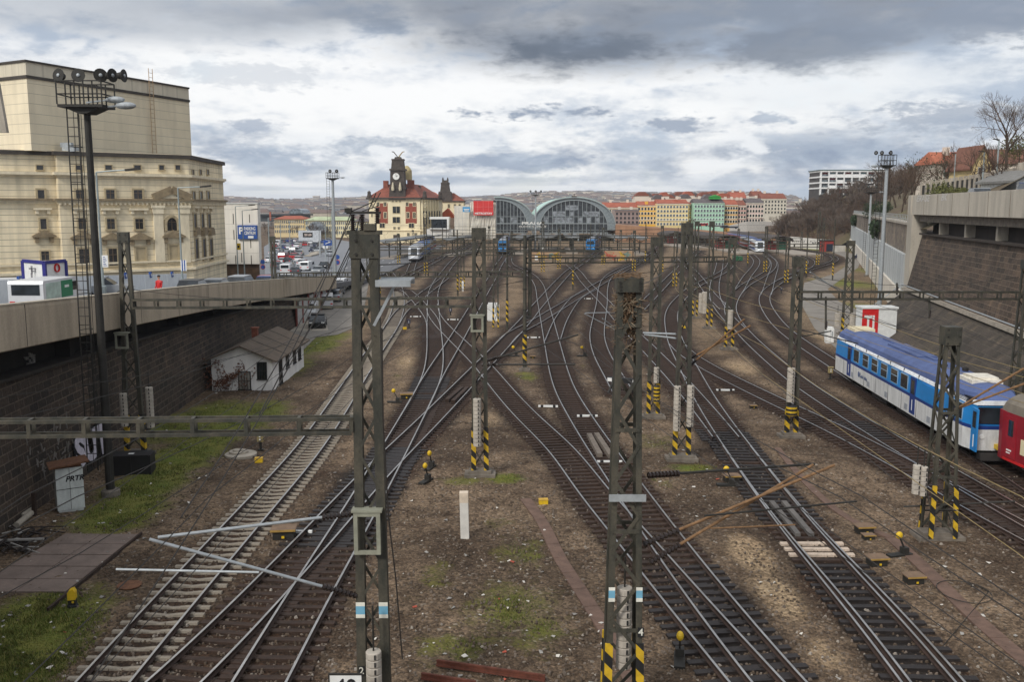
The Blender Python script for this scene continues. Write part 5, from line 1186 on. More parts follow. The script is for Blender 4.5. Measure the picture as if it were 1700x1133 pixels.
for k, lab in WLAB.items():
 p=LINES[k];p=[q for q in p if q.y<260]
 p=[p[0]+(p[0]-p[3]).normalized()*26]+p;idx=[0]+list(range(1, len(p), 40))+[len(p)-1]
 s=.2
 for(z, rr, nm, sg)in((5.35, .011, 'contact wire', 0), (6.7, .012, 'carrier wire', .35)):
  wire([(p[i].x+(s if(n_%2)else-s)*.5, p[i].y, z)for n_, i in enumerate(idx)], f'{nm} hanging above the {lab}', rr*1.25 if p[0].y<60 else rr*2, sag=sg, mt=WY if k in 'RST' else WIRE)
for i in range(16):
 Yw=70+i*16;x0=620+(i*83)%300;x1=x0+260+(i*57)%260;zw=7.4+(i%3)*.8;a=AY(x0, 450, Yw);c=AY(x1, 450, Yw+8);a.z=c.z=zw
 wire([a, c], 'thin cross span wire among the masts of the station throat', .022, sag=.5)
for i, (x0, y0, Y0, x1, y1, Y1, sg, lb)in enumerate(((583, 352, 23, 430, 690, 17, .2, 'first dark feeder cable falling left from the mast switch'), (586, 356, 23, 300, 860, 14, .3, 'second dark feeder cable falling left from the mast switch'), (580, 420, 23, 150, 1133, 12, .3, 'third dark feeder cable falling far left from the mast switch'), (590, 390, 23, 480, 600, 40, .2, 'feeder cable running from the mast switch towards the hut'), (598, 360, 23, 560, 470, 60, .3, 'feeder cable running from the mast switch to the parked vans'), (0, 660, 36, 590, 540, 60, .4, 'upper dark cable slung along the stone wall'), (0, 700, 30, 470, 560, 75, .4, 'lower dark cable slung along the stone wall'), (210, 480, 50, 790, 480, 46, .6, 'cross wire above the beam between left and centre masts'), (800, 450, 46, 1130, 440, 49, .6, 'cross wire from centre mast to the tall twin counterweight mast'), (1135, 445, 49, 1316, 470, 54, .5, 'cross wire from the tall mast to the right curve mast'), (1320, 455, 54, 1692, 460, 57, .6, 'cross wire above the right portal beam'), (1130, 400, 49, 1560, 560, 38, .5, 'long wire from the tall mast to the striped mast at right'), (795, 400, 46, 617, 440, 23, .3, 'wire between the centre mast and left foreground mast'), (1043, 480, 23, 1130, 420, 49, .3, 'wire from the nest mast to the tall mast'))):
 wire([AY(x0, y0, Y0), AY(x1, y1, Y1)], lb, .014, 'feeder_cable' if 'cable' in lb else 'overhead_wire', sg)
def flood(px, pbase, ptopy, plz, lamps, label, r_=.26, pw=1.5, arms=(), Y=None, base0=None):
 b0=G(px, pbase);Y=b0.y;zp=ZY(plz, Y);zt=ZY(ptopy, Y)
 t=thing('floodlight_mast', label, 'floodlight mast', b0)
 L('pole', MB().tube([(0, 0, 0), (0, 0, zp*.5), (0, 0, zp)], r_, 12, r2=r_*.7), STEELD if Y<50 else GALV, t)
 L('foundation', MB().lathe([(r_*2.1, -.1), (r_*2.1, .25), (r_*1.6, .32)], n=14), CONCD, t)
 w2=pw/2;L('platform', MB().box(-w2, w2, -w2*.7, w2*.7, zp, zp+.12).prism([(-w2*.8, zp-.002), (-.2, zp-.25), (.2, zp-.25), (w2*.8, zp-.002)], -w2*.5, w2*.5), STEELD, t)
 m=MB();hr_=(zt-zp)*.78
 k=5
 for i in range(k+1):
  x=lerp(-w2, w2, i/k)
  for y in(-w2*.7, w2*.7):m.bar((x, y, zp+.12), (x, y, zp+hr_), .05)
 for z in(.5, 1.):
  for y in(-w2*.7, w2*.7):m.bar((-w2, y, zp+hr_*z), (w2, y, zp+hr_*z), .05)
  for x in(-w2, w2):m.bar((x, -w2*.7, zp+hr_*z), (x, w2*.7, zp+hr_*z), .05)
 L('railing', m, STEELD, t)
 for(dx, az_, el_, sc)in lamps:
  mm=MB().lathe([(.06, -.32), (.16, -.3), (.2, -.12), (.33, 0), (.345, .05), (.32, .05)], n=16)
  gl=MB().lathe([(.30, .02), (.30, .03)], n=16)
  sc*=.86;M4=Matrix.Translation((dx, -w2*.4, zp+hr_+.3*sc))@Matrix.Rotation(az_, 4, 'Z')@Matrix.Rotation(PI/2+el_, 4, 'X')@Matrix.Scale(sc, 4)
  lo_=L('lamp', mm.xf(M4), STEELD, t);L('lens', gl.xf(M4), M('lamp_glass', S(120, 122, 126), .25, 0, .3, 6), lo_);L('bulb_glint', MB().sphere((0, 0, .06), .1, 8, 6, sz=(1, 1, .5)).xf(M4), GALV, lo_)  # pale ball stands for the bright highlight in the lamp bowl
 for(x0, z0, s)in arms:
  L('side_lamp', MB().bar((0, 0, zp-.1+z0), (x0, -.2, zp+z0), .07).sphere((x0+.25, -.2, zp+z0), .5*s, 12, 7, sz=(1.1, .5, .38)), GALV, t)
 m=MB();ladder(m, (-r_-.55, 0, 1.2), (-r_-.45, 0, zp), (.24, 0, 0), .022, .4, 1.6 if Y<60 else 0);L('ladder', m, STEELD, t)
 return t
fl=flood(184, 823, 125, 180, [(-.95, -.3, -.1, 1.0), (-.1, .1, -.1, 1.0), (.85, .6, -.05, 1.0), (1.35, 1.2, 0, 1.0), (1.85, 1.5, 0, .95)], 'tall dark floodlight mast with caged ladder on the left verge before the opera house', .2, 1.95, ((1.1, .35, .8), (1.55, .1, .85)))
flood(557, 480, 284, 297, [(-.3, -.2, 0, .95), (.75, .3, 0, .95)], 'floodlight mast with ladder left of the clock tower', .3, 1.9, ((1.4, .2, .7), ))
flood(889, 417, 318, 324, [(-1.6, -.2, 0, 1.1), (1.6, .3, 0, 1.1), (0, 0, 0, 1.1)], 'slim pale floodlight mast in front of the station hall', .3, 2.6, ((2.2, -.2, .9), (-2.2, -.2, .9)))
flood(1458, 541, 252, 276, [(-1.4, -.9, 0, .8), (-.75, -.9, .0, .8), (.2, .4, 0, .85)], 'grey floodlight mast with white cage beside the light concrete wall on the right', .26, 1.6, ((-1.7, .0, .8), ))
flood(1439, 459, 310, 320, [(-.8, -.4, 0, 1.0), (.8, .4, 0, 1.0)], 'smaller far floodlight mast behind the light concrete wall corner', .28, 2.2, ((1.6, .1, .8), ))
def lever(px, py, label, ang=0, k=1.0):
 q=G(px, py+14);t=thing('point_lever', label, 'point lever', q, ang, 'point levers with yellow weights')
 L('bed', MB().box(-.5*k, .5*k, -.16, .16, 0, .1).box(.1, .34, -.13, .13, .1, .34), STEELD, t);L('handle', MB().bar((.2, 0, .3), (-.05, 0, .82), .05), STEELD, t)
 L('weight', MB().sphere((-.06, 0, .84), .145, 12, 8, sz=(1, .75, 1)), YELLOW, t)
for x, y, lb, a in((655, 655, 'point lever in the pale gravel left of the double curve', 0), (714, 765, 'upper of two point levers right of the lower left slip crossing', 1.3), (707, 787, 'lower of two point levers right of the lower left slip crossing', 1.2), (853, 578, 'point lever left of the tubular mast foot', 0), (967, 578, 'point lever right of the tubular mast, beside the middle curve', .2), (1207, 793, 'point lever between the rusty arm pair and the oily track', 0), (1493, 910, 'point lever beside the open relay boxes at lower right', .3), (1128, 1086, 'point lever at the bottom edge right of the big right mast', 1.4)):
 lever(x, y, lb, a)
def relay(px, py, label, sc=1., rim=True, ang=.1):
 q=G(px, py);t=thing('relay_box', label, 'relay box', q, ang, 'low trackside relay boxes')
 L('case', MB().box(-.42*sc, .42*sc, -.3*sc, .3*sc, 0, .38*sc), STEELD, t)
 L('lid', MB().box(-.5*sc, .5*sc, -.38*sc, .38*sc, .382*sc, .44*sc), M('box_lid', S(120, 98, 78), .8, var=.2), t)
 if rim:L('rim', MB().box(-.5*sc, .5*sc, -.4*sc, -.382*sc, .36*sc, .445*sc), M('rim_ochre', S(160, 128, 66), .6), t);L('tag', MB().box(-.05*sc, .06*sc, -.42*sc, -.402*sc, .1*sc, .2*sc), YELLOW, t)
for x, y, lb, s in((472, 893, 'relay box beside the concrete sleeper track at lower left', 1.0), (1434, 885, 'upper of the relay boxes at the cable trough lower right', .75), (1441, 896, 'relay box with ochre rim just below the upper one at lower right', .5), (1455, 938, 'large relay box beside the point lever at lower right', .75), (1516, 968, 'dark upright relay box where the cables end at lower right', .7), (675, 662, 'relay box right of the point lever in the pale gravel', .9), (1250, 678, 'small dark relay box left of the right curve', .5), (884, 595, 'dark relay box right of the tubular mast foot', .5), (1214, 800, 'relay box below the point lever at the oily track', .8)):
 relay(x, y, lb, s)
def marker(px, py, label):
 q=G(px, py);t=thing('fouling_marker', label, 'marker', q, random.uniform(-.1, .1), 'white fouling point markers')
 L('bar', MB().bar((-.32, 0, .09), (.32, 0, .09), .12, .12), WHITE, t);[(L('end', MB().box(s*.415-.085, s*.415+.085, -.06, .06, .03, .15), BLACK, t), L('tip', MB().box(s*.58-.079, s*.58+.079, -.06, .06, .03, .15), WHITE, t))for s in(-1, 1)]
for x, y, lb in((492, 887, 'fouling marker left of the slip crossing at lower left'), (910, 677, 'fouling marker between the two middle tracks'), (886, 562, 'fouling marker right of the tubular mast'), (1204, 650, 'fouling marker in the gravel left of the long right tracks'), (1200, 655-5, '')if False else(1012, 770, 'fouling marker hidden beside the timber pile'), (690, 527, 'fouling marker in the left throat'), (977, 497, 'fouling marker in the triangle of the central tracks'), (975, 693, 'small white fouling marker near the bent middle track'), (752, 532, 'fouling marker right of the double curve top')):
 marker(x, y, lb)
def ycap(px, py, label):
 q=G(px, py);t=thing('sleeper_marker', label, 'marker', q, .1, 'small yellow ground markers');L('block', MB().box(-.2, .2, -.13, .13, 0, .22), YELLOW, t);L('cap', MB().box(-.21, .21, -.14, .14, .222, .26), M('ochre_cap', S(200, 160, 60), .7), t)
for x, y, lb in((430, 768, 'yellow block marker beside the manhole rings'), (902, 838, 'yellow block marker by the brown trough in the middle foreground'), (672, 547, 'yellow block marker near the double curve'), (1135, 545, 'yellow block marker left of the wide mast group')):ycap(x, y, lb)
for x, y, lb in((433, 748, 'small grey signal lamp beside the leftmost track'), (679, 545, 'dark dwarf signal left of the double curve'), (1297, 487, 'dark dwarf signal inside the right double curve'), (1378, 630, 'grey yellow shunting signal left of the railcar'), (748, 524, 'dark dwarf signal right of the double curve')):
 q=G(x, y);t=thing('shunting_signal', lb, 'signal', q);L('post', MB().tube([(0, 0, 0), (0, 0, .5)], .07, 8).box(-.15, .15, -.1, .1, 0, .06), STEELD, t);L('head', MB().box(-.16, .16, -.12, .12, .5, .95).prism([(-.2, .951), (.2, .951), (.2, .99), (-.2, .99)], -.24, .12), M('signal_navy', S(34, 36, 66), .5)if x in(679, 1297, 748)else M('signal_ochre', S(150, 134, 90), .7), t)
 L('lens', MB().lathe([(.05, -.135), (.05, -.122)], (0, 0, .8), 10, ax='Y').lathe([(.05, -.135), (.05, -.122)], (0, 0, .64), 10, ax='Y'), WHITE, t)
for x0, x1, y0, y1, lb in((809, 829, 503, 533, 'tall white rounded cabinet right of the centre mast'), (1370, 1382, 543, 570, 'white rounded cabinet under the left drop post at right'), (767, 770, 467, 484, 'slim white cabinet beside the striped masts left of centre'), (888, 893, 424, 432, 'pale blue white cabinet by the graffiti wall')):
 q=G((x0+x1)/2, y1);w_=(x1-x0)/FPX*q.y/2;h_=ZY(y0, q.y);t=thing('lineside_cabinet', lb, 'cabinet', q)
 L('case', MB().vprism([(-w_, -.35), (w_, -.35), (w_, .35), (-w_, .35)], .1, h_*.9).vprism([(-w_*.85, -.3), (w_*.85, -.3), (w_*.85, .3), (-w_*.85, .3)], h_*.9+.001, h_).box(-w_*.9, w_*.9, -.3, .3, 0, .099), WHITE, t);L('door_seam', MB().box(-.012, .012, -.362, -.351, .15, h_*.88).box(w_*.3, w_*.7, -.365, -.351, h_*.45, h_*.75), GALV, t)
for x0, y0, x1, y1, lb in((742, 666, 767, 645, 'left dark timber lying in the diagonal track'), (752, 668, 776, 645, 'right dark timber lying in the diagonal track'), (978, 723, 996, 757, 'left grey timber lying in the middle curve'), (990, 722, 1014, 758, 'right grey timber lying in the middle curve')):
 a=G(x0, y0, .15);c=G(x1, y1, .15);solo('timber_baulk', MB().bar(a, c, .28, .26), SLT if x0<800 else M('grey_timber', S(112, 102, 92), .9, var=.2), lb, 'timber', (a.x, a.y, 0), 'timbers lying between the rails')
m=MB();a=G(1290, 835, .13);c=G(1335, 890, .13);d_=G(1300, 835, .13)
for dx in(-.25, .3):m.bar(a+Vector((dx, 0, .03)), c+Vector((dx, 0, .03)), .22, .14)
solo('check_plank', m, M('grey_plank', S(96, 92, 88), .8, var=.25, scale=2), 'pair of grey planks between the rails of the oily track', 'plank', (a.x, a.y, 0))
q=G(1034, 654);t=thing('buffer_stop', 'dark buffer stop ending the track behind the right foreground mast', 'buffer stop', q, -.5)
L('beam', MB().box(-1.2, 1.2, -.15, .15, .8, 1.15), BLACK, t);L('frame', MB().bar((-.75, 0, .1), (-.75, 0, .82), .15).bar((.75, 0, .1), (.75, 0, .82), .15).bar((-.75, -.9, .15), (-.75, -.1, .8), .12).bar((.75, -.9, .15), (.75, -.1, .8), .12), STEELD, t);L('disc', MB().box(-1.15, -.8, -.17, -.151, .84, 1.1).box(.8, 1.15, -.17, -.151, .84, 1.1), WHITE, t)
TBLUE=M('train_blue', S(36, 128, 196), .4, 0, .08, 1.5);TNAVY=M('train_navy', S(30, 56, 120), .45, 0, .1, 2);TWHITE=M('train_white', S(206, 206, 204), .5, 0, .13, 1.6, st=(2.5, 2.5, .5), fine=.07)
TROOF=M('train_roof', S(78, 94, 138), .6, 0, .18, 1.2, fine=.06);TRED=M('train_red', S(140, 28, 40), .45, 0, .1, 1.5);TCREAM=M('train_cream', S(222, 208, 172), .55, 0, .08);TBEIGE=M('beige_roof', S(118, 110, 98), .75, 0, .15, 2)
TGREY=M('train_grey', S(150, 154, 160), .5, 0, .1);UNDER=M('underframe', S(40, 36, 34), .85, 0, .3, 3)
SIL=M('train_silver', S(200, 204, 208), .4, .1, .08)
def section(hw, z0, z1, roof=False):
 return[(-hw, z0), (hw, z0), (hw, z1), (-hw, z1)]
def loft(mb, prof, stations, mi=0):
 """prof: list of (y,z); stations: list of (x, ky, fz) scale y, fz: function of z"""
 rows=[]
 for(x, ky, dz)in stations:rows.append([(x+dz(z)if callable(dz)else x, y*ky, z)for y, z in prof])
 return strip(mb, rows, mi)
def roofprof(hw, z1, zt):return[(-hw, z1)]+[(-hw*math.cos(PI*k/10)*(1 if k not in(0, 10)else 1), z1+(zt-z1)*math.sin(PI*k/10)**.7)for k in range(0, 11)][1:-1]+[(hw, z1)]
def hwin(mb, x, z0, z1, w_, hw, sides=(-1, 1), d=.02):
 for s in sides:mb.box(x-w_/2, x+w_/2, s*hw-d, s*hw+d, z0, z1)
def bogie(x, root, hw=1.05):
 m=MB()
 for dx in(-1.2, 1.2):
  for s in(-1, 1):m.lathe([(.46, -.06), (.46, .06)], (x+dx, s*.78, .46), 14, ax='Y')
 W_=L('bogie', MB().box(x-1.7, x+1.7, -1.05, -.85, .35, .75).box(x-1.7, x+1.7, .85, 1.05, .35, .75).box(x-.4, x+.4, -.849, .849, .4, .7), UNDER, root)
 L('wheels', m, UNDER, W_)
pf=G(1397, 616, .2);pn=G(1660, 768, .2)
V_=LINES['V']
def onV(Y):return min(V_, key=lambda p:abs(p.y-Y))
far_=onV(72.2);near_=onV(47.4);dV=(near_-far_);LEN=dV.length;ang=math.atan2(dV.y, dV.x);mid_=(near_+far_)/2
rc=thing('railcar', 'blue and white diesel railcar with purple blue roof on the right curve', 'railcar', (mid_.x, mid_.y, .22), ang)
Lh=LEN/2;HWD=1.42
def ux(px, py=640):
 s=Vector((-dV.y, dV.x)).normalized()
 off=Vector((-1, 0));sd_=s if s.x<0 else-s
 A=far_+sd_*HWD;B=near_+sd_*HWD
 q=AP(px, py, A, B);return(q.xy-mid_).dot(dV.normalized())
ends=lambda x0, x1:[(x0, .86, 0), (x0+.35, 1, 0), (x1-.9, 1, 0), (x1, .8, 0)]
L('lower_body', loft(MB(), [(-HWD, .62), (HWD, .62), (HWD+.02, 1.72), (-HWD-.02, 1.72)], ends(-Lh, Lh)), TWHITE, rc)
L('navy_band', loft(MB(), [(-HWD-.021, 1.721), (HWD+.021, 1.721), (HWD+.021, 1.90), (-HWD-.021, 1.90)], ends(-Lh, Lh)), TNAVY, rc)
L('upper_body', loft(MB(), [(-HWD-.02, 1.901), (HWD+.02, 1.901), (HWD-.05, 3.0), (-HWD+.05, 3.0)], ends(-Lh, Lh-.12)), TBLUE, rc)
L('roof_stripe', loft(MB(), [(-HWD+.03, 3.001), (HWD-.03, 3.001), (HWD-.1, 3.22), (-HWD+.1, 3.22)], ends(-Lh-.03, Lh-.02)), M('stripe_white', S(232, 234, 236), .45), rc)
L('roof', loft(MB(), [(y*.93, z)for y, z in roofprof(HWD, 3.221, 3.92)], [(-Lh+.0, .8, lambda z:(z-3.2)*.8), (-Lh+.6, 1, 0), (Lh-1.3, 1, 0), (Lh-.1, .72, lambda z:-(z-3.2)*1.3)]), TROOF, rc)
vis=-1 if(Matrix.Rotation(ang, 2)@Vector((0, -1))).x<0 else 1
FR=M('window_alu', S(150, 176, 196), .5)
for px in(1419.6, 1435, 1450.5, 1466.5, 1484, 1501, 1592):
 x=ux(px);w_=1.15 if px not in(1592, )else 1.3
 for s in(-1, 1):
  wn=L('window', MB().box(x-w_/2-.05, x+w_/2+.05, s*HWD-.022, s*HWD+.022, 2.0, 2.92), FR, rc);L('pane', MB().box(x-w_/2, x+w_/2, s*HWD-.032, s*HWD+.032, 2.05, 2.87), GLASS, wn)
  if px in(1435, 1450.5, 1466.5, 1484):L('sash', MB().box(x-w_/2, x+w_/2, s*HWD-.04, s*HWD+.04, 2.5, 2.54), FR, wn)
for px in(1408, 1516.5, 1623):
 x=ux(px)
 for s in(-1, 1):
  wd_=.85 if px<1600 else.7
  d_=L('door', MB().box(x-wd_/2, x+wd_/2, s*HWD-.035, s*HWD+.035, .75, 2.95), TNAVY if px<1600 else TBLUE, rc);L('window', MB().box(x-wd_/2+.15, x+wd_/2-.15, s*HWD-.043, s*HWD+.043, 1.95, 2.8), GLASS, d_)
  L('lettering_strip', MB().box(x-.05, x+.05, s*HWD-.044, s*HWD+.044, .95, 1.6), WHITE, d_)
x=ux(1545);L('equipment_panel', MB().box(x-1.3, x+1.3, -HWD-.03, HWD+.03, 1.96, 2.9), TBLUE, rc)
m=MB()
for k in range(1, 10):
 x=-Lh+LEN*k/10;m.box(x-.012, x+.012, -HWD-.024, HWD+.024, .66, 1.70);m.box(x-.012, x+.012, -HWD*.98, HWD*.98, 2.9, 3.22)
L('panel_seams', m, UNDER, rc)
m=MB()
for k in range(5):x=-8+k*3.7;m.box(x, x+.5, -HWD-.03, HWD+.03, .8, 1.15)
L('service_hatches', m, TGREY, rc)
x=ux(1592);m=MB()
for i in range(5):m.box(x-1.1, x+1.3, -HWD*.97+.02*i, HWD*.97-.02*i, 3.06+i*.06, 3.09+i*.06)
L('vent_grille', MB().add(*(lambda mm:(mm.v, mm.f))(m)), M('grille_dark', S(26, 30, 44), .6), rc)
m=MB().box(ux(1470)-5.0, ux(1470)+4.5, -.12, .12, 3.9, 4.0).box(-3, 2.5, -.6, .6, 3.8, 3.97)
L('roof_duct', m, TROOF, rc)
L('roof_unit', MB().box(-Lh+.7, -Lh+2.6, -.75, .75, 3.75, 4.05), TCREAM, rc);L('roof_unit', MB().box(Lh-3.4, Lh-1.6, -.8, .8, 3.72, 4.02).box(Lh-3.2, Lh-1.8, -.65, .65, 4.021, 4.14), M('hatch_white', S(220, 214, 200), .6), rc)
L('roof_vent', MB().lathe([(.16, 3.85), (.18, 4.1), (.05, 4.16)], (Lh-5.2, .3, 0), 10).lathe([(.14, 3.85), (.16, 4.05), (.05, 4.1)], (Lh-6.6, -.3, 0), 10), UNDER, rc)
L('windscreen', MB().box(Lh-.26, Lh-.055, -1.02, 1.02, 2.02, 2.88), GLASS, rc)
L('headlight', MB().lathe([(.13, -.03), (.12, .05)], (Lh+.0, -.8, 1.35), 12, ax='X'), WHITE, rc);L('headlight', MB().lathe([(.13, -.03), (.12, .05)], (Lh+.0, .8, 1.35), 12, ax='X'), WHITE, rc)
L('snow_plough', MB().prism([(Lh-.3, .15), (Lh+.3, .15), (Lh+.1, .5), (Lh-.3, .5)], -.9, .9), UNDER, rc)
L('coupler', MB().box(Lh, Lh+.45, -.16, .16, .75, .98), YELLOW, rc)
bogie(-Lh+4, rc);bogie(Lh-4, rc)
L('underframe', MB().box(-Lh+.4, Lh-.4, -1.2, 1.2, .64-.12, .70-.09).box(-4, -1, -1.15, 1.15, .2, .52).box(1, 4.5, -1.15, 1.15, .25, .52).box(-Lh+.0, -Lh+.3, -.25, .25, .3, .6), UNDER, rc)
LG=M('logo_grey', S(84, 98, 130), .6);x=ux(1430)
sx=vis
def side_text(s, x, z, size, mt, nm, root, hw, wd=None):
 tm=text_mb(s, size, .006, .01, width=wd);tm.xf(Matrix.Translation((x, vis*(hw+.028), z))@(Matrix.Identity(4)if vis<0 else Matrix.Rotation(PI, 4, 'Z')));L(nm, tm, mt, root)
side_text('České dráhy', ux(1433), 1.22, .34, LG, 'lettering', rc, HWD, 1.7)
L('emblem', MB().lathe([(.2, vis*(HWD+.03)), (.2, vis*(HWD+.045))], (ux(1425.5), 0, 1.28), 18, ax='Y'), LG, rc)
d1=dV.normalized();c0=near_+d1*.85+Vector((.95, 0));c1=c0+d1*24;cm=(c0+c1)/2;Lc=12.0
c1=min(V_, key=lambda p:abs((p-c0).length-22)if p.y<c0.y else 1e9);d2=Matrix.Rotation(math.radians(14), 2)@(c1-c0).normalized();cm=c0+d2*Lc
ct=thing('passenger_coach', 'dark red coach with cream panel and beige roof cut off by the right edge', 'passenger coach', (cm.x, cm.y, .22), math.atan2(d2.y, d2.x))
E2=[(-Lc, .94, 0), (-Lc+.4, 1, 0), (Lc, 1, 0)]
L('body', loft(MB(), [(-1.43, .6), (1.43, .6), (1.46, 3.05), (-1.46, 3.05)], E2), TRED, ct);L('roof', loft(MB(), [(y*1.01, z)for y, z in roofprof(1.44, 3.051, 4.0)], [(-Lc, .9, lambda z:(z-3)*.55), (-Lc+.8, 1, 0), (Lc, 1, 0)]), TBEIGE, ct)
L('cream_panel', MB().box(-Lc+2.0, Lc, -1.475, 1.475, 1.2, 1.95), TCREAM, ct);L('lower_stripe', MB().box(-Lc+.6, Lc, -1.462, 1.462, .62, .74), REDP, ct)
for x in(-Lc+1.15, ):
 d_=L('door', MB().box(x-.42, x+.42, -1.475, 1.475, .8, 2.85), M('coach_door', S(150, 32, 44), .45), ct);L('window', MB().box(x-.2, x+.2, -1.485, 1.485, 1.9, 2.7), GLASS, d_)
L('small_lettering', MB().box(-Lc+.9, -Lc+1.3, -1.49, 1.49, 1.15, 1.22).box(-Lc+.9, -Lc+1.2, -1.49, 1.49, 1.02, 1.08), WHITE, ct)
for i in range(8):
 x=-Lc+3.2+i*2.3;wn=L('window', MB().box(x-.62, x+.62, -1.478, 1.478, 1.98, 2.9), FR, ct);L('pane', MB().box(x-.55, x+.55, -1.488, 1.488, 2.03, 2.85), M('blind_white', S(220, 216, 206), .4)if i==0 else GLASS, wn)
L('gangway', MB().box(-Lc-.35, -Lc, -.75, .75, .9, 3.0), BLACK, ct);bogie(-Lc+3.5, ct);bogie(Lc-3.5, ct);L('underframe', MB().box(-Lc+.5, Lc-.5, -1.2, 1.2, .45, .6), UNDER, ct)
def far_vehicle(p0, d, Lg, name, label, cat, cols, front=None, top=3.9):
 """p0 = front end on the rail, d = direction away from the camera"""
 d=d.normalized();c=p0+d*(Lg/2);t=thing(name, label, cat, (c.x, c.y, .22), math.atan2(d.y, d.x));h=Lg/2
 body, band, roof=cols
 nose=.78 if front=='slope' else.93
 nz=(lambda z:(max(0, z-1.6))*.55)if front=='slope' else(lambda z:max(0, z-2)*.12)
 L('body', loft(MB(), [(-1.4, .5), (1.4, .5), (1.45, 1.6), (1.42, 3.0), (1.1, top-.25), (-1.1, top-.25), (-1.42, 3.0), (-1.45, 1.6)], [(-h, nose, nz), (-h+1.2, 1, 0), (h, .97, 0)]), body, t)
 L('roof', loft(MB(), [(-1.08, top-.249), (1.08, top-.249), (.7, top), (-.7, top)], [(-h+(1.6 if front=='slope' else.5), .95, 0), (h-.2, .95, 0)]), roof, t)
 L('side_band', MB().box(-h+1.5, h-.2, -1.465, 1.465, 2.0, 2.85), GLASS if name!='locomotive' else band, t);L('lower_band', MB().box(-h+1.6, h-.1, -1.462, 1.462, .9, 1.5), band, t)
 if front:
  fx=-h+(.12 if front=='slope' else-.02)
  if front=='slope':L('windscreen', loft(MB(), [(-.9, 1.5), (.9, 1.5), (.8, 3.2), (-.8, 3.2)], [(-h-.06, .95, nz), (-h+.25, 1, nz)]), GLASS, t)
  else:L('windscreen', MB().box(-h-.03, -h+.4, -1.05, 1.05, 2.2, 3.0), GLASS, t)
  for s in(-.85, .85):L('headlight', MB().box(-h-.08, -h+.1, s-.14, s+.14, 1.05, 1.25), WHITE, t)
  L('bumper', MB().box(-h-.15, -h+.3, -1.1, 1.1, .25, .6), UNDER, t)
 L('underframe', MB().box(-h+.4, h-.4, -1.2, 1.2, .1, .499), UNDER, t)
 if name=='locomotive':L('pantograph', MB().bar((h-4, 0, top), (h-2.6, 0, top+1), .08).bar((h-2.6, 0, top+1), (h-4, 0, top+1.7), .08).box(h-4.1, h-3.9, -.8, .8, top+1.7, top+1.76), UNDER, t)
 return t
def train_on(line_pts, cars):
 p=[Vector(q)for q in line_pts];i=0;cur=p[0];dist=0
 for(Lg, name, label, cat, cols, fr)in cars:
  seg=p[1]-p[0]if len(p)>1 else Vector((0, 1))
  e=cur;rem=Lg;j=0
  poly=[q for q in p]
  end=None;acc=0
  start=min(range(len(p)), key=lambda k:(p[k]-cur).length)
  endp=p[-1]
  for k in range(start, len(p)):
   if(p[k]-cur).length>=Lg:endp=p[k];break
  else:
   endp=cur+(p[-1]-p[-2]).normalized()*Lg
  d=endp-cur;far_vehicle(cur, d, Lg, name, label, cat, cols, fr);cur=cur+d.normalized()*(Lg+.7)
def fromline(pts):return resample(catmull([G(*q, .2).xy for q in pts]), 1.0)
train_on(fromline([(687, 434), (700, 424), (722, 411), (745, 402), (765, 397)]), [(20, 'multiple_unit', 'silver fronted train with dark windscreen standing left of the centre, leading car', 'train', (SIL, TNAVY, TGREY), 'slope'), (24, 'multiple_unit', 'second car behind the silver fronted train on the left', 'train', (TBLUE, TNAVY, TROOF), None), (24, 'multiple_unit', 'third car with red side behind the silver fronted train on the left', 'train', (TGREY, TRED, TROOF), None)])
train_on(fromline([(834, 421), (840, 411), (850, 403)]), [(17, 'locomotive', 'blue locomotive standing left before the hall canopies', 'locomotive', (TBLUE, TNAVY, TGREY), 'flat'), (25, 'passenger_coach', 'dark coach behind the left blue locomotive', 'passenger coach', (TNAVY, TGREY, TGREY), None)])
train_on(fromline([(980, 418), (990, 409), (1000, 401)]), [(17, 'locomotive', 'blue locomotive under the canopies right of the hall centre', 'locomotive', (TBLUE, TNAVY, TGREY), 'flat'), (25, 'passenger_coach', 'dark coach behind the right blue locomotive', 'passenger coach', (TNAVY, TGREY, TGREY), None)])
train_on(fromline([(1262, 421), (1245, 413), (1220, 407), (1190, 402)]), [(20, 'multiple_unit', 'white fronted double deck train between the red shelters, leading car', 'train', (SIL, TNAVY, TROOF), 'slope'), (25, 'multiple_unit', 'second car of the white fronted train between the red shelters', 'train', (TGREY, TRED, TROOF), None), (25, 'multiple_unit', 'third red car of the white fronted train between the red shelters', 'train', (TRED, TNAVY, TROOF), None)])
ZB0, ZB1=12.5, 14.75
A_=Vector((47.2, 112));B_=Vector((33.6, 42));dF=(B_-A_).normalized();nF=Vector((-dF.y, dF.x));nF=nF if nF.x>0 else-nF
fo=thing('flyover', 'grey concrete flyover with deep parapet and pier on the right', 'flyover', (A_.x, A_.y, 0))
FCON=M('flyover_concrete', S(176, 168, 154), .9, var=.16, scale=.8, st=(1, 1, .18), bump=.08, fine=.06, lo=.3, hi=.6)
p0, p1=A_, B_
def slab(mb, p0, p1, x0, x1, z0, z1):
 q=[p0+nF*x0, p1+nF*x0, p1+nF*x1, p0+nF*x1];return mb.vprism([tuple(v)for v in q], z0, z1)
W('parapet', slab(MB(), p0, p1, 0, .4, ZB0, ZB1), FCON, fo)
W('deck', slab(MB(), p0, p1, .401, 14, 13.0, 13.7), ASPH, fo)
m=MB()
for i in range(1, 12):q=p0.lerp(p1, i/12)-nF*.012;m.bar((q.x, q.y, ZB0+.05), (q.x, q.y, ZB1-.05), .03)
W('joint', m, M('light_joint', S(120, 112, 100), .9), fo)
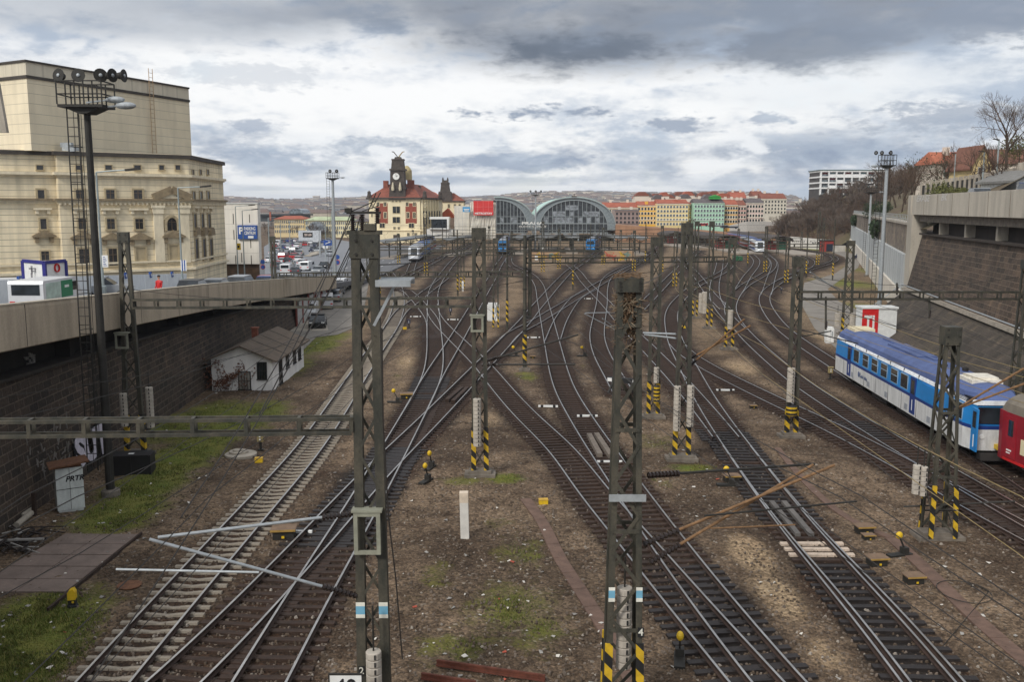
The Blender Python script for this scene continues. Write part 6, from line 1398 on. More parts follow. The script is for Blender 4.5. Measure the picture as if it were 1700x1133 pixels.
pier=MB().vprism([tuple(v)for v in(p0+nF*-.1-dF*1.6, p0+nF*-.1+dF*.9, p0+nF*1.6+dF*.9, p0+nF*1.6-dF*1.6)], 0, ZB0+.001-.01)
W('pier', pier, FCON, fo);W('pier_head', MB().vprism([tuple(v)for v in(p0+nF*-.12-dF*1.65, p0+nF*-.12-dF*.003, p0+nF*1.6-dF*.003, p0+nF*1.6-dF*1.65)], ZB0, ZB1+.02), FCON, fo)
m=MB()
for i, s in enumerate((('tag one', 6), ('tag two', 12))):pass
W('girder', slab(MB(), p0+dF*1, p1, .6, 1.1, 11.7, ZB0+.49), CONCD, fo)
for(px, py, s, wd, lb)in((1532, 330, 'ERASE', 6.5, 'pale spray writing at the far end of the flyover parapet'), (1567, 328, 'BK', 2.6, 'short pale spray mark in the middle of the flyover parapet')):
 q=AP(px, py, p0, p1);t=thing('graffiti', lb, 'graffiti', q);tm=text_mb(s, 1.0, .004, .02, .3, width=wd);tm.xf(Matrix.Translation(q-Vector((*nF, 0))*.012)@Matrix.Rotation(math.atan2(dF.y, dF.x), 4, 'Z'));W('lettering', tm, M('faded_paint', S(200, 196, 190), .9, var=.15, scale=4), t)
RST=Mstone('right_wall_stone', (S(88, 74, 62), S(54, 46, 39)), S(118, 104, 90), 1.05, .46, msize=.022, patch=(1.35, 1.25, 1.15));RST2=Mstone('apron_stone', (S(78, 69, 60), S(56, 50, 43)), S(84, 76, 66), .8, .42, patch=(1.2, 1.2, 1.0))
def wl_(s):return A_+dF*s
rw=thing('stone_wall', 'tall battered stone retaining wall with sloping apron under the flyover on the right', 'wall', (A_.x, A_.y, 0))
S0, S1=2.0, 74
def prof(s, off, z):q=wl_(s)+nF*off;return(q.x, q.y, z)
end=-1.5
W('masonry', MB().add([prof(S0, -.5, 4.0), prof(S1, -.5, 4.0), prof(S1, .9, 10.2), prof(S0, .9, 10.2), prof(S0, 3.5, 10.2), prof(S1, 3.5, 10.2), prof(S0, 3.5, -.1), prof(S1, 3.5, -.1), prof(S0, -.5, -.1), prof(S1, -.5, -.1)], [(0, 1, 2, 3), (3, 2, 5, 4), (6, 0+8, 0, 3, 4), (4, 5, 7, 6), (8, 9, 1, 0)]), RST, rw)
W('apron', MB().add([prof(S0+1.5, -5.6, -.1), prof(S1, -5.6, -.1), prof(S1, -.6, 3.75), prof(S0, -.6, 3.75), prof(S0, -.5, -.1), prof(S1, -.5, -.1)], [(0, 1, 2, 3), (0, 3, 4), (3, 2, 5, 4)]), RST2, rw)
W('ledge', MB().vprism([prof(S0-.2, -1.05, 0)[:2], prof(S1, -1.05, 0)[:2], prof(S1, -.4, 0)[:2], prof(S0-.2, -.4, 0)[:2]], 3.76, 4.02), CONC, rw)
W('coping', MB().vprism([prof(S0-.1, .55, 0)[:2], prof(S1, .55, 0)[:2], prof(S1, 1.5, 0)[:2], prof(S0-.1, 1.5, 0)[:2]], 10.201, 10.4), M('dark_coping2', S(58, 50, 44), .9), rw)
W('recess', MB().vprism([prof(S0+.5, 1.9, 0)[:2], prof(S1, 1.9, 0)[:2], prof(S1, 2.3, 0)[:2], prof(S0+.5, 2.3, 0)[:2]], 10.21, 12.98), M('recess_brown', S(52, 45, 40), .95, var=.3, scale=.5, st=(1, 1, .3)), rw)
for s in np.arange(9, 70, 10.0):
 W('strut', MB().vprism([prof(s, 1.0, 0)[:2], prof(s+.5, 1.0, 0)[:2], prof(s+.5, 1.895, 0)[:2], prof(s, 1.895, 0)[:2]], 10.41, 12.99), CONC, rw)
hp_=[Vector(prof(s, -1.05, 4.4))for s in np.arange(S0, S1, 3)]
solo('handrail_pipe', MB().tube(hp_, .07, 6).tube([Vector(prof(S0-.5, -5.6, .4)), Vector(prof(S0, -1.05, 4.4))], .06, 6), GALV, 'grey pipe rail running along the ledge of the right stone wall', 'pipe', hp_[0])
LW=M('light_wall', S(178, 181, 180), .85, var=.12, scale=.4, st=(1, 1, .12), fine=.05);LW2=M('light_wall_low', S(206, 198, 184), .9, var=.12, scale=.4, st=(1, 1, .2));LST=Mstone('upper_stone', (S(128, 116, 102), S(104, 94, 84)), S(120, 110, 98), 1.2, .5)
w0=Vector((48, 115));w1=Vector((112, 312));dW=(w1-w0).normalized();nW=Vector((dW.y, -dW.x))
lw=thing('retaining_wall', 'long pale concrete retaining wall with vertical joints behind the flyover pier', 'wall', (w0.x, w0.y, 0))
def wz(mb, z0, z1, x0, x1, a=0., b=1.):
 P0=w0.lerp(w1, a);P1=w0.lerp(w1, b);return mb.vprism([tuple(v)for v in(P0+nW*x0, P1+nW*x0, P1+nW*x1, P0+nW*x1)], z0, z1)
W('lower_wall', wz(MB(), -.1, 3.2, -.5, 2), LW2, lw);W('panels', wz(MB(), 3.2, 7.6, -.2, 2), LW, lw);W('upper_wall', wz(MB(), 7.6, 11.2, .3, 2), LST, lw);W('coping', wz(MB(), 11.2, 11.5, .1, 2.1), CONC, lw)
m=MB()
for i in range(1, 56):q=w0.lerp(w1, i/56)-nW*.21;m.bar((q.x, q.y, 3.25), (q.x, q.y, 7.55), .035)
W('joint', m, M('panel_joint', S(150, 154, 154), .9), lw)
m=MB()
q0_, q1_=w0+nW*.4, w1+nW*.4
for z in(11.9, 12.4):m.bar((*q0_, z), (*q1_, z), .06)
for i in range(80):q=q0_.lerp(q1_, i/79);m.bar((*q, 11.5), (*q, 12.4), .06)
W('railing', m, GALV, lw)
def leafmass(cx, cy, cz, rx, ry, rz, n_, s, r, mb):
 for _ in range(n_):
  while True:
   u=Vector((r.uniform(-1, 1), r.uniform(-1, 1), r.uniform(-1, 1)))
   if u.length<1:break
  c=Vector((cx+u.x*rx, cy+u.y*ry, cz+u.z*rz));k=s*r.uniform(.6, 1.4)
  a=Vector((r.gauss(0, 1), r.gauss(0, 1), r.gauss(0, 1))).normalized()*k;b_=Vector((r.gauss(0, 1), r.gauss(0, 1), r.gauss(0, 1))).normalized()*k
  mb.add([c-a, c+b_, c+a*.9-b_*.3], [(0, 1, 2)])
 return mb
LEAFD=M('dark_leaf', S(44, 62, 34), .8, var=.4, scale=1.5);LEAFO=M('olive_leaf', S(96, 98, 52), .85, var=.35, scale=1.5);
r=random.Random(8)
for a, lb in((.86, 'dark ivy hanging over the far end of the pale wall'), (.3, 'dark ivy hanging over the pale wall beside the floodlight mast')):
 q=w0.lerp(w1, a)-nW*.3;mb=MB()
 for k in range(26):u=r.uniform(-5, 5);p=q+dW*u;leafmass(p.x, p.y, 10.2-r.uniform(0, 2.2)*(1-abs(u)/6), .9, .9, 1.0, 60, .28, r, mb)
 t=thing('ivy', lb, 'ivy', (q.x, q.y, 8));W('foliage', mb, LEAFD, t);W('stem', MB().tube([(q.x, q.y, 11.4), (q.x, q.y, 8.2)], .05, 5), M('bark', S(74, 62, 52), .95, var=.3, scale=4), t)
BARK=M('bark', S(74, 62, 52));TWIG=M('twig', S(96, 82, 70), .95, var=.3, scale=.6);TWIG2=M('twig_grey2', S(112, 102, 92), .95, var=.3, scale=.6)
SR=M('service_asphalt', S(128, 122, 114), .95, var=.16, scale=.35, fine=.1)
pl=[G(x, y, .04)for x, y in((1335, 470), (1385, 455), (1408, 440), (1402, 427), (1380, 418), (1400, 416), (1432, 428), (1424, 445), (1398, 463), (1374, 480), (1392, 500), (1430, 518), (1455, 545), (1450, 575), (1402, 592), (1352, 545), (1330, 505))]
structure(solo('service_road', MB().add(pl, [tuple(range(len(pl)))[::-1]]), SR, '', '', (0, 0, 0)))
for k in('label', 'category'):del bpy.data.objects['service_road'][k]
pl=[G(x, y, .04)for x, y in((492, 575), (478, 552), (470, 530), (497, 500), (520, 468), (600, 452), (612, 470), (606, 505), (598, 540), (560, 556), (525, 560), (505, 580))]
structure(link('car_park', MB().add(pl, [tuple(range(len(pl)))[::-1]]).mesh('car_park', SR)))
pl=[G(x, y, .05)for x, y in((473, 550), (545, 549), (542, 533), (478, 533))]
structure(link('concrete_pad', MB().add(pl, [(0, 1, 2, 3)]).mesh('concrete_pad', CONC)))
q=G(1436, 568);q2=G(1490, 562);cz=3.3
a=AY(1431, 510, 95);cy_=95
t=thing('container', 'white container with red front and large white letter beside the stone wall', 'container', (37, cy_, 0))
x0=AY(1431, 540, cy_).x;x1=AY(1456, 540, cy_).x;zt=ZY(513, cy_);RW=M('container_white', S(216, 218, 216), .6, var=.08)
W('body', MB().box(x0, x1+2.0, cy_+.06, cy_+1.8, .05, zt), RW, t);W('front', MB().box(x0, x1+.1, cy_-.0, cy_+.055, .05, zt-.02), REDP, t)
W('lettering', place(text_mb('TI', 2.0, .01, .03, width=1.05), ((x0+x1)/2, cy_-.012, zt*.52)), RW, t);W('roof', MB().box(x0-.1, x1+2.1, cy_-.08, cy_+1.9, zt+.001, zt+.18), RW, t)
def XW(Y):return lerp(48, 112, (Y-115)/197)if Y<312 else(112+(Y-312)*-.02 if Y<400 else 110.2+(Y-400)*.32)
def hz(x, y):
 s=x-XW(y)
 zb_=10.8 if y<285 else max(.0, lerp(10.8, 0.0, (y-285)/40))
 z=zb_+max(0, s-.8)*(.55 if y<285 else.62)
 cap=19.5+.012*(y-250)
 if z>cap:z=cap+(z-cap)*.06
 return z+.25*math.sin(x*.35)*math.cos(y*.23)
mb=MB();gx_=list(np.arange(1.2, 16, 3))+list(np.arange(16, 60, 6))+[75, 100, 150, 240];gy_=list(np.arange(104, 300, 7))+list(np.arange(300, 330, 4))+list(np.arange(330, 560, 10))
vs=[(XW(y)+s, y, hz(XW(y)+s, y))for y in gy_ for s in gx_];k=len(gx_)
fs=[(j*k+i, j*k+i+1, (j+1)*k+i+1, (j+1)*k+i)for j in range(len(gy_)-1)for i in range(k-1)]
HILLM=M('hill_grass', S(106, 98, 62), .95, var=.2, scale=.12, col2=S(90, 74, 58), bump=.3, bscale=2, fine=.2)
hm=MB().add(vs, fs).mesh('hillside', HILLM, smooth=True);structure(link('hillside', hm))
pl=MB();pts=[G(x, y, .1)for x, y in((1360, 425), (1412, 415), (1412, 400), (1385, 395))]
def bare_tree(seed, H, spread=.5, depth=6, twigs=True, trunk=.25, up=.25, fat=1.3):
 r=random.Random(seed);tr=MB();cr=MB()
 def grow(p, d, L_, rad, lev):
  n_=3;pts=[p];q=p.copy()
  for i in range(n_):
   d=(d+Vector((r.gauss(0, .12), r.gauss(0, .12), r.gauss(0, .06)+.05*up))).normalized();q=q+d*(L_/n_);pts.append(q.copy())
  tgt=tr if lev<2 else cr
  f0=lerp(1, fat, min(1, lev/3));f1=lerp(1, fat, min(1, (lev+1)/3));tgt.tube(pts, rad*f0, 6 if lev<2 else 3, r2=rad*.68*f1, cap=False)
  if lev>=depth:return
  k=3 if lev<depth-1 else 4
  if lev==0:k=4
  for j in range(k):
   az_=r.uniform(0, 6.28);sp_=spread*r.uniform(.6, 1.35)if j else spread*.35
   x=d.cross(Vector((math.cos(az_), math.sin(az_), .3))).normalized();nd=(d*math.cos(sp_)+x*math.sin(sp_)+Vector((0, 0, up*.5))).normalized()
   st_=pts[-1]if j<2 else pts[-2].lerp(pts[-1], r.random())
   grow(st_, nd, L_*r.uniform(.62, .86), rad*(.66 if j==0 else.5), lev+1)
 grow(Vector((0, 0, -.2)), Vector((0, 0, 1)), H*trunk, H*.017, 0)
 return tr, cr
TWIG=M('thicket_twig', S(84, 68, 56), .95, var=.3, scale=.6);TWIG2=M('thicket_twig_grey', S(100, 88, 78), .95, var=.3, scale=.6)
PROTO=[]
for i, (sd, sp_, dp_)in enumerate(((1, .55, 5), (2, .62, 5), (3, .5, 5), (4, .7, 5))):
 tr, cr=bare_tree(sd, 9, sp_, dp_, fat=2.6)
 t=thing('bare_tree', 'bare leafless tree in the brown thicket covering the slope on the right', 'tree', (0, 0, 0), 0, 'bare trees on the right slope')
 L('trunk', tr, BARK, t);L('crown', cr, TWIG if i%2 else TWIG2, t);PROTO.append(reg(t))
r=random.Random(12);used=set();N_=0
for i in range(282):
 if i<200:y=r.uniform(300, 400);s=r.uniform(1.5, 34)
 elif i<250:y=r.uniform(395, 470);s=r.uniform(1, 26)
 else:y=r.uniform(235, 300);s=r.uniform(8, 34)
 x=XW(y)+s;sc=r.uniform(.65, 1.25);z=hz(x, y)
 if abs(y-330)<40 and s<5:continue
 if x>137 and 395<y<470:continue
 if i<4:o=PROTO[i];o.location=(x, y, z);o.rotation_euler=(0, 0, r.uniform(0, 6));o.scale=(sc, )*3
 else:dup(PROTO[i%4], (x, y, z), r.uniform(0, 6), scale=(sc*r.uniform(.9, 1.3), sc*r.uniform(.9, 1.3), sc))
mb=MB()
for i in range(2600):
 y=r.uniform(296, 470);s=r.uniform(2, 36);x=XW(y)+s;z=hz(x, y)
 if x>128 and 395<y<470:continue
 if y<340 and s<8:continue
 for _ in range(9):
  d=Vector((r.gauss(0, .5), r.gauss(0, .5), 1)).normalized()*r.uniform(.8, 2.6);p=Vector((x+r.uniform(-1, 1), y+r.uniform(-1, 1), z-.1));w_=Vector((.11, 0, 0));mb.add([p-w_, p+w_, p+d], [(0, 1, 2)])
o=link('undergrowth', mb.mesh('undergrowth', M('undergrowth', S(92, 74, 60), .95, var=.3, scale=.3)));o['kind']='stuff'
def place_tree(px, base_px, top_px, Y, seed, label, group=None, spread=.55, depth=6, mats=(BARK, TWIG), trunk=.25):
 b0=AY(px, base_px, Y);b0.z=min(b0.z, hz(b0.x, Y));H=ZY(top_px, Y)-b0.z;tr, cr=bare_tree(seed, H, spread, depth, trunk=trunk)
 zs=max(v[2]for v in cr.v)if cr.v else H;k=H/zs
 t=thing('bare_tree', label, 'tree', b0, random.uniform(0, 6), group);t.scale=(k, k, k);L('trunk', tr, mats[0], t);L('crown', cr, mats[1], t);return t
place_tree(1672, 275, 152, 120, 21, 'large bare tree with a wide fan crown at the upper right', spread=.66, depth=7, trunk=.24)
place_tree(1655, 330, 240, 112, 22, 'smaller bare shrubby tree in front of the villa gable', spread=.7, depth=5)
for i, (x, yb, yt, Y)in enumerate(((1490, 300, 262, 200), (1505, 302, 266, 190), (1520, 302, 262, 185), (1535, 300, 268, 190), (1548, 298, 262, 185), (1478, 302, 270, 230), (1590, 290, 232, 170), (1570, 300, 248, 175), (1606, 285, 238, 180), (1695, 320, 225, 110), (1640, 300, 225, 150), (1612, 310, 240, 140), (1630, 320, 262, 125), (1665, 322, 258, 116), (1562, 308, 255, 150), (1580, 305, 262, 145), (1500, 306, 270, 170), (1516, 306, 272, 165))):
 place_tree(x, yb, yt, Y, 40+i, 'bare brown tree in the row between the white flats and the villas', 'bare trees by the villas', spread=.6, depth=5)
for i, (x, y0, y1, Y, lb, mt)in enumerate(((1452, 352, 335, 195, 'dark green conifer bush behind the pale wall left', LEAFD), (1462, 350, 333, 198, 'dark green conifer bush behind the floodlight mast', LEAFD), (1566, 325, 302, 125, 'olive evergreen bush beside the pillared fence', LEAFO), (1590, 322, 311, 122, 'low yellow green hedge behind the flyover parapet', LEAFO), (1545, 324, 316, 124, 'low green hedge at the far end of the flyover', LEAFO), (1692, 265, 225, 128, 'tall olive evergreen at the right edge by the villa', LEAFO), (1558, 262, 252, 172, 'ivy covered bush at the orange villa', LEAFD))):
 b0=AY(x, y0, Y);b0.z=min(b0.z, hz(b0.x, Y));H=ZY(y1, Y)-b0.z;mb=MB()
 for k in range(12):leafmass(b0.x+r.uniform(-1, 1)*H*.5, b0.y+r.uniform(-1, 1), b0.z+H*r.uniform(.25, .75), H*.35, .9, H*.3, 110, .16, r, mb)
 t=thing('evergreen_bush', lb, 'bush', b0);W('foliage', mb, mt, t);W('stem', MB().tube([b0-Vector((0, 0, .6)), b0+Vector((0, 0, H*.5))], .08, 5), BARK, t)
def gable_house(x0, x1, yeave, yridge, ybase, Y, depth, label, wall, roof, axis_='x', name='villa', wins=((.3, .5), (.7, .5)), hip=.0):
 a=AY(x0, yeave, Y);b_=AY(x1, yeave, Y);zb_=ZY(ybase, Y);ze=a.z;zr=ZY(yridge, Y)
 t=thing(name, label, 'house', ((a.x+b_.x)/2, Y, zb_));W('wall', MB().box(a.x, b_.x, Y, Y+depth, zb_-3, ze), wall, t)
 xm_=(a.x+b_.x)/2;o=.5
 if axis_=='y':
  W('gable', MB().prism([(a.x, ze), (b_.x, ze), (xm_, zr-.1)], Y+.01, Y+depth-.01), wall, t)
  m=MB()
  for s, xe in((-1, a.x), (1, b_.x)):
   sl=(zr-ze)/((b_.x-a.x)/2);xo=xe+s*o;zo_2=ze-sl*o
   m.add([(xm_, Y-o, zr), (xo, Y-o, zo_2), (xo, Y+depth+o, zo_2), (xm_, Y+depth+o, zr), (xm_, Y-o, zr+.25), (xo, Y-o, zo_2+.25), (xo, Y+depth+o, zo_2+.25), (xm_, Y+depth+o, zr+.25)], [(0, 1, 2, 3), (7, 6, 5, 4), (0, 4, 5, 1), (1, 5, 6, 2), (2, 6, 7, 3)])
 else:
  ym=Y+depth/2;hp2=hip*(b_.x-a.x)
  m=MB().add([(a.x-o, Y-o, ze), (b_.x+o, Y-o, ze), (b_.x+o, Y+depth+o, ze), (a.x-o, Y+depth+o, ze), (a.x-o+hp2, ym, zr), (b_.x+o-hp2, ym, zr)], [(0, 1, 5, 4), (2, 3, 4, 5), (3, 0, 4), (1, 2, 5), (0, 3, 2, 1)])
 rf_=W('roof', m, roof, t)
 for u, v in wins:
  x=lerp(a.x, b_.x, u);z=lerp(zb_, ze, v);w_=.5;wn=W('window', MB().box(x-w_-.1, x+w_+.1, Y-.06, Y+.02, z-.8, z+.8), WHITE, t);W('pane', MB().box(x-w_, x+w_, Y-.09, Y-.061, z-.7, z+.7), GLASS, wn)
 return t, rf_
RTILE=M('roof_tile', S(166, 98, 72), .85, var=.18, scale=1.5, fine=.12);RTILE2=M('roof_tile_dark', S(118, 78, 62), .85, var=.2, scale=1.5, fine=.12);PALE=M('pale_plaster', S(216, 204, 188), .85, var=.08);YEL=M('yellow_plaster', S(206, 184, 132), .85, var=.08)
t, rf_=gable_house(1556, 1612, 272, 250, 302, 176, 9, 'small villa with orange tiled roof and pale wall above the flyover', PALE, RTILE, 'x', hip=.12)
a=AY(1585, 248, 176);W('chimney', MB().box(a.x-.5, a.x+.5, 179, 180, a.z-1.5, a.z+.6), PALE, rf_)
gable_house(1614, 1646, 273, 243, 305, 156, 8, 'villa front with steep yellow gable beside the larger red roof', YEL, RTILE2, 'y', wins=((.5, .6), ))
gable_house(1646, 1760, 272, 244, 310, 162, 12, 'large villa with broad red brown tiled roof at the upper right', PALE, RTILE2, 'x', hip=.15)
gable_house(1688, 1760, 300, 284, 318, 105, 8, 'white house with grey roof at the right edge below the big tree', M('white_house', S(214, 214, 210), .8), M('slate_roof', S(120, 118, 114), .8, var=.2), 'y', wins=((.2, .25), (.4, .25)))
t=thing('pillared_fence', 'long fence of dark panels between pale concrete pillars above the flyover', 'fence', AY(1530, 312, 150))
for i in range(22):
 x=lerp(1530, 1700, i/21);Y=lerp(150, 108, i/21);yb=lerp(320, 300, i/21);a=AY(x, yb, Y);h_=2.6 if i<20 else 3.4
 W('pillar', MB().box(a.x-.22, a.x+.22, a.y-.2, a.y+.2, a.z-1.5, a.z+h_*.62), CONC, t)
 if i:c=prevq;W('panel', MB().bar((c.x, c.y, c.z+.35), (a.x, a.y, a.z+.35), .06, 1.5), STEELD, t);W('plinth', MB().bar((c.x, c.y, c.z-.9), (a.x, a.y, a.z-.9), .3, .9), CONC, t)
 prevq=a
for x, y0, y1, Y, lb in((1628, 345, 252, 118, 'left pale lamp pole before the villas'), (1651, 340, 232, 116, 'right taller pale lamp pole before the villas'), (1583, 312, 255, 160, 'far thin lamp pole beside the orange villa')):
 a=AY(x, y0, Y);c=AY(x, y1, Y);t=thing('lamp_pole', lb, 'lamp post', (a.x, a.y, a.z-2));W('pole', MB().tube([(a.x, Y, a.z-2), (a.x, Y, c.z)], .09, 6), LAMPP, t);W('lamp_head', MB().bar((a.x, Y, c.z), (a.x-.8, Y-.2, c.z+.08), .2, .1), STEELD, t)
YF=430
fb=thing('apartment_block', 'white modern flat roofed apartment block with dark balconies on top of the slope', 'apartment block', AY(1400, 321, YF))
xa=AY(1362, 300, YF).x;xb=AY(1477, 300, YF).x;zz_=[ZY(y, YF)for y in(324, 311.5, 302.5, 293, 283.5)]
W('core', MB().box(xa, xb, YF+1.2, YF+16, zz_[0]-4, zz_[4]), M('flat_dark', S(70, 66, 64), .7, var=.2, scale=.5), fb)
for i, z in enumerate(zz_[:-1]):
 W('floor_slab', MB().box(xa-.3, xb+.3, YF-.2, YF+16.2, zz_[i+1]-.55, zz_[i+1]+.1), M('flat_white', S(226, 226, 224), .7), fb)
W('roof_edge', MB().box(xa-.6, xb+.6, YF-.4, YF+16.4, zz_[4]+.101, zz_[4]+.45), M('roof_green', S(70, 96, 92), .7), fb)
r2=random.Random(3)
for i in range(4):
 for j in range(9):
  x=lerp(xa, xb, j/9);x2=lerp(xa, xb, (j+1)/9);z0, z1=zz_[i]+.1, zz_[i+1]-.55
  W('pier', MB().box(x, x+.55, YF-.15, YF+1.3, z0, z1), M('flat_white', (0, 0, 0)), fb)
  W('window', MB().box(x+.7, x2-.1, YF+.9, YF+1.25, z0+.1, z1-.1), r2.choice((GLASS, GLASS, Mglass('teal_glass', (.08, .14, .15)), M('flat_grey', S(150, 148, 144), .7), M('red_panel', S(130, 50, 44), .7))), fb)
  W('balcony', MB().box(x+.6, x2-.05, YF-.1, YF+.0, z0-.0, z0+.9), Mglass('balcony_glass', (.12, .14, .15), .2)if r2.random()<.6 else M('flat_white', (0, 0, 0)), fb)
for k, (x0, x1, y0)in enumerate(((1354, 1358, 289), (1358, 1362, 286))):
 a=AY(x0, y0, YF+8);c=AY(x1, y0, YF+8);W('wing', MB().box(a.x, c.x, YF+5-k, YF+8, zz_[0]-4, a.z), M('flat_grey2', S(176, 178, 180), .7, var=.2, scale=.6), fb)
 for i in range(4):W('window', MB().box(a.x+.3, c.x-.4, YF+4.9-k, YF+4.999-k, lerp(zz_[0], a.z, .1+i*.23), lerp(zz_[0], a.z, .24+i*.23)), GLASS, fb)
def px_box(par, name, x0, x1, y0, y1, Y, dep, mt, dy=0):
 a=AY(x0, y0, Y);b_=AY(x1, y1, Y);return W(name, MB().box(a.x, b_.x, Y+dy, Y+dy+dep, b_.z, a.z), mt, par)
YS=360
FC=M('station_cream', S(234, 220, 184), .8, var=.08, scale=.4, st=(1, 1, .3));FRED=M('station_brick', S(146, 74, 56), .85, var=.15, scale=2);FDK=M('station_stone', S(74, 66, 60), .9, var=.3, scale=1, bump=.2, bscale=3);RRED=M('station_roof', S(132, 74, 58), .85, var=.2, scale=.7, fine=.15);RORA=M('station_roof_orange', S(196, 96, 58), .85, var=.15, scale=.7)
fs_=thing('station_building', 'cream art nouveau station building with red roof, brick panels and dark clock tower', 'station building', AY(655, 395, YS))
a=AY(612, 331, YS);b_=AY(697, 331, YS);c_=AY(724, 332, YS+26);zc=a.z
W('wall', MB().vprism([(a.x, YS), (b_.x, YS), (c_.x+1.5, YS+20), (c_.x+1.5, YS+40), (a.x, YS+40)], 0, zc), FC, fs_)
W('cornice', MB().vprism([(a.x-.9, YS-.9), (b_.x+.5, YS-.9), (c_.x+2.6, YS+20), (c_.x+2.6, YS+40), (a.x-.9, YS+40)], zc, zc+.7), FDK, fs_)
W('roof', MB().add([(a.x-.5, YS-.5, zc+.7), (b_.x+.3, YS-.5, zc+.7), (c_.x+2, YS+20, zc+.7), (c_.x+2, YS+40, zc+.7), (a.x-.5, YS+40, zc+.7), (a.x+7, YS+9, zc+6.0), (b_.x-4, YS+9, zc+6), (b_.x-2, YS+34, zc+6), (a.x+7, YS+34, zc+6)], [(0, 1, 6, 5), (1, 2, 7, 6), (2, 3, 7), (3, 4, 8, 7), (4, 0, 5, 8), (5, 6, 7, 8)]), RRED, fs_)
for x0, x1 in((624.5, 644), (673, 692)):px_box(fs_, 'brick_panel', x0, x1, 337.5, 371, YS, .1, FRED, -.08)
WST=M('window_stone', S(214, 200, 164), .8, var=.05)
def swin(x, y0, y1, w_, Y=YS, par=None, dy=-.12):
 a=AY(x-w_/2, y0, Y);c=AY(x+w_/2, y1, Y);k=.22;wn=W('window', MB().box(a.x-k, c.x+k, Y+dy, Y+.05, c.z-k, a.z+k), WST, par or fs_);W('pane', MB().box(a.x, c.x, Y+dy-.05, Y+dy-.001, c.z, a.z), GLASS, wn)
 W('glazing_bars', MB().box((a.x+c.x)/2-.05, (a.x+c.x)/2+.05, Y+dy-.08, Y+dy-.051, c.z, a.z), WST, wn)
for x in(627.5, 639, 676, 688):swin(x, 336, 342, 4)
for x in(628.5, 639.5, 677, 688):swin(x, 353, 362, 4.2)
for x in(634.5, 683):swin(x, 371, 378, 8)
for y0, y1, w_ in((343, 354, 12), (360.5, 370, 12)):swin(658, y0, y1, w_)
for x in(652, 658, 664):swin(x, 333.3, 335.3, 2.5)
for x in(655, 662):swin(x, 377, 381, 3)
for x in(617.5, 705.5):
 swin(x, 338.5, 343, 2);swin(x, 355, 360, 2)
for x in(678, 690):swin(x, 387, 392, 3.5)
px_box(fs_, 'string_course', 610, 700, 381.5, 383.5, YS, .4, FC, -.35);px_box(fs_, 'portal', 653, 664, 390, 400, YS, .2, FDK, -.15)
for i in range(7):
 u=(i+.5)/7;x=lerp(b_.x, c_.x+1.5, u);y=lerp(YS, YS+20, u);W('pilaster', MB().box(x-.1, x+.55, y-.8, y+.3, 3, zc-.05), FC, fs_);
 W('side_window', MB().box(x+.7, x+1.1, y-.25, y+.5, 7, 12), GLASS, fs_)
def tower(par, xc, yb, Y, levels, mt):
 for(y0, y1, w0_, w1_)in levels:
  z0=ZY(y0, Y);z1=ZY(y1, Y);k=Y/FPX;xx=AY(xc, y0, Y).x;p=[(xx+sx*w0_*k/2, Y+3+sy*w0_*k/2)for sx, sy in((-1, -1), (1, -1), (1, 1), (-1, 1))];q=[(xx+sx*w1_*k/2, Y+3+sy*w1_*k/2)for sx, sy in((-1, -1), (1, -1), (1, 1), (-1, 1))]
  W('tower_stage', MB().add([(*v, z0)for v in p]+[(*v, z1)for v in q], [(0, 3, 2, 1), (4, 5, 6, 7), (0, 1, 5, 4), (1, 2, 6, 5), (2, 3, 7, 6), (3, 0, 4, 7)]), mt, par)
tower(fs_, 659.5, 330, YS, ((332, 314, 28, 25), (314, 311.5, 27, 27), (311.5, 283, 24, 22.5), (283, 280, 26, 26), (280, 266, 21, 18.5), (266, 263.5, 20, 20), (263.5, 260, 12, 9)), FDK)
xx=AY(657.5, 293, YS).x;zz0=ZY(293, YS);yk=YS+3-24*YS/FPX/2
W('clock_face', MB().lathe([(1.25, yk-.28), (1.25, yk-.02)], (xx, 0, zz0), 24, ax='Y'), M('clock_white', S(232, 232, 226), .5), fs_)
W('clock_ring', MB().lathe([(1.45, yk-.2), (1.45, yk+.1)], (xx, 0, zz0), 24, ax='Y'), FDK, fs_)
W('clock_hands', MB().bar((xx, yk-.3, zz0), (xx+.75, yk-.3, zz0+.35), .12).bar((xx, yk-.32, zz0), (xx-.05, yk-.32, zz0+1.0), .1), BLACK, fs_)
for x in(652, 664):a2=AY(x, 314, YS-1);W('statue', MB().lathe([(.45, a2.z-.6), (.6, a2.z), (.4, a2.z+1.6), (.25, a2.z+1.9), (.32, a2.z+2.3), (.05, a2.z+2.6)], (a2.x, YS-.6, 0), 8), M('statue_stone', S(196, 186, 160), .9), fs_)
for x in(613, 705, 724):a2=AY(x, 330, YS-.3);W('statue', MB().lathe([(.7, a2.z), (.9, a2.z+.8), (.6, a2.z+2.0), (.75, a2.z+2.4), (.1, a2.z+3.0)], (a2.x, YS+(20 if x>720 else-.2), 0), 8), FDK, fs_)
GOLD=M('gilded', S(150, 124, 62), .5, .4, .2, 4);zt2=ZY(260, YS);xx=AY(659.5, 260, YS).x
for s in(-1, 1):
 m=MB();pts=[(0.2, 0), (.9, .9), (1.7, 1.9), (2.4, 2.0)]
 for(u0, v0), (u1, v1)in zip(pts, pts[1:]):m.bar((xx+s*u0, YS+3, zt2+v0), (xx+s*u1, YS+3, zt2+v1), .7-u0*.2, .3, w2=.7-u1*.22)
 W('wing_figure', m, GOLD if s>0 else FDK, fs_)
for x0, x1, y0 in((636, 644, 300), (676, 687, 299)):px_box(fs_, 'chimney_block', x0, x1, y0, 322, YS+6, 3, RRED)
px_box(fs_, 'chimney_block', 690, 698, 308, 318, YS+20, 2, FDK)
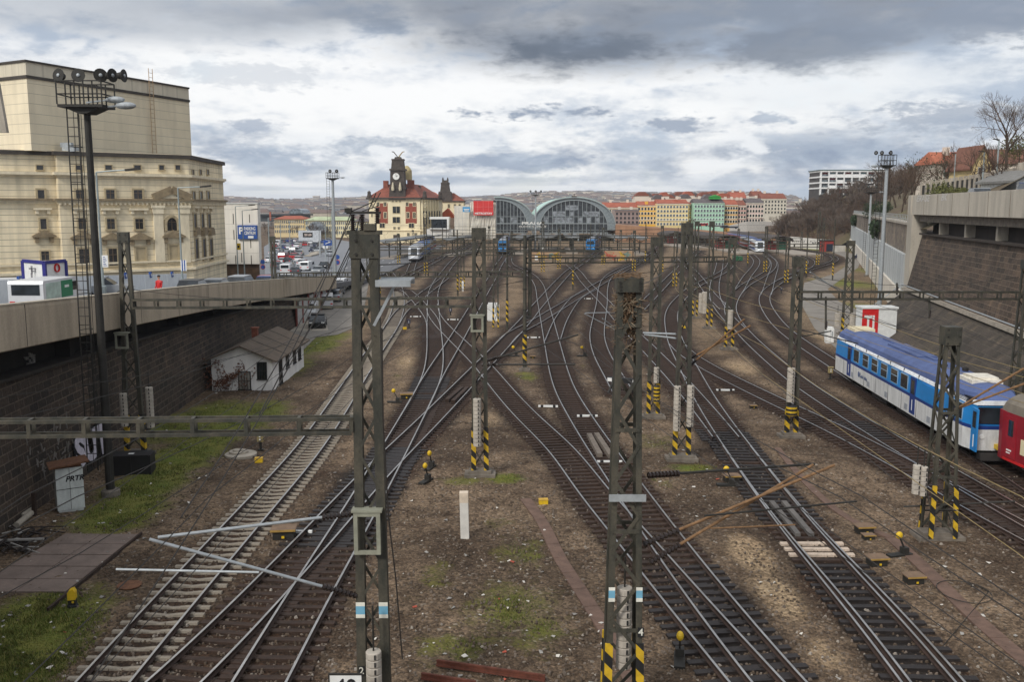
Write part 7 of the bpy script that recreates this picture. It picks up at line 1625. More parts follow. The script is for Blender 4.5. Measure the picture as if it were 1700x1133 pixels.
W('dome', MB().lathe([(2.0, ZY(299, YS+12)), (2.0, ZY(291, YS+12)), (1.9, ZY(283, YS+12)), (1.3, ZY(279, YS+12)), (.7, ZY(276, YS+12)), (.1, ZY(275, YS+12))], (AY(675.5, 290, YS+12).x, YS+12, 0), 14), M('dome_ochre', S(176, 160, 116), .7, var=.2, scale=1), fs_)
W('side_roof', MB().add([(AY(690, 322, YS+30).x, YS+30, ZY(323, YS+30)), (AY(731, 326, YS+30).x, YS+30, ZY(326, YS+30)), (AY(722, 320, YS+44).x, YS+48, ZY(320, YS+48)), (AY(694, 309, YS+48).x, YS+48, ZY(309, YS+48))], [(0, 1, 2, 3)]), RORA, fs_)
Y2=425;s2=thing('station_pavilion', 'second smaller station pavilion with dark tower behind the clock tower building', 'station building', AY(742, 390, Y2))
px_box(s2, 'wall', 722, 770, 335, 395, Y2, 14, FC);px_box(s2, 'cornice', 721, 771, 333.5, 335.2, Y2, 15, FDK, -.6)
a=AY(722, 333.5, Y2);c=AY(771, 333.5, Y2);W('roof', MB().add([(a.x, Y2-.5, a.z), (c.x, Y2-.5, a.z), (c.x, Y2+15, a.z), (a.x, Y2+15, a.z), (a.x+3, Y2+6, ZY(320, Y2)), (c.x-5, Y2+6, ZY(320, Y2)), ], [(0, 1, 5, 4), (1, 2, 5), (2, 3, 4, 5), (3, 0, 4)]), RRED, s2)
tower(s2, 738.5, 330, Y2, ((335, 318, 26, 20), (318, 306, 16, 13), (306, 303, 14, 14), (303, 299, 11, 9)), FDK)
for s in(-1, 1):a=AY(738.5+s*4, 299, Y2);W('finial', MB().lathe([(.5, a.z-.2), (.3, a.z+.8), (.05, a.z+1.4)], (a.x, Y2+3, 0), 6), FDK, s2)
for x in(727, 733, 745, 755, 763):swin(x, 339, 345, 3, Y2, s2)
for x0, x1, y0, y1, Y in((724, 741, 338, 362, 415), (729, 752, 352, 372, 405)):pass
px_box(s2, 'annexe', 724, 760, 362, 395, 400, 10, M('annexe_pink', S(196, 170, 150), .8));a=AY(724, 362, 400);c=AY(756, 362, 400);W('annexe_roof', MB().prism([(a.x, a.z), (c.x, a.z), ((a.x*.4+c.x*.6), ZY(346, 400))], 400, 409), RORA, s2)
fb2=thing('glazed_box', 'white framed dark glazed box bridge left of the wrapped scaffold', 'building', AY(728, 396, 352))
px_box(fb2, 'glazing', 716, 742, 364, 379, 352, 8, GLASS);px_box(fb2, 'frame_top', 713, 745, 360.5, 364, 351.8, 8.4, WHITE);px_box(fb2, 'frame_bottom', 713, 745, 379, 381, 351.8, 8.4, WHITE);px_box(fb2, 'frame_side', 742, 745, 364, 379, 351.8, 8.4, WHITE);px_box(fb2, 'base', 707, 752, 381, 396, 353, 8, M('white_sheet', S(206, 204, 198), .8, var=.14, scale=.5, st=(1, 1, .2)))
SHEET=M('scaffold_sheet', S(214, 208, 194), .85, var=.16, scale=.5, st=(1, 1, .35), fine=.08)
sc_=thing('wrapped_scaffold', 'scaffold wrapped in pale sheeting beside the station hall', 'scaffold', AY(790, 398, 350))
m=MB();rr=random.Random(2);nxs=22;nzs=7;a=AY(780, 336, 350);c=AY(823, 397, 350);vs=[];
for j in range(nzs+1):
 for i in range(nxs+1):vs.append((lerp(a.x, c.x, i/nxs), 350+rr.uniform(-.35, .25), lerp(c.z, a.z, j/nzs)))
fsx=[(j*(nxs+1)+i, j*(nxs+1)+i+1, (j+1)*(nxs+1)+i+1, (j+1)*(nxs+1)+i)for j in range(nzs)for i in range(nxs)]
W('sheeting', m.add(vs, fsx), SHEET, sc_);W('core', MB().box(a.x+.05, c.x-.05, 350.4, 362, c.z, a.z-.3), SHEET, sc_);px_box(sc_, 'low_wing', 754, 779.6, 342, 397, 352, 9, SHEET)
m=MB()
for x in(756, 762, 768, 774, 784, 792, 800, 808, 816):q=AY(x, 397, 349.2);m.bar((q.x, 349.2, q.z), (q.x, 349.2, ZY(345, 349.2)), .07)
for y in(352, 362, 372, 382, 390):q=AY(755, y, 349.2);q2=AY(822, y, 349.2);m.bar(q, q2, .06)
W('poles', m, GALV, sc_)
BANR=M('banner_red', S(206, 52, 50), .7, var=.1, scale=.6)
bn=thing('red_banner', 'large red banner with a white line of lettering on the wrapped scaffold', 'banner', AY(802, 357, 348.6));px_box(bn, 'cloth', 786, 819, 333.5, 354, 348.6, .1, BANR);px_box(bn, 'hem', 786, 819, 354, 357.5, 348.6, .1, BANR)
a=AY(802.5, 354.6, 348.5);W('lettering', place(text_mb('METROSTAV', 1.0, .01, .03, width=6.4), (a.x, 348.58, a.z)), WHITE, bn)
m=MB()
for x in(793, 802, 811):q=AY(x, 334, 348.56);m.box(q.x-.04, q.x+.04, 348.56, 348.599, ZY(353, 348.56), q.z)
q=AY(786, 343.5, 348.56);q2=AY(819, 343.5, 348.56);m.box(q.x, q2.x, 348.56, 348.599, q.z-.04, q.z+.04);W('fold_lines', m, M('banner_pale', S(226, 130, 126), .7), bn)
bs=thing('blue_banner', 'small blue and white banner left of the red banner', 'banner', AY(774, 352, 348));px_box(bs, 'cloth', 768, 780.5, 343.5, 352, 348, .1, M('banner_blue', S(70, 150, 200), .6));px_box(bs, 'lettering', 770, 779, 347, 348.6, 347.9, .09, WHITE);px_box(bs, 'small_lettering', 771, 778, 349.6, 350.6, 347.9, .09, WHITE)
YH=376;HALLG=M('hall_green_copper', S(178, 204, 194), .6, .0, .15, .4);HSTEEL=M('hall_steel', S(150, 158, 160), .5, .2, .1);HGL=Mglass('hall_glass', (.035, .04, .045), .25);HGL2=Mglass('hall_pane', (.2, .22, .24), .3)
hall=thing('station_hall', 'glazed iron station hall of two barrel arches with pale green rims', 'station hall', AY(885, 398, YH))
def arch(xl, xr, yb, ya, n_=28, x0=None):
 """pixel arch -> list of (x,z)"""
 a=AY(xl, yb, YH);c=AY(xr, yb, YH);ap=ZY(ya, YH);o=[]
 for i in range(n_+1):
  t_=PI*(1-i/n_);o.append(((a.x+c.x)/2+(c.x-a.x)/2*math.cos(t_), a.z+(ap-a.z)*math.sin(t_)**.82))
 return o
def clipx(o, xm_):return[p for p in o if p[0]>=xm_]
zbot=ZY(388, YH)
for k, (xl, xr, clip)in enumerate(((766, 889, AY(819, 380, YH).x), (883, 1022, None))):
 out_=arch(xl, xr, 383, 328);inn=arch(xl+13, xr-13, 383, 332.5)
 if k==0:out_=[p for p in out_ if p[0]>clip];inn=[p for p in inn if p[0]>clip];
 n0=min(len(out_), len(inn));
 m=MB();L_=76
 vs=[(x, YH-.6, z)for x, z in out_]+[(x, YH+L_, z)for x, z in out_]+[(x, YH-.6, z+.35)for x, z in out_]+[(x, YH+L_, z+.35)for x, z in out_];q=len(out_);fsx=[]
 for i in range(q-1):fsx+=[(i, i+1, q+i+1, q+i), (2*q+i+1, 2*q+i, 3*q+i, 3*q+i+1), (i+1, i, 2*q+i, 2*q+i+1)]
 W('barrel_roof', m.add(vs, fsx), HALLG, hall)
 P_=arch(xl, xr, 383, 328, 30);Q_=arch(xl+13, xr-13, 383, 332.5, 30)
 if k==0:keep=[i for i in range(31)if P_[i][0]>clip and Q_[i][0]>clip]
 else:keep=list(range(31))
 m=MB();m2=MB()
 for i, j in zip(keep, keep[1:]):
  m.add([(P_[i][0], YH-.3, P_[i][1]), (P_[j][0], YH-.3, P_[j][1]), (Q_[j][0], YH-.3, Q_[j][1]), (Q_[i][0], YH-.3, Q_[i][1])], [(0, 1, 2, 3)])
  m2.bar((P_[i][0], YH-.38, P_[i][1]), (Q_[j][0], YH-.38, Q_[j][1]), .12, .1, up=(0, 1, 0));m2.bar((Q_[i][0], YH-.38, Q_[i][1]), (Q_[j][0], YH-.38, Q_[j][1]), .3, .3, up=(0, 1, 0));m2.bar((P_[i][0], YH-.7, P_[i][1]), (P_[j][0], YH-.7, P_[j][1]), .35, .45, up=(0, 1, 0))
 W('arch_band', m, M('band_grey', S(128, 138, 142), .6), hall);W('rim', m2, HSTEEL, hall)
 poly=[Q_[i]for i in keep]
 if k==0:poly=[(clip, zbot)]+[(clip, poly[0][1])]+poly[1:]+[(poly[-1][0], zbot)]
 else:poly=[(poly[0][0], zbot)]+poly+[(poly[-1][0], zbot)]
 gz_=MB().prism(poly, YH-.1, YH+.05)
 m=MB();xs_=[p[0]for p in poly];xa_, xb_=min(xs_), max(xs_);nb=16 if k else 10
 def topz(x):
  best=None
  for(x1, z1), (x2, z2)in zip([Q_[i]for i in keep], [Q_[i]for i in keep][1:]):
   if x1<=x<=x2:return z1+(z2-z1)*(x-x1)/max(1e-6, x2-x1)
  return zbot
 for i in range(1, nb):x=lerp(xa_, xb_, i/nb);m.box(x-.09, x+.09, YH-.22, YH-.11, zbot, topz(x))
 for y, h_ in((372, .35), (383, .3), (388, .5), (360, .15)):
  z=ZY(y, YH);xx_=[p for p in poly if p[1]>=z];
  if xx_:m.box(min(p[0]for p in xx_), max(p[0]for p in xx_), YH-.27, YH-.23, z, z+h_)
 W('mullions', m, HSTEEL, hall)
 m=MB();rr=random.Random(k)
 for i in range(nb):
  for y0, y1 in((371, 361), (359, 351), (349, 341)):
   x=lerp(xa_, xb_, i/nb)+.15;x2=lerp(xa_, xb_, (i+1)/nb)-.15
   if min(topz(x), topz(x2))>ZY(y1, YH)and rr.random()<(.75 if(i<nb*.55)==(k==1)else.3):gz_.box(x, x2, YH-.13, YH-.105, ZY(y0, YH), ZY(y1, YH), 1)
 W('glazing', gz_, [HGL, HGL2], hall)
a=AY(885, 356, YH);W('valley_post', MB().box(a.x-.5, a.x+.5, YH-.8, YH+.2, zbot, a.z), HSTEEL, hall)
a=AY(953, 327, YH);W('finial', MB().box(a.x-1.0, a.x+1.0, YH-.9, YH-.4, a.z-.6, a.z+.4).bar((a.x, YH-.6, a.z), (a.x, YH-.6, a.z+1.2), .3), FDK, hall)
m=MB()
for x in(819, 846, 872, 900, 930, 960, 990, 1020):q=AY(x, 400, YH);m.box(q.x-.25, q.x+.25, YH-.3, YH+.2, 0, zbot)
W('column', m, HSTEEL, hall);px_box(hall, 'dark_interior_sheet', 819, 1020, 389.5, 401, YH+14, .3, M('hall_shade', (.012, .012, .013), .9))  # near-black sheet inside the hall, interior shade put into its colour
nm=thing('station_name_sign', 'white station name lettering fixed on the frame before the hall arches', 'sign', AY(884, 380, YH-3));a=AY(884, 371, YH-3)
W('lettering', place(text_mb('PRAHA', 1.5, .05, .03, width=8.6), (a.x, YH-3, a.z)), WHITE, nm);a=AY(884, 376.3, YH-3);W('lettering', place(text_mb('HLAVNÍ NÁDRAŽÍ', .85, .05, .03, width=10.8), (a.x, YH-3, a.z)), WHITE, nm)
W('frame', MB().box(a.x-5.6, a.x+5.6, YH-2.85, YH-2.75, a.z-.75, a.z-.65).box(a.x-5.6, a.x+5.6, YH-2.85, YH-2.75, a.z+2.3, a.z+2.38).box(a.x-4, a.x-3.9, YH-2.85, YH-2.75, zbot-2, a.z+2.3).box(a.x+4, a.x+4.1, YH-2.85, YH-2.75, zbot-2, a.z+2.3), HSTEEL, nm)
CANR=M('canopy_roof', S(120, 122, 122), .7, var=.2, scale=.3);PLAT=M('platform', S(150, 140, 128), .9, var=.15, scale=.4)
for i, (xn, yn, xf, yf, wpx, lb)in enumerate(((640, 404, 722, 393, 34, 'grey platform canopy beside the cream station building'), (745, 400, 800, 393, 22, 'grey platform canopy below the wrapped scaffold'), (862, 398, 878, 392, 24, 'grey platform canopy in front of the left arch'), (905, 397, 918, 391, 30, 'grey platform canopy at the hall valley'), (950, 397, 945, 391, 24, 'grey platform canopy below the right arch'), (1030, 398, 990, 391, 26, 'grey platform canopy right of the right arch'), (1065, 399, 1040, 393, 24, 'grey platform canopy before the brown wall'))):
 zcn=4.3;a=G(xn, yn, zcn);b_=G(xf, yf, zcn);
 if b_.y-a.y>120:b_=a.lerp(b_, 120/(b_.y-a.y))
 hw=wpx/FPX*a.y/2;d=(b_-a);t=thing('platform_canopy', lb, 'platform canopy', (a.x, a.y, 0));nn=Vector((d.y, -d.x, 0)).normalized()*hw
 W('roof', MB().add([a-nn+Vector((0, 0, .5)), a+nn+Vector((0, 0, .5)), b_+nn+Vector((0, 0, .5)), b_-nn+Vector((0, 0, .5)), a, b_, a-nn+Vector((0, 0, .75)), a+nn+Vector((0, 0, .75)), b_+nn+Vector((0, 0, .75)), b_-nn+Vector((0, 0, .75)), a+Vector((0, 0, .3)), b_+Vector((0, 0, .3))], [(0, 4, 5, 3), (4, 1, 2, 5), (6, 9, 11, 10), (10, 11, 8, 7), (0, 6, 10, 7, 1, 4), (0, 3, 9, 6), (1, 7, 8, 2)]), CANR, t)
 k=max(3, int(d.length/11))
 for j in range(k):
  q=a.lerp(b_, (j+.3)/k);W('column', MB().bar((q.x, q.y, 0), (q.x, q.y, 4.25), .3).bar((q.x, q.y, 3.4), (q.x+nn.x*.7, q.y+nn.y*.7, 4.4), .14).bar((q.x, q.y, 3.4), (q.x-nn.x*.7, q.y-nn.y*.7, 4.4), .14), STEELD, t)
 W('platform', MB().vprism([tuple(v)for v in((a-nn*.8).xy, (a+nn*.8).xy, (b_+nn*.8).xy, (b_-nn*.8).xy)], 0, .5), PLAT, t)
for i, (x0, x1, yg, lb)in enumerate(((1187, 1224, 415, 'left red brick platform shelter with dark curved roof'), (1272, 1312, 417, 'right red brick platform shelter with dark curved roof'), (1105, 1150, 407, 'farther dark curved platform shelter before the brown wall'))):
 a=G(x0, yg);c=G(x1, yg);Y=a.y;xm_=(a.x+c.x)/2;hw=(c.x-a.x)/2;t=thing('platform_shelter', lb, 'shelter', (xm_, Y, 0));BR=M('shelter_brick', S(128, 46, 44), .8, var=.15, scale=1)
 W('end_wall', MB().box(xm_-hw*.72, xm_+hw*.72, Y, Y+5, 0, 3.2), BR, t);W('door', MB().box(xm_-hw*.1, xm_+hw*.62, Y-.1, Y-.001, .3, 2.9), M('shelter_green', S(34, 82, 62), .6)if i<2 else BLACK, t);W('sign', MB().box(xm_-hw*.45, xm_-hw*.15, Y-.1, Y-.001, 2.5, 3.0), WHITE, t)
 ro=[(xm_+hw*math.cos(PI*(1-k/12)), 3.4+1.4*math.sin(PI*k/12))for k in range(13)]
 W('roof', MB().prism(ro+[(x*.96+xm_*.04, z-.3)for x, z in reversed(ro)], Y-3, Y+60), M('shelter_roof', S(70, 62, 58), .8, var=.2, scale=.4), t)
 for k in range(6):W('column', MB().bar((xm_-hw*.8, Y-2+k*10, 0), (xm_-hw*.8, Y-2+k*10, 3.5), .25).bar((xm_+hw*.8, Y-2+k*10, 0), (xm_+hw*.8, Y-2+k*10, 3.5), .25), STEELD, t)
 W('platform', MB().box(xm_-hw*1.1, xm_+hw*1.1, Y-30, Y+60, 0, .45), PLAT, t)
def wallbetween(px0, y0, px1, y1, Y0, Y1, zb_, th, mt, par, name='masonry', zt0=None):
 a=AY(px0, y0, Y0);c=AY(px1, y1, Y1);return W(name, MB().add([(a.x, Y0, zb_), (c.x, Y1, zb_), (c.x, Y1, c.z), (a.x, Y0, a.z), (a.x, Y0+th, zb_), (c.x, Y1+th, zb_), (c.x, Y1+th, c.z), (a.x, Y0+th, a.z)], [(0, 1, 2, 3), (7, 6, 5, 4), (3, 2, 6, 7), (0, 3, 7, 4), (1, 5, 6, 2)]), mt, par)
BRW=M('brown_wall', S(152, 116, 90), .9, var=.14, scale=.3, st=(1, 1, .4), fine=.06)
bw=thing('brown_wall', 'long brown retaining wall carrying a street behind the platforms right of the hall', 'wall', AY(1150, 400, 340));wallbetween(1023, 373, 1095, 379, 372, 360, 0, 40, BRW, bw);wallbetween(1095.2, 379, 1180, 384, 360, 348, 0, 40, BRW, bw);wallbetween(1180.2, 384, 1288, 393, 348, 330, 0, 40, BRW, bw)
gw=thing('white_wall', 'low white wall with dark scribbles below the thicket right of the shelters', 'wall', AY(1340, 412, 318));wallbetween(1312, 393, 1372, 398, 318, 300, 0, .5, M('white_wall_paint', S(212, 208, 200), .85, var=.14, scale=.5), gw)
m=MB();rr=random.Random(6)
for i in range(60):u=rr.random();q=AY(lerp(1313, 1371, u), lerp(400, 404, u)+rr.uniform(-1.5, 1.5), lerp(318, 300, u)-.1);m.cbox((q.x, q.y, q.z), (rr.uniform(.2, .9), .04, rr.uniform(.1, .5)))
W('scribbles', m, M('scribble_dark', S(70, 70, 72), .9), gw)
gw2=thing('white_wall', 'short white wall end right of the red kiosk below the grassy bank', 'wall', AY(1398, 415, 285));wallbetween(1384, 408, 1404, 408, 285, 288, 0, .5, M('white_wall_paint', (0, 0, 0)), gw2)
kq=thing('kiosk', 'small red kiosk with dark blue doorway at the far right curve', 'kiosk', G(1374, 418));Yk=G(1374, 418).y;px_box(kq, 'wall', 1367, 1384, 400, 418, Yk, 4, M('kiosk_red', S(150, 52, 44), .7));px_box(kq, 'doorway', 1372, 1382.5, 405, 417.5, Yk, .1, M('kiosk_navy', S(30, 40, 56), .5), -.06);px_box(kq, 'roof', 1366, 1385, 399, 400.2, Yk-.3, 5, STEELD)
for x0, x1, y0, y1, lb, segs in((877, 931, 418, 432, 'low wall covered in yellow graffiti below the tubular mast beam', ((.25, .6, YELLOW), (.62, .75, M('gr_teal', S(120, 150, 140), .8)), (.8, .95, YELLOW))), (1003, 1052, 417, 434, 'low wall with red and yellow graffiti left of the nest mast', ((.04, .34, M('gr_red', S(190, 84, 66), .8)), (.5, .65, YELLOW), (.7, .8, M('gr_teal', (0, 0, 0)))))):
 Y=G(900, y1-1).y;t=thing('graffiti_wall', lb, 'wall', G((x0+x1)/2, y1));px_box(t, 'masonry', x0, x1, y0, y1+2, Y, 1.2, M('sandy_wall', S(168, 138, 108), .9, var=.18, scale=.6))
 for(u0, u1, mt)in segs:
  m=MB();rr=random.Random(int(u0*100))
  for k in range(14):
   q=AY(lerp(x0, x1, rr.uniform(u0, u1)), rr.uniform(y0+3, y1-2), Y-.03);q2=q+Vector((rr.uniform(-1, 1), 0, rr.uniform(-.6, .6)));m.bar(q, q2, .22, .05, up=(0, 1, 0))
  W('paint', m, mt, t)
gd=thing('dumpster', 'dark green skip pair between the tracks below the left red shelter', 'skip', G(1226, 434));Yk=G(1226, 434).y;px_box(gd, 'bin', 1219, 1225.5, 425, 433, Yk, 2, M('skip_green', S(34, 92, 62), .6));px_box(gd, 'bin', 1226.5, 1233, 426, 433, Yk, 2, M('skip_green', (0, 0, 0)))
q=G(928, 409);gk=thing('signal_hut', 'grey service hut with white plate before the hall canopies', 'hut', q);Yk=q.y;px_box(gk, 'wall', 893, 905, 398, 417, G(900, 417).y, 3, M('hut_grey', S(120, 116, 110), .8));px_box(gk, 'plate', 898, 903, 411, 414, G(900, 417).y, .08, WHITE, -.1)
def townhouse(x0, x1, yr, ye, yb, Y, wall, roof, label, floors, cols, trim=None, skew=0., win=None, gable=False, dormers=0, dep=14):
 a=AY(x0, ye, Y);c=AY(x1, ye, Y+skew);zb_=ZY(yb, Y);t=thing('town_house', label, 'house', ((a.x+c.x)/2, Y, zb_));ze=a.z;zr=ZY(yr, Y+5)
 d=(c.xy-a.xy);Lw=d.length;d.normalize();nb=Vector((-d.y, d.x))
 A=a.xy;B=c.xy;C2=B+nb*dep;D2=A+nb*dep
 W('wall', MB().vprism([tuple(A), tuple(B), tuple(C2), tuple(D2)], zb_-4, ze), wall, t)
 q0, q1, q2, q3=A-nb*.5, B-nb*.5, C2, D2;r0=(A+D2)/2+d*.05;r1=(B+C2)/2-d*.05
 W('roof', MB().add([(*q0, ze+.01), (*q1, ze+.01), (*q2, ze+.01), (*q3, ze+.01), (*r0, zr), (*r1, zr)], [(0, 1, 5, 4), (2, 3, 4, 5), (1, 2, 5), (3, 0, 4), (0, 3, 2, 1)]), roof, t)
 off=-nb*.3
 for z, h_ in((ze-.5, .5), (zb_+(ze-zb_)*.26, .25)):
  W('cornice', MB().vprism([tuple(A+off), tuple(B+off), tuple(B-nb*.003), tuple(A-nb*.003)], z, z+h_), trim or wall, t)
 fh=(ze-.7-zb_)/floors;M2=Matrix.Identity(4);M2.col[0][:3]=(*d, 0);M2.col[1][:3]=(*nb, 0)
 key=f'w{fh:.2f}{wall.name}'
 wm=MB().box(-.62, .62, -.12, .02, 0, fh*.66).mesh('window', trim or WST);pm=MB().box(-.45, .45, -.15, -.121, .12, fh*.6).mesh('pane', win or GLASS)
 for i in range(floors):
  for j in range(cols):
   p=A+d*(Lw*(j+.5)/cols);o=link('window', wm, t);o.location=(p.x-t.location.x, p.y-t.location.y, zb_+i*fh+fh*.22-t.location.z);o.rotation_euler=(0, 0, math.atan2(d.y, d.x))
   link('pane', pm, o)
 for k in range(2):p=r0.lerp(r1, .25+.5*k);W('chimney', MB().box(p.x-.6, p.x+.6, p.y-.4, p.y+.4, zr-1, zr+1.3), PALE, t)
 for k in range(dormers):
  p=A+d*(Lw*(k+.5)/dormers)+nb*2.2;W('dormer', MB().box(p.x-.7, p.x+.7, p.y-.8, p.y+1.5, ze, ze+1.9), wall, t)
 return t
def pl_(nm, r_, g_, b_):return M(nm, S(r_, g_, b_), .85, var=.07, scale=.3, st=(1, 1, .4))
TRM=M('house_trim', S(232, 226, 210), .8);RT1=M('town_roof_red', S(158, 86, 64), .85, var=.16, scale=.4, fine=.1);RT2=M('town_roof_brown', S(126, 72, 54), .85, var=.16, scale=.4, fine=.1);RT3=M('town_roof_slate', S(92, 84, 84), .8, var=.14, scale=.4)
GP=Mglass('pale_glass', (.12, .14, .16), .2)
townhouse(1001, 1059, 336, 344.5, 377, 470, pl_('salmon', 206, 176, 138), RT1, 'long salmon town house with bright red roof right behind the hall', 4, 12, TRM)
townhouse(1021, 1061, 348, 349.5, 380, 440, pl_('mauve_grey', 158, 138, 132), RT3, 'grey mauve flat roofed house with dark square windows right of the hall', 4, 6, pl_('mauve_trim', 150, 130, 124), win=M('dark_pane', (.02, .02, .022), .4))
townhouse(1058.5, 1090, 334, 341, 374, 470, pl_('egg_yellow', 226, 178, 70), RT1, 'egg yellow town house with curved gable in the row', 4, 6, TRM, dormers=1)
townhouse(1090.5, 1143, 331, 338, 376, 466, pl_('cream_yellow', 230, 208, 148), RT1, 'broad cream yellow town house with dark red roof in the row', 5, 10, TRM, win=GP)
townhouse(1143.2, 1152, 331, 339, 374, 466, pl_('ochre_side', 206, 158, 82), RT1, 'narrow ochre house between the cream and mint houses', 5, 2, TRM, skew=6)
townhouse(1152.5, 1203, 330, 337, 376, 462, pl_('mint', 164, 204, 180), RT3, 'broad mint green town house in the middle of the row', 5, 10, M('mint_trim', S(206, 228, 212), .8), win=GP)
a=AY(1188, 330, 464);solo('roof_canopy', MB().box(a.x-2.6, a.x+2.6, 464, 468, a.z-.2, a.z+.9).prism([(a.x-3, a.z+.91), (a.x+3, a.z+.91), (a.x, a.z+1.9)], 463.8, 468.2), M('bright_green', S(50, 150, 60), .6), 'bright green cover on the roof of the mint house', 'cover', (a.x, 464, a.z))
townhouse(1203.5, 1225, 331, 340, 372, 466, pl_('orange_yellow', 214, 166, 88), RT1, 'orange yellow town house right of the mint one', 4, 5, TRM)
townhouse(1225.3, 1239, 332, 341, 371, 468, pl_('dusky_rose', 196, 148, 140), RT2, 'narrow dusky rose town house in the row', 4, 3, TRM)
townhouse(1239.5, 1268, 329, 337, 370, 470, pl_('pale_pink', 214, 190, 184), RT3, 'pale pink town house with slate roof in the row', 4, 6, TRM)
townhouse(1264, 1306, 321, 330, 356, 520, pl_('stone_grey', 204, 198, 184), RT2, 'big grey cream house with brown roof standing higher behind the row', 4, 8, TRM)
townhouse(1214, 1240, 319, 329, 350, 540, pl_('rear_cream', 220, 208, 188), RT1, 'house with steep red roof rising behind the orange and rose houses', 3, 4, TRM)
townhouse(1250, 1268, 317, 326, 350, 560, pl_('rear_pale', 208, 202, 190), RT2, 'pale house with brown roof farthest behind the pink one', 3, 4, TRM)
for i in range(26):
 x=1062+i*6.6+random.uniform(-3, 3);y=324+random.uniform(0, 6)+abs(x-1180)*.01;Yd=random.uniform(560, 680);a=AY(x, y, Yd);w_=random.uniform(3, 5)
 t=thing('roof_house', ('small red roofed house among the roofs above the row', 'small pale house among the roofs above the row')[i%2], 'house', (a.x, Yd, a.z-12), 0, 'houses crowded behind the row');W('wall', MB().box(a.x-w_, a.x+w_, Yd, Yd+8, a.z-12, a.z), PALE, t);W('roof', MB().prism([(a.x-w_-.4, a.z+.01), (a.x+w_+.4, a.z+.01), (a.x+w_*.4, a.z+2.6), (a.x-w_*.4, a.z+2.6)], Yd-.3, Yd+8.3), (RT1, RT2, RT3)[i%3], t)
ww=thing('white_ramp_wall', 'curved white ramp wall in front of the pink houses', 'wall', AY(1250, 380, 400));wallbetween(1212, 374, 1240, 368, 405, 410, 3, .6, M('ramp_white', S(220, 216, 208), .8), ww);wallbetween(1240.1, 368, 1272, 367.5, 410, 418, 3, .6, M('ramp_white', (0, 0, 0)), ww)
for x0, x1, y0, y1, mt, lb, cat in((1160, 1175, 371, 376, REDP, 'red bus on the street above the brown wall', 'bus'), (1178, 1210, 374, 378, GALV, 'grey parked lorry on the street above the brown wall', 'lorry'), (1198, 1226, 376, 380, M('bluegrey', S(70, 84, 104), .5), 'dark blue long vehicle on the street above the brown wall', 'lorry')):
 Y=372;a=AY(x0, y0, Y);c=AY(x1, y1, Y);t=thing('parked_'+cat, lb, cat, ((a.x+c.x)/2, Y, c.z));W('body', MB().box(a.x, c.x, Y, Y+2.4, c.z+.3, a.z), mt, t);W('windows', MB().box(a.x+.3, c.x-.3, Y-.04, Y-.001, lerp(c.z, a.z, .55), lerp(c.z, a.z, .88)), GLASS, t)
 for u in(.15, .85):W('wheel', MB().lathe([(.42, Y-.1), (.42, Y+.2)], (lerp(a.x, c.x, u), 0, c.z+.4), 10, ax='Y'), BLACK, t)
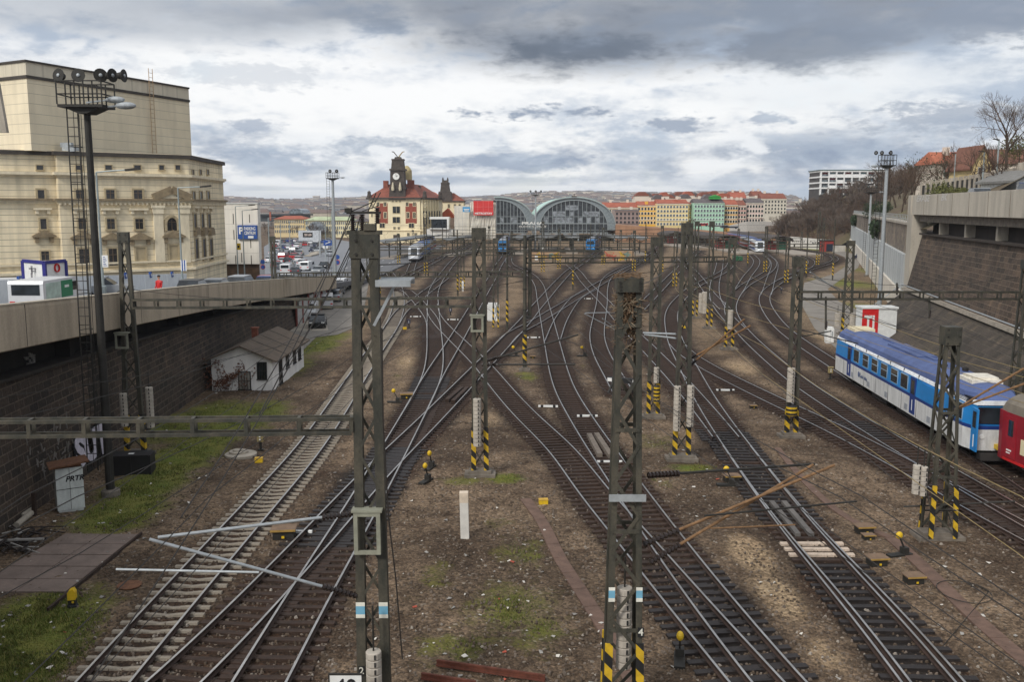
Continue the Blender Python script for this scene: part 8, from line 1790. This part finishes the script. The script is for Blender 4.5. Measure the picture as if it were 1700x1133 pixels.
def car_proto(kind):
 t=thing('parked_car', '', 'car')
 if kind=='van':
  Lh, hw, pr=2.4, .95, [(-2.4, .35), (2.35, .35), (2.4, .9), (2.0, 1.1), (1.5, 1.85), (1.3, 1.95), (-2.35, 1.95), (-2.4, 1.8)];wins=[(-.2, 1.6, 1.2, 1.75)];cab=None
 elif kind=='suv':Lh, hw, pr=2.25, .92, [(-2.25, .35), (2.2, .35), (2.25, .8), (2.05, .98), (1.1, 1.08), (-2.1, 1.1), (-2.25, .9)];cab=[(-2.1, 1.08), (1.05, 1.08), (.35, 1.6), (-1.9, 1.6)]
 elif kind=='hatch':Lh, hw, pr=1.95, .86, [(-1.95, .32), (1.9, .32), (1.95, .7), (1.8, .85), (.9, .95), (-1.85, .97), (-1.95, .8)];cab=[(-1.85, .95), (.95, .95), (.25, 1.42), (-1.4, 1.45)]
 else:Lh, hw, pr=2.25, .9, [(-2.25, .32), (2.2, .32), (2.25, .68), (2.1, .82), (1.05, .92), (-1.5, .94), (-2.2, .88)];cab=[(-1.55, .92), (1.1, .92), (.4, 1.38), (-.9, 1.40)]
 def px_(m, poly, y0, y1):return m.prism(poly, y0, y1)
 b=px_(MB(), pr, -hw, hw);bo=L('body', b, M('car_white', S(214, 216, 218), .3, .1, .04), t)
 if cab:
  tp=MB();n_=len(cab);k=.82
  vs=[(x, -hw*.96, z)if i<2 else(x, -hw*k, z)for i, (x, z)in enumerate(cab)]+[(x, hw*.96, z)if i<2 else(x, hw*k, z)for i, (x, z)in enumerate(cab)]
  L('cabin_glass', tp.add(vs, [(0, 1, 2, 3), (7, 6, 5, 4), (0, 4, 5, 1), (1, 5, 6, 2), (3, 2, 6, 7), (0, 3, 7, 4)]), GLASS, t)
  zt=cab[2][1];x0=cab[3][0];x1=cab[2][0];L('car_roof', MB().box(x0-.06, x1+.08, -hw*k-.01, hw*k+.01, zt-.02, zt+.06), M('car_white', (0, 0, 0)), t)
 else:L('cabin_glass', MB().box(.1, 1.45, -hw-.01, hw+.01, 1.2, 1.7), GLASS, t), L('windscreen', MB().add([(1.98, -.8, 1.12), (1.98, .8, 1.12), (1.56, .8, 1.82), (1.56, -.8, 1.82), (1.9, -.8, 1.1), (1.9, .8, 1.1), (1.5, .8, 1.8), (1.5, -.8, 1.8)], [(0, 1, 2, 3), (7, 6, 5, 4), (0, 4, 5, 1), (1, 5, 6, 2), (2, 6, 7, 3), (3, 7, 4, 0)]), GLASS, t), L('rear_window', MB().box(-2.43, -2.3, -.75, .75, 1.2, 1.75), GLASS, t)
 for sx in(-.62, .64):
  for sy in(-1, 1):
   wh=L('wheel', MB().lathe([(.32, -.1), (.32, .1)], (sx*Lh, sy*(hw-.06), .32), 14, ax='Y'), BLACK, t);L('rim', MB().lathe([(.19, -.115), (.19, .115)], (sx*Lh, sy*(hw-.06), .32), 10, ax='Y'), GALV, wh)
 for sy in(-1, 1):L('headlight', MB().box(Lh-.12, Lh+.02, sy*hw*.72-.18, sy*hw*.72+.18, .62, .76), WHITE, t);L('tail_light', MB().box(-Lh-.02, -Lh+.1, sy*hw*.78-.14, sy*hw*.78+.14, .68, .86), REDP, t)
 return reg(t)
PC={k:car_proto(k)for k in('van', 'suv', 'hatch', 'sedan')}
CC={'white':M('car_white', (0, 0, 0)), 'silver':M('car_silver', S(164, 168, 172), .3, .4, .05), 'black':M('car_black', S(26, 28, 32), .25, .1, .05), 'grey':M('car_grey', S(92, 96, 102), .3, .3, .05), 'red':M('car_red', S(158, 30, 34), .3, .1, .05), 'blue':M('car_blue', S(40, 66, 120), .3, .2, .05), 'navy':M('car_navy', S(36, 42, 66), .3, .2, .05), 'green':M('car_green', S(0, 120, 80), .4, 0, .05)}
used_p=set()
def car(kind, colr, loc, rz, label, group=None, small=False):
 p=PC[kind]
 if kind not in used_p:used_p.add(kind);o=p;o.location=loc;o.rotation_euler=(0, 0, rz);o['label']=label;ch=CH_OF[p.as_pointer()]
 else:o=dup(p, loc, rz, label);ch=[c for c in COL.objects if c.parent==o]if len(COL.objects)<0 else list(COL.objects)[-60:];ch=[c for c in ch if c.parent==o]
 if group:o['group']=group
 elif 'group' in o:del o['group']
 for c in ch:
  if c.name.split('.')[0]in('body', 'car_roof')and c.type=='MESH':c.material_slots[0].link='OBJECT';c.material_slots[0].material=CC[colr]
 o.name={'van':'van', 'suv':'estate_car', 'hatch':'hatchback_car', 'sedan':'sedan_car'}[kind];o['category']='van' if kind=='van' else 'car'
 return o
UP=PI/2
def onroad(px, py, Y, dz=0):a=AY(px, py, Y);return(a.x, Y, road_z(Y))
van=car('van', 'white', (-26.0, 52.5, road_z(52.5)), PI/2, 'white van with green rear side panel behind the parapet at the far left')
vx=van.location
for c in[c for c in COL.objects if c.parent==van]:pass
L('green_panel', MB().box(-.4, .95, -.965, .965, .9, 1.82), CC['green'], van);L('pale_window', MB().box(-2.1, -.5, -.965, .965, .95, 1.8), M('pale_window', S(176, 196, 186), .3), van)
L('logo_patch', MB().box(.0, .5, -.972, -.966, 1.42, 1.56), WHITE, van)
car('suv', 'silver', onroad(168, 462, 72), .25, 'large silver estate car parked before the opera windows behind the hoarding')
car('suv', 'silver', onroad(118, 464, 70), .2, 'silver car between the blue framed billboard and the large silver estate');car('suv', 'white', onroad(30, 464, 66), .25, 'white car half hidden left of the blue framed billboard')
car('sedan', 'grey', onroad(4, 466, 60), .2, 'dark grey car at the left edge behind the hoarding')
car('hatch', 'grey', (wall_x(72)-1.4, 72, road_z(72)), UP+.05, 'grey blue hatchback close behind the parapet, right of the person in red');car('sedan', 'silver', (wall_x(80)-1.8, 80, road_z(80)), UP, 'silver car queuing second behind the parapet');car('suv', 'silver', (wall_x(88)-1.5, 88, road_z(88)), UP, 'silver car with red tail lights third behind the parapet');car('sedan', 'blue', (wall_x(101)-2.0, 101, road_z(101)), UP, 'dark blue car fourth behind the parapet near the opera corner');car('hatch', 'red', (wall_x(108)-3.4, 108, road_z(108)), UP, 'red car beyond the opera corner on the queue');car('suv', 'white', (wall_x(116)-2.2, 116, road_z(116)), UP, 'white roofed car at the lower end of the parapet queue')
def ongr(px, py):q=G(px, py);return(q.x, q.y, .04)
car('sedan', 'black', ongr(528, 543), -UP+.15, 'black saloon car parked on the concrete pad beside the tracks');car('van', 'white', ongr(514, 528), -UP+.1, 'white van parked behind the black saloon below the wall');car('van', 'white', ongr(541, 512), UP+.2, 'second white van farther along the car park');car('suv', 'silver', ongr(556, 500), UP+.1, 'silver estate behind the second white van in the car park');car('van', 'white', ongr(566, 482), UP, 'third white van at the end of the car park');car('hatch', 'grey', ongr(560, 490), UP, 'grey hatchback in the car park next to the third van');car('sedan', 'silver', ongr(533, 488), UP+.1, 'silver saloon close to the wall in the car park')
car('hatch', 'navy', ongr(1427, 431), UP, 'dark blue car on the grass beside the pale wall on the right')
q=wl_(38)+nF*2.2;car('hatch', 'silver', (*(wl_(20)+nF*2.0), 13.7), math.atan2(dF.y, dF.x), 'silver car roof above the middle of the flyover parapet');car('suv', 'blue', (*(wl_(36)+nF*1.8), 13.7), math.atan2(dF.y, dF.x), 'blue and white car roof at the right end of the flyover parapet');car('sedan', 'red', (*(wl_(40.5)+nF*2.0), 13.7), math.atan2(dF.y, dF.x), 'dark red car roof at the right edge on the flyover')
TLIST=[(459, 444, 'sedan', 'red'), (472, 430, 'suv', 'red'), (478, 438, 'sedan', 'black'), (481, 446, 'hatch', 'silver'), (489, 420, 'suv', 'silver'), (490, 431, 'suv', 'red'), (497, 435, 'hatch', 'white'), (503, 441, 'sedan', 'white'), (511, 449, 'van', 'white'), (476, 454, 'van', 'white'), (491, 455, 'sedan', 'grey'), (528, 454, 'sedan', 'silver'), (538, 446, 'sedan', 'black'), (520, 418, 'hatch', 'navy'), (530, 419, 'sedan', 'silver'), (543, 414, 'suv', 'white'), (525, 411, 'suv', 'navy'), (548, 425, 'hatch', 'white'), (450, 436, 'hatch', 'white'), (463, 418, 'sedan', 'silver'), (471, 414, 'sedan', 'blue'), (480, 414, 'hatch', 'white'), (486, 410, 'sedan', 'blue'), (494, 412, 'suv', 'white'), (500, 407, 'sedan', 'silver'), (508, 409, 'hatch', 'red'), (515, 405, 'sedan', 'white'), (461, 408, 'van', 'white'), (470, 404, 'hatch', 'grey'), (480, 403, 'suv', 'blue'), (490, 402, 'sedan', 'white'), (503, 401, 'hatch', 'blue'), (514, 400, 'suv', 'silver'), (526, 403, 'van', 'white'), (536, 404, 'sedan', 'blue'), (545, 402, 'hatch', 'silver'), (455, 423, 'sedan', 'white'), (466, 447, 'hatch', 'grey'), (470, 438, 'sedan', 'white'), (484, 425, 'hatch', 'black'), (498, 424, 'sedan', 'silver'), (456, 412, 'hatch', 'red')]
for i, (x, y, kd_, c_)in enumerate(TLIST):
 q=G(x, y, .3);z=road_z(q.y)if q.y<180 else.3
 q=G(x, y, z);car(kd_, c_, (q.x, q.y, z), UP+random.uniform(-.12, .12)+(PI if x>514 else 0), f'{c_} '+{'van':'van', 'suv':'estate', 'hatch':'hatchback', 'sedan':'saloon'}[kd_]+' in the dense traffic on the boulevard beyond the parking building', 'traffic on the boulevard')
for k in PC:
 if k not in used_p:car(k, 'white', (-40, 250, .3), UP, 'white car far along the boulevard')
pl=[G(x, y, .31)for x, y in((455, 398), (560, 398), (600, 404), (575, 440), (560, 456), (440, 456), (438, 410))]
structure(link('boulevard', MB().add(pl, [tuple(range(len(pl)))[::-1]]).mesh('boulevard', M('boulevard_asphalt', S(124, 126, 130), .9, var=.1, scale=.2))))
md=MB();
for x, y in((520, 424), (527, 420), (534, 416), (541, 412)):q=G(x, y, .32);md.cbox((q.x, q.y, .5), (1.8, 14, .3))
ki=solo('kerb_island', md, CONC, 'grey kerb island between the carriageways of the boulevard', 'kerb', G(520, 424, .3))
GA=250;a=AY(495, 383, GA);c=AY(529, 396, GA);gt=thing('overhead_sign', 'dark electronic traffic board in a pale frame over the boulevard', 'sign', ((a.x+c.x)/2, GA, .3))
W('board', MB().box(a.x+1.2, c.x-1.6, GA, GA+.4, c.z+.3, a.z-.5), BLACK, gt);W('frame', MB().box(a.x, c.x+.6, GA+.05, GA+.35, a.z-.499, a.z).box(a.x, a.x+1.199, GA+.05, GA+.35, c.z-.6, a.z-.5).box(c.x-1.599, c.x+.6, GA+.05, GA+.35, c.z-.6, a.z-.5).box(a.x+1.2, c.x-1.6, GA+.05, GA+.35, c.z-.6, c.z+.299), M('frame_grey', S(186, 190, 194), .6), gt)
W('post', MB().bar((c.x+.2, GA+.2, .3), (c.x+.2, GA+.2, a.z), .35), GALV, gt);m=MB();rr=random.Random(11)
for i in range(3):
 for j in range(7):x=lerp(a.x+1.6, c.x-2.0, (j+.2)/7);z=lerp(c.z+.6, a.z-.9, (i+.3)/3);m.box(x, x+rr.uniform(.15, .45), GA-.03, GA-.001, z, z+.22)
W('letters', m, M('led_pale', S(206, 190, 180), .6), gt)
a=AY(537, 399, 215);c=AY(553, 408, 215);rs=thing('direction_sign', 'blue direction sign with white arrow over the boulevard', 'sign', (c.x, 215, .3));W('panel', MB().box(a.x, c.x, 215, 215.12, c.z, a.z), BLUEP, rs);W('arrow', MB().bar((a.x+.4, 214.97, c.z+.4), (c.x-.6, 214.97, a.z-.4), .14, .05, up=(0, 1, 0)).bar((c.x-1.2, 214.97, a.z-.35), (c.x-.5, 214.97, a.z-.35), .14, .05, up=(0, 1, 0)), WHITE, rs);W('post', MB().bar((a.x+.3, 215.2, .3), (a.x+.3, 215.2, a.z), .2), GALV, rs)
for x, y, Y, lb in((560, 427, 170, 'round blue and purple road signs left of the tracks'), (436, 435, 175, 'round blue road sign at the right corner of the parking building')):
 a=AY(x, y, Y);t=thing('road_sign', lb, 'sign', (a.x, Y, .3));W('disc', MB().lathe([(.42, Y), (.42, Y+.05)], (a.x, 0, a.z), 16, ax='Y').lathe([(.36, Y), (.36, Y+.05)], (a.x, 0, a.z-.95), 16, ax='Y'), BLUEP, t);W('red_edge', MB().lathe([(.45, Y+.051), (.45, Y+.08)], (a.x, 0, a.z-.95), 16, ax='Y'), REDP, t);W('post', MB().bar((a.x, Y+.15, .3), (a.x, Y+.15, a.z+.3), .08), GALV, t)
for x, yb, yt, Y, lb in((448, 440, 362, 190, 'traffic lamp post nearest the parking building corner'), (467, 425, 372, 240, 'lamp post among the left lanes of traffic'), (482, 420, 368, 250, 'lamp post in the middle of the traffic'), (541, 415, 372, 240, 'lamp post beside the blue direction sign'), (553, 440, 350, 165, 'slim lamp post left of the floodlight mast with ladder'), (511, 412, 366, 300, 'lamp post left behind the traffic board')):
 a=AY(x, yb, Y);c=AY(x, yt, Y);t=thing('street_lamp', lb, 'street lamp', (a.x, Y, .3));W('pole', MB().tube([(a.x, Y, .3), (a.x, Y, c.z)], .1, 6), LAMPP, t);W('arm', MB().bar((a.x, Y, c.z), (a.x+1.6, Y, c.z+.2), .07), LAMPP, t);W('lamp_head', MB().bar((a.x+1.5, Y, c.z+.2), (a.x+2.2, Y, c.z+.25), .25, .12), STEELD, t)
for i, (x, y)in enumerate(((470, 540), (478, 533), (486, 526), (493, 518), (499, 511))):
 q=G(x, y);xw=wall_x(q.y)+.42;t=thing('garage_door', 'pale garage door with brick red jambs set in the wall below the raised road', 'door', (xw, q.y, 0), 0, 'garage doors under the raised road');W('leaf', MB().box(xw, xw+.08, q.y-1.3, q.y+1.3, 0, 2.7), M('door_pale', S(176, 176, 172), .7, var=.15), t);W('jamb', MB().box(xw, xw+.14, q.y-1.8, q.y-1.301, 0, 3).box(xw, xw+.14, q.y+1.301, q.y+1.8, 0, 3), M('jamb_red', S(120, 56, 46), .8), t)
def far_block(x0, x1, y0, y1, Y, dep, wall, roof, label, rows_=3, cols_=14, yr=None, name='city_building'):
 a=AY(x0, y0, Y);c=AY(x1, y1, Y);t=thing(name, label, 'building', ((a.x+c.x)/2, Y, min(c.z, 0)));zb_=min(c.z, 2);W('wall', MB().box(a.x, c.x, Y, Y+dep, zb_-3, a.z), wall, t)
 zr=ZY(yr, Y)if yr else a.z+1;W('roof', MB().add([(a.x-.6, Y-.6, a.z+.01), (c.x+.6, Y-.6, a.z+.01), (c.x+.6, Y+dep, a.z+.01), (a.x-.6, Y+dep, a.z+.01), (a.x+3, Y+dep/2, zr), (c.x-3, Y+dep/2, zr)], [(0, 1, 5, 4), (1, 2, 5), (2, 3, 4, 5), (3, 0, 4), (0, 3, 2, 1)]), roof, t)
 n_=min(90, rows_*cols_)
 for i in range(rows_):
  for j in range(cols_):
   x=lerp(a.x, c.x, (j+.5)/cols_);z=lerp(zb_, a.z, (i+.45)/rows_);ww=(c.x-a.x)/cols_*.26;hh=(a.z-zb_)/rows_*.3;W('window', MB().box(x-ww, x+ww, Y-.1, Y+.02, z-hh, z+hh), GP, t)
 return t
far_block(455, 506, 364, 388, 430, 16, pl_('far_cream', 214, 194, 150), RT1, 'cream building with red roof across the boulevard', 3, 16, 358.5)
far_block(506.5, 585, 366, 390, 425, 16, pl_('far_ivory', 222, 212, 176), M('copper_roof', S(176, 186, 150), .7, var=.15, scale=.3), 'long ivory building with pale green roof across the boulevard', 3, 24, 360)
far_block(585.5, 612, 368, 392, 420, 16, pl_('far_sand', 206, 196, 160), RT3, 'sand coloured building left of the station building', 3, 8, 362)
a=AY(525, 368, 420);cc=AY(525, 385, 420);solo('glazed_arch', MB().prism([(a.x+4.2*math.cos(PI*k/12), cc.z+(a.z-cc.z)*math.sin(PI*k/12))for k in range(13)], 419, 424.9), Mglass('arch_glass', (.16, .18, .2), .2), 'round glazed entrance arch before the long ivory building', 'glass arch', (a.x, 419, cc.z))
mh=thing('museum_hall', 'long dark roofed hall with a rounded glass dome on the skyline at left', 'hall', AY(470, 366, 620));px_box(mh, 'hall_wall', 432, 505, 358, 368, 620, 20, M('hall_dark_wall', S(62, 68, 72), .7));px_box(mh, 'roof_slab', 430, 507, 355.5, 358, 618, 24, M('hall_dark_roof', S(48, 54, 58), .7))
a=AY(492, 355, 618);W('dome', MB().prism([(a.x+4.6*math.cos(PI*k/12), a.z+3.4*math.sin(PI*k/12))for k in range(13)], 617, 640), Mglass('dome_glass', (.14, .17, .19), .2), mh)
px_box(mh, 'red_spire', 447, 450, 352, 366, 600, 1, RT1)
for i, (x0, x1, y0)in enumerate(((519, 530, 325), (532, 538, 328), (540, 546, 327), (553, 560, 331), (569, 576, 330))):
 Y=2600;t=thing('tower_block', 'pale high rise block on the far hill skyline at left', 'tower block', AY((x0+x1)/2, 340, Y), 0, 'far tower blocks on the left skyline');px_box(t, 'wall', x0, x1, y0, 342, Y, 16, M('far_tower', S(196, 186, 176), .8));
 for k in range(4):px_box(t, 'balcony_row', x0+1, x1-1, y0+2+k*2.6, y0+3+k*2.6, Y-.6, .5, M('far_dark', S(120, 116, 116), .8))
for i, (x0, x1, y0)in enumerate(((858, 872, 334), (874, 886, 332), (900, 912, 331), (990, 1004, 336))):
 Y=2000;t=thing('tower_block', 'pale slab block above the hall valley on the far hill', 'tower block', AY((x0+x1)/2, 345, Y), 0, 'far slab blocks above the hall');px_box(t, 'wall', x0, x1, y0, 348, Y, 16, M('far_tower', (0, 0, 0)));px_box(t, 'balcony_row', x0+1, x1-1, y0+3, y0+4, Y-.6, .5, M('far_dark', (0, 0, 0)))
for i, (x, yb, yt, Y)in enumerate(((517, 392, 362, 330), (522, 390, 364, 340), (448, 400, 372, 300), (486, 390, 370, 360), (494, 390, 368, 360), (536, 392, 372, 350), (545, 392, 372, 350), (560, 392, 374, 340), (440, 386, 362, 340), (577, 398, 378, 300), (1132, 378, 362, 400), (1145, 378, 358, 395), (1150, 376, 356, 398), (1282, 372, 352, 430), (1262, 372, 355, 430), (1210, 372, 362, 430))):
 b0=AY(x, yb, Y);k=(ZY(yt, Y)-b0.z)/10.5;dup(PROTO[i%4], b0, i*1.3, ('bare street tree along the boulevard on the left' if x<1000 else 'bare street tree in front of the row of town houses'), ('bare trees on the boulevard' if x<1000 else 'bare trees before the town houses'), scale=k)
def hill(x):return 30+16*math.sin(x*.0011+1.2)+8*math.sin(x*.0037)+4*math.sin(x*.011)
xs_=list(np.arange(-4200, 4300, 60));rows=[]
prof_=((1100, 0.), (1500, .25), (2000, .5), (2600, .85), (3100, 1.), (3600, .9))
vs=[(x*(y/3000)*1.0, y, max(-.5, hill(x)*k-.5))for y, k in prof_ for x in xs_];kx=len(xs_)
fsx=[(j*kx+i, j*kx+i+1, (j+1)*kx+i+1, (j+1)*kx+i)for j in range(len(prof_)-1)for i in range(kx-1)]
hm2=MB().add(vs, fsx).mesh('hills', M('far_hill', S(78, 88, 78), .95, var=.3, scale=.006, col2=S(104, 96, 84)), smooth=True);structure(link('hills', hm2))
def hz2(x, y):
 for(y0, k0), (y1, k1)in zip(prof_, prof_[1:]):
  if y0<=y<=y1:k=lerp(k0, k1, (y-y0)/(y1-y0));return hill(x*3000/y)*k-.5
 return 0
m=MB();rr=random.Random(21)
for i in range(2600):
 y=rr.uniform(650, 3100);x=rr.uniform(-.36, .30)*y
 if y<1100 and-.02*y<x<.14*y and rr.random()<.4:continue
 z=hz2(x, y)if y>1100 else 0;w_=rr.uniform(5, 14);d_=rr.uniform(6, 10);h_=rr.uniform(6, 13)*(1 if y>1100 else.8);q=rr.random();wi=0 if q<.4 else(1 if q<.7 else 2)
 m.box(x-w_, x+w_, y, y+d_, z-2, z+h_, wi);ri=3 if rr.random()<.5 else(4 if rr.random()<.6 else 5)
 m.add([(x-w_, y-.3, z+h_+.02), (x+w_, y-.3, z+h_+.02), (x+w_, y+d_, z+h_+.02), (x-w_, y+d_, z+h_+.02), (x-w_*.8, y+d_/2, z+h_+2.2), (x+w_*.8, y+d_/2, z+h_+2.2)], [(0, 1, 5, 4), (1, 2, 5), (2, 3, 4, 5), (3, 0, 4)], ri)
o=link('distant_city', m.mesh('distant_city', [PALE, M('city_grey', S(170, 164, 158), .85), M('city_ochre', S(182, 172, 156), .85), M('city_tile', S(114, 98, 92), .9), M('city_tile_brown', S(98, 94, 94), .9), M('city_slate', S(104, 104, 108), .9)]));o['kind']='stuff'
m=MB()
for i in range(2600):
 y=rr.uniform(800, 3200);x=rr.uniform(-.36, .30)*y;z=hz2(x, y)if y>1100 else 0;h_=rr.uniform(5, 11)
 leafmass(x, y, z+h_*.5, rr.uniform(6, 18), 5, h_*.55, 16, 3.2, rr, m)
o=link('distant_woods', m.mesh('distant_woods', M('far_wood', S(70, 78, 60), .95, var=.3, scale=.01)));o['kind']='stuff'
def person(loc, rz, top, legs, skin, hair, label):
 t=thing('person', label, 'person', loc, rz)
 P_=[(0, 0, .95, .15), (0, 0, 1.15, .155), (0, 0, 1.38, .165), (0, 0, 1.47, .07), (0, 0, 1.55, .055), (0, .01, 1.62, .085), (0, .0, 1.70, .092), (0, 0, 1.76, .06), (.1, 0, .86, .09), (.11, .05, .5, .065), (.11, -.02, .1, .05), (.11, .12, .05, .045), (-.1, 0, .86, .09), (-.11, -.05, .5, .065), (-.11, -.14, .1, .05), (-.11, 0, .05, .045), (.2, 0, 1.4, .075), (.25, -.04, 1.13, .05), (.23, .12, .93, .04), (.22, .2, .88, .042), (-.2, 0, 1.4, .075), (-.25, .04, 1.13, .05), (-.23, .16, .95, .04), (-.22, .24, .92, .042)]
 E_2=[(0, 1), (1, 2), (2, 3), (3, 4), (4, 5), (5, 6), (6, 7), (0, 8), (8, 9), (9, 10), (10, 11), (0, 12), (12, 13), (13, 14), (14, 15), (2, 16), (16, 17), (17, 18), (18, 19), (2, 20), (20, 21), (21, 22), (22, 23)]
 me=bpy.data.meshes.new('body');me.from_pydata([p[:3]for p in P_], E_2, []);o=bpy.data.objects.new('body', me);COL.objects.link(o)
 o.modifiers.new('skin', 'SKIN');o.modifiers.new('sub', 'SUBSURF').levels=2
 for v, p in zip(me.skin_vertices[0].data, P_):v.radius=(p[3], p[3]*.8)
 me.skin_vertices[0].data[0].use_root=True
 dg=bpy.context.evaluated_depsgraph_get();me2=bpy.data.meshes.new_from_object(o.evaluated_get(dg));bpy.data.objects.remove(o)
 for mt in(top, legs, skin):me2.materials.append(mt)
 for p in me2.polygons:
  z=p.center.z;p.material_index=2 if z>1.5 or(z<1.0 and abs(p.center.x)>.2 and p.center.y>.14)else(0 if z>.9 else 1);p.use_smooth=True
 link('body', me2, t);L('hair', MB().sphere((0, -.015, 1.735), .105, 12, 8, sz=(.95, 1.0, .75)), hair, t);L('nose', MB().sphere((0, .098, 1.645), .02, 6, 5), skin, t)
 for s in(-1, 1):L('eye', MB().sphere((s*.035, .085, 1.68), .012, 6, 5), BLACK, t)
 return t
xp=AY(255, 475, 61);person((wall_x(61)-.5, 61, road_z(61)+.15), PI*.9, REDP, M('trousers_dark', S(40, 42, 52), .9), M('skin', S(196, 150, 124), .6), M('hair_dark', S(40, 30, 26), .9), 'person in a red jacket walking on the raised road behind the parapet')
for o in list(COL.objects):
 if o.type=='EMPTY' and o.parent is None and 'kind' in o:del o['kind']
if HAZE:
 hb=MB().box(-5200, 5200, -310, 8100, -1.5, 70).mesh('haze', [])
 hmat=bpy.data.materials.new('haze');hmat.use_nodes=True;nn_=hmat.node_tree.nodes;nn_.clear();ho=nn_.new('ShaderNodeOutputMaterial');pv2=nn_.new('ShaderNodeVolumePrincipled');pv2.inputs['Density'].default_value=HAZE;pv2.inputs['Color'].default_value=(.82, .88, .97, 1);pv2.inputs['Anisotropy'].default_value=.2
 hmat.node_tree.links.new(pv2.outputs[0], ho.inputs['Volume']);hb.materials.append(hmat);ho_=link('haze', hb);ho_['kind']='stuff'
 SC.cycles.volume_bounces=1
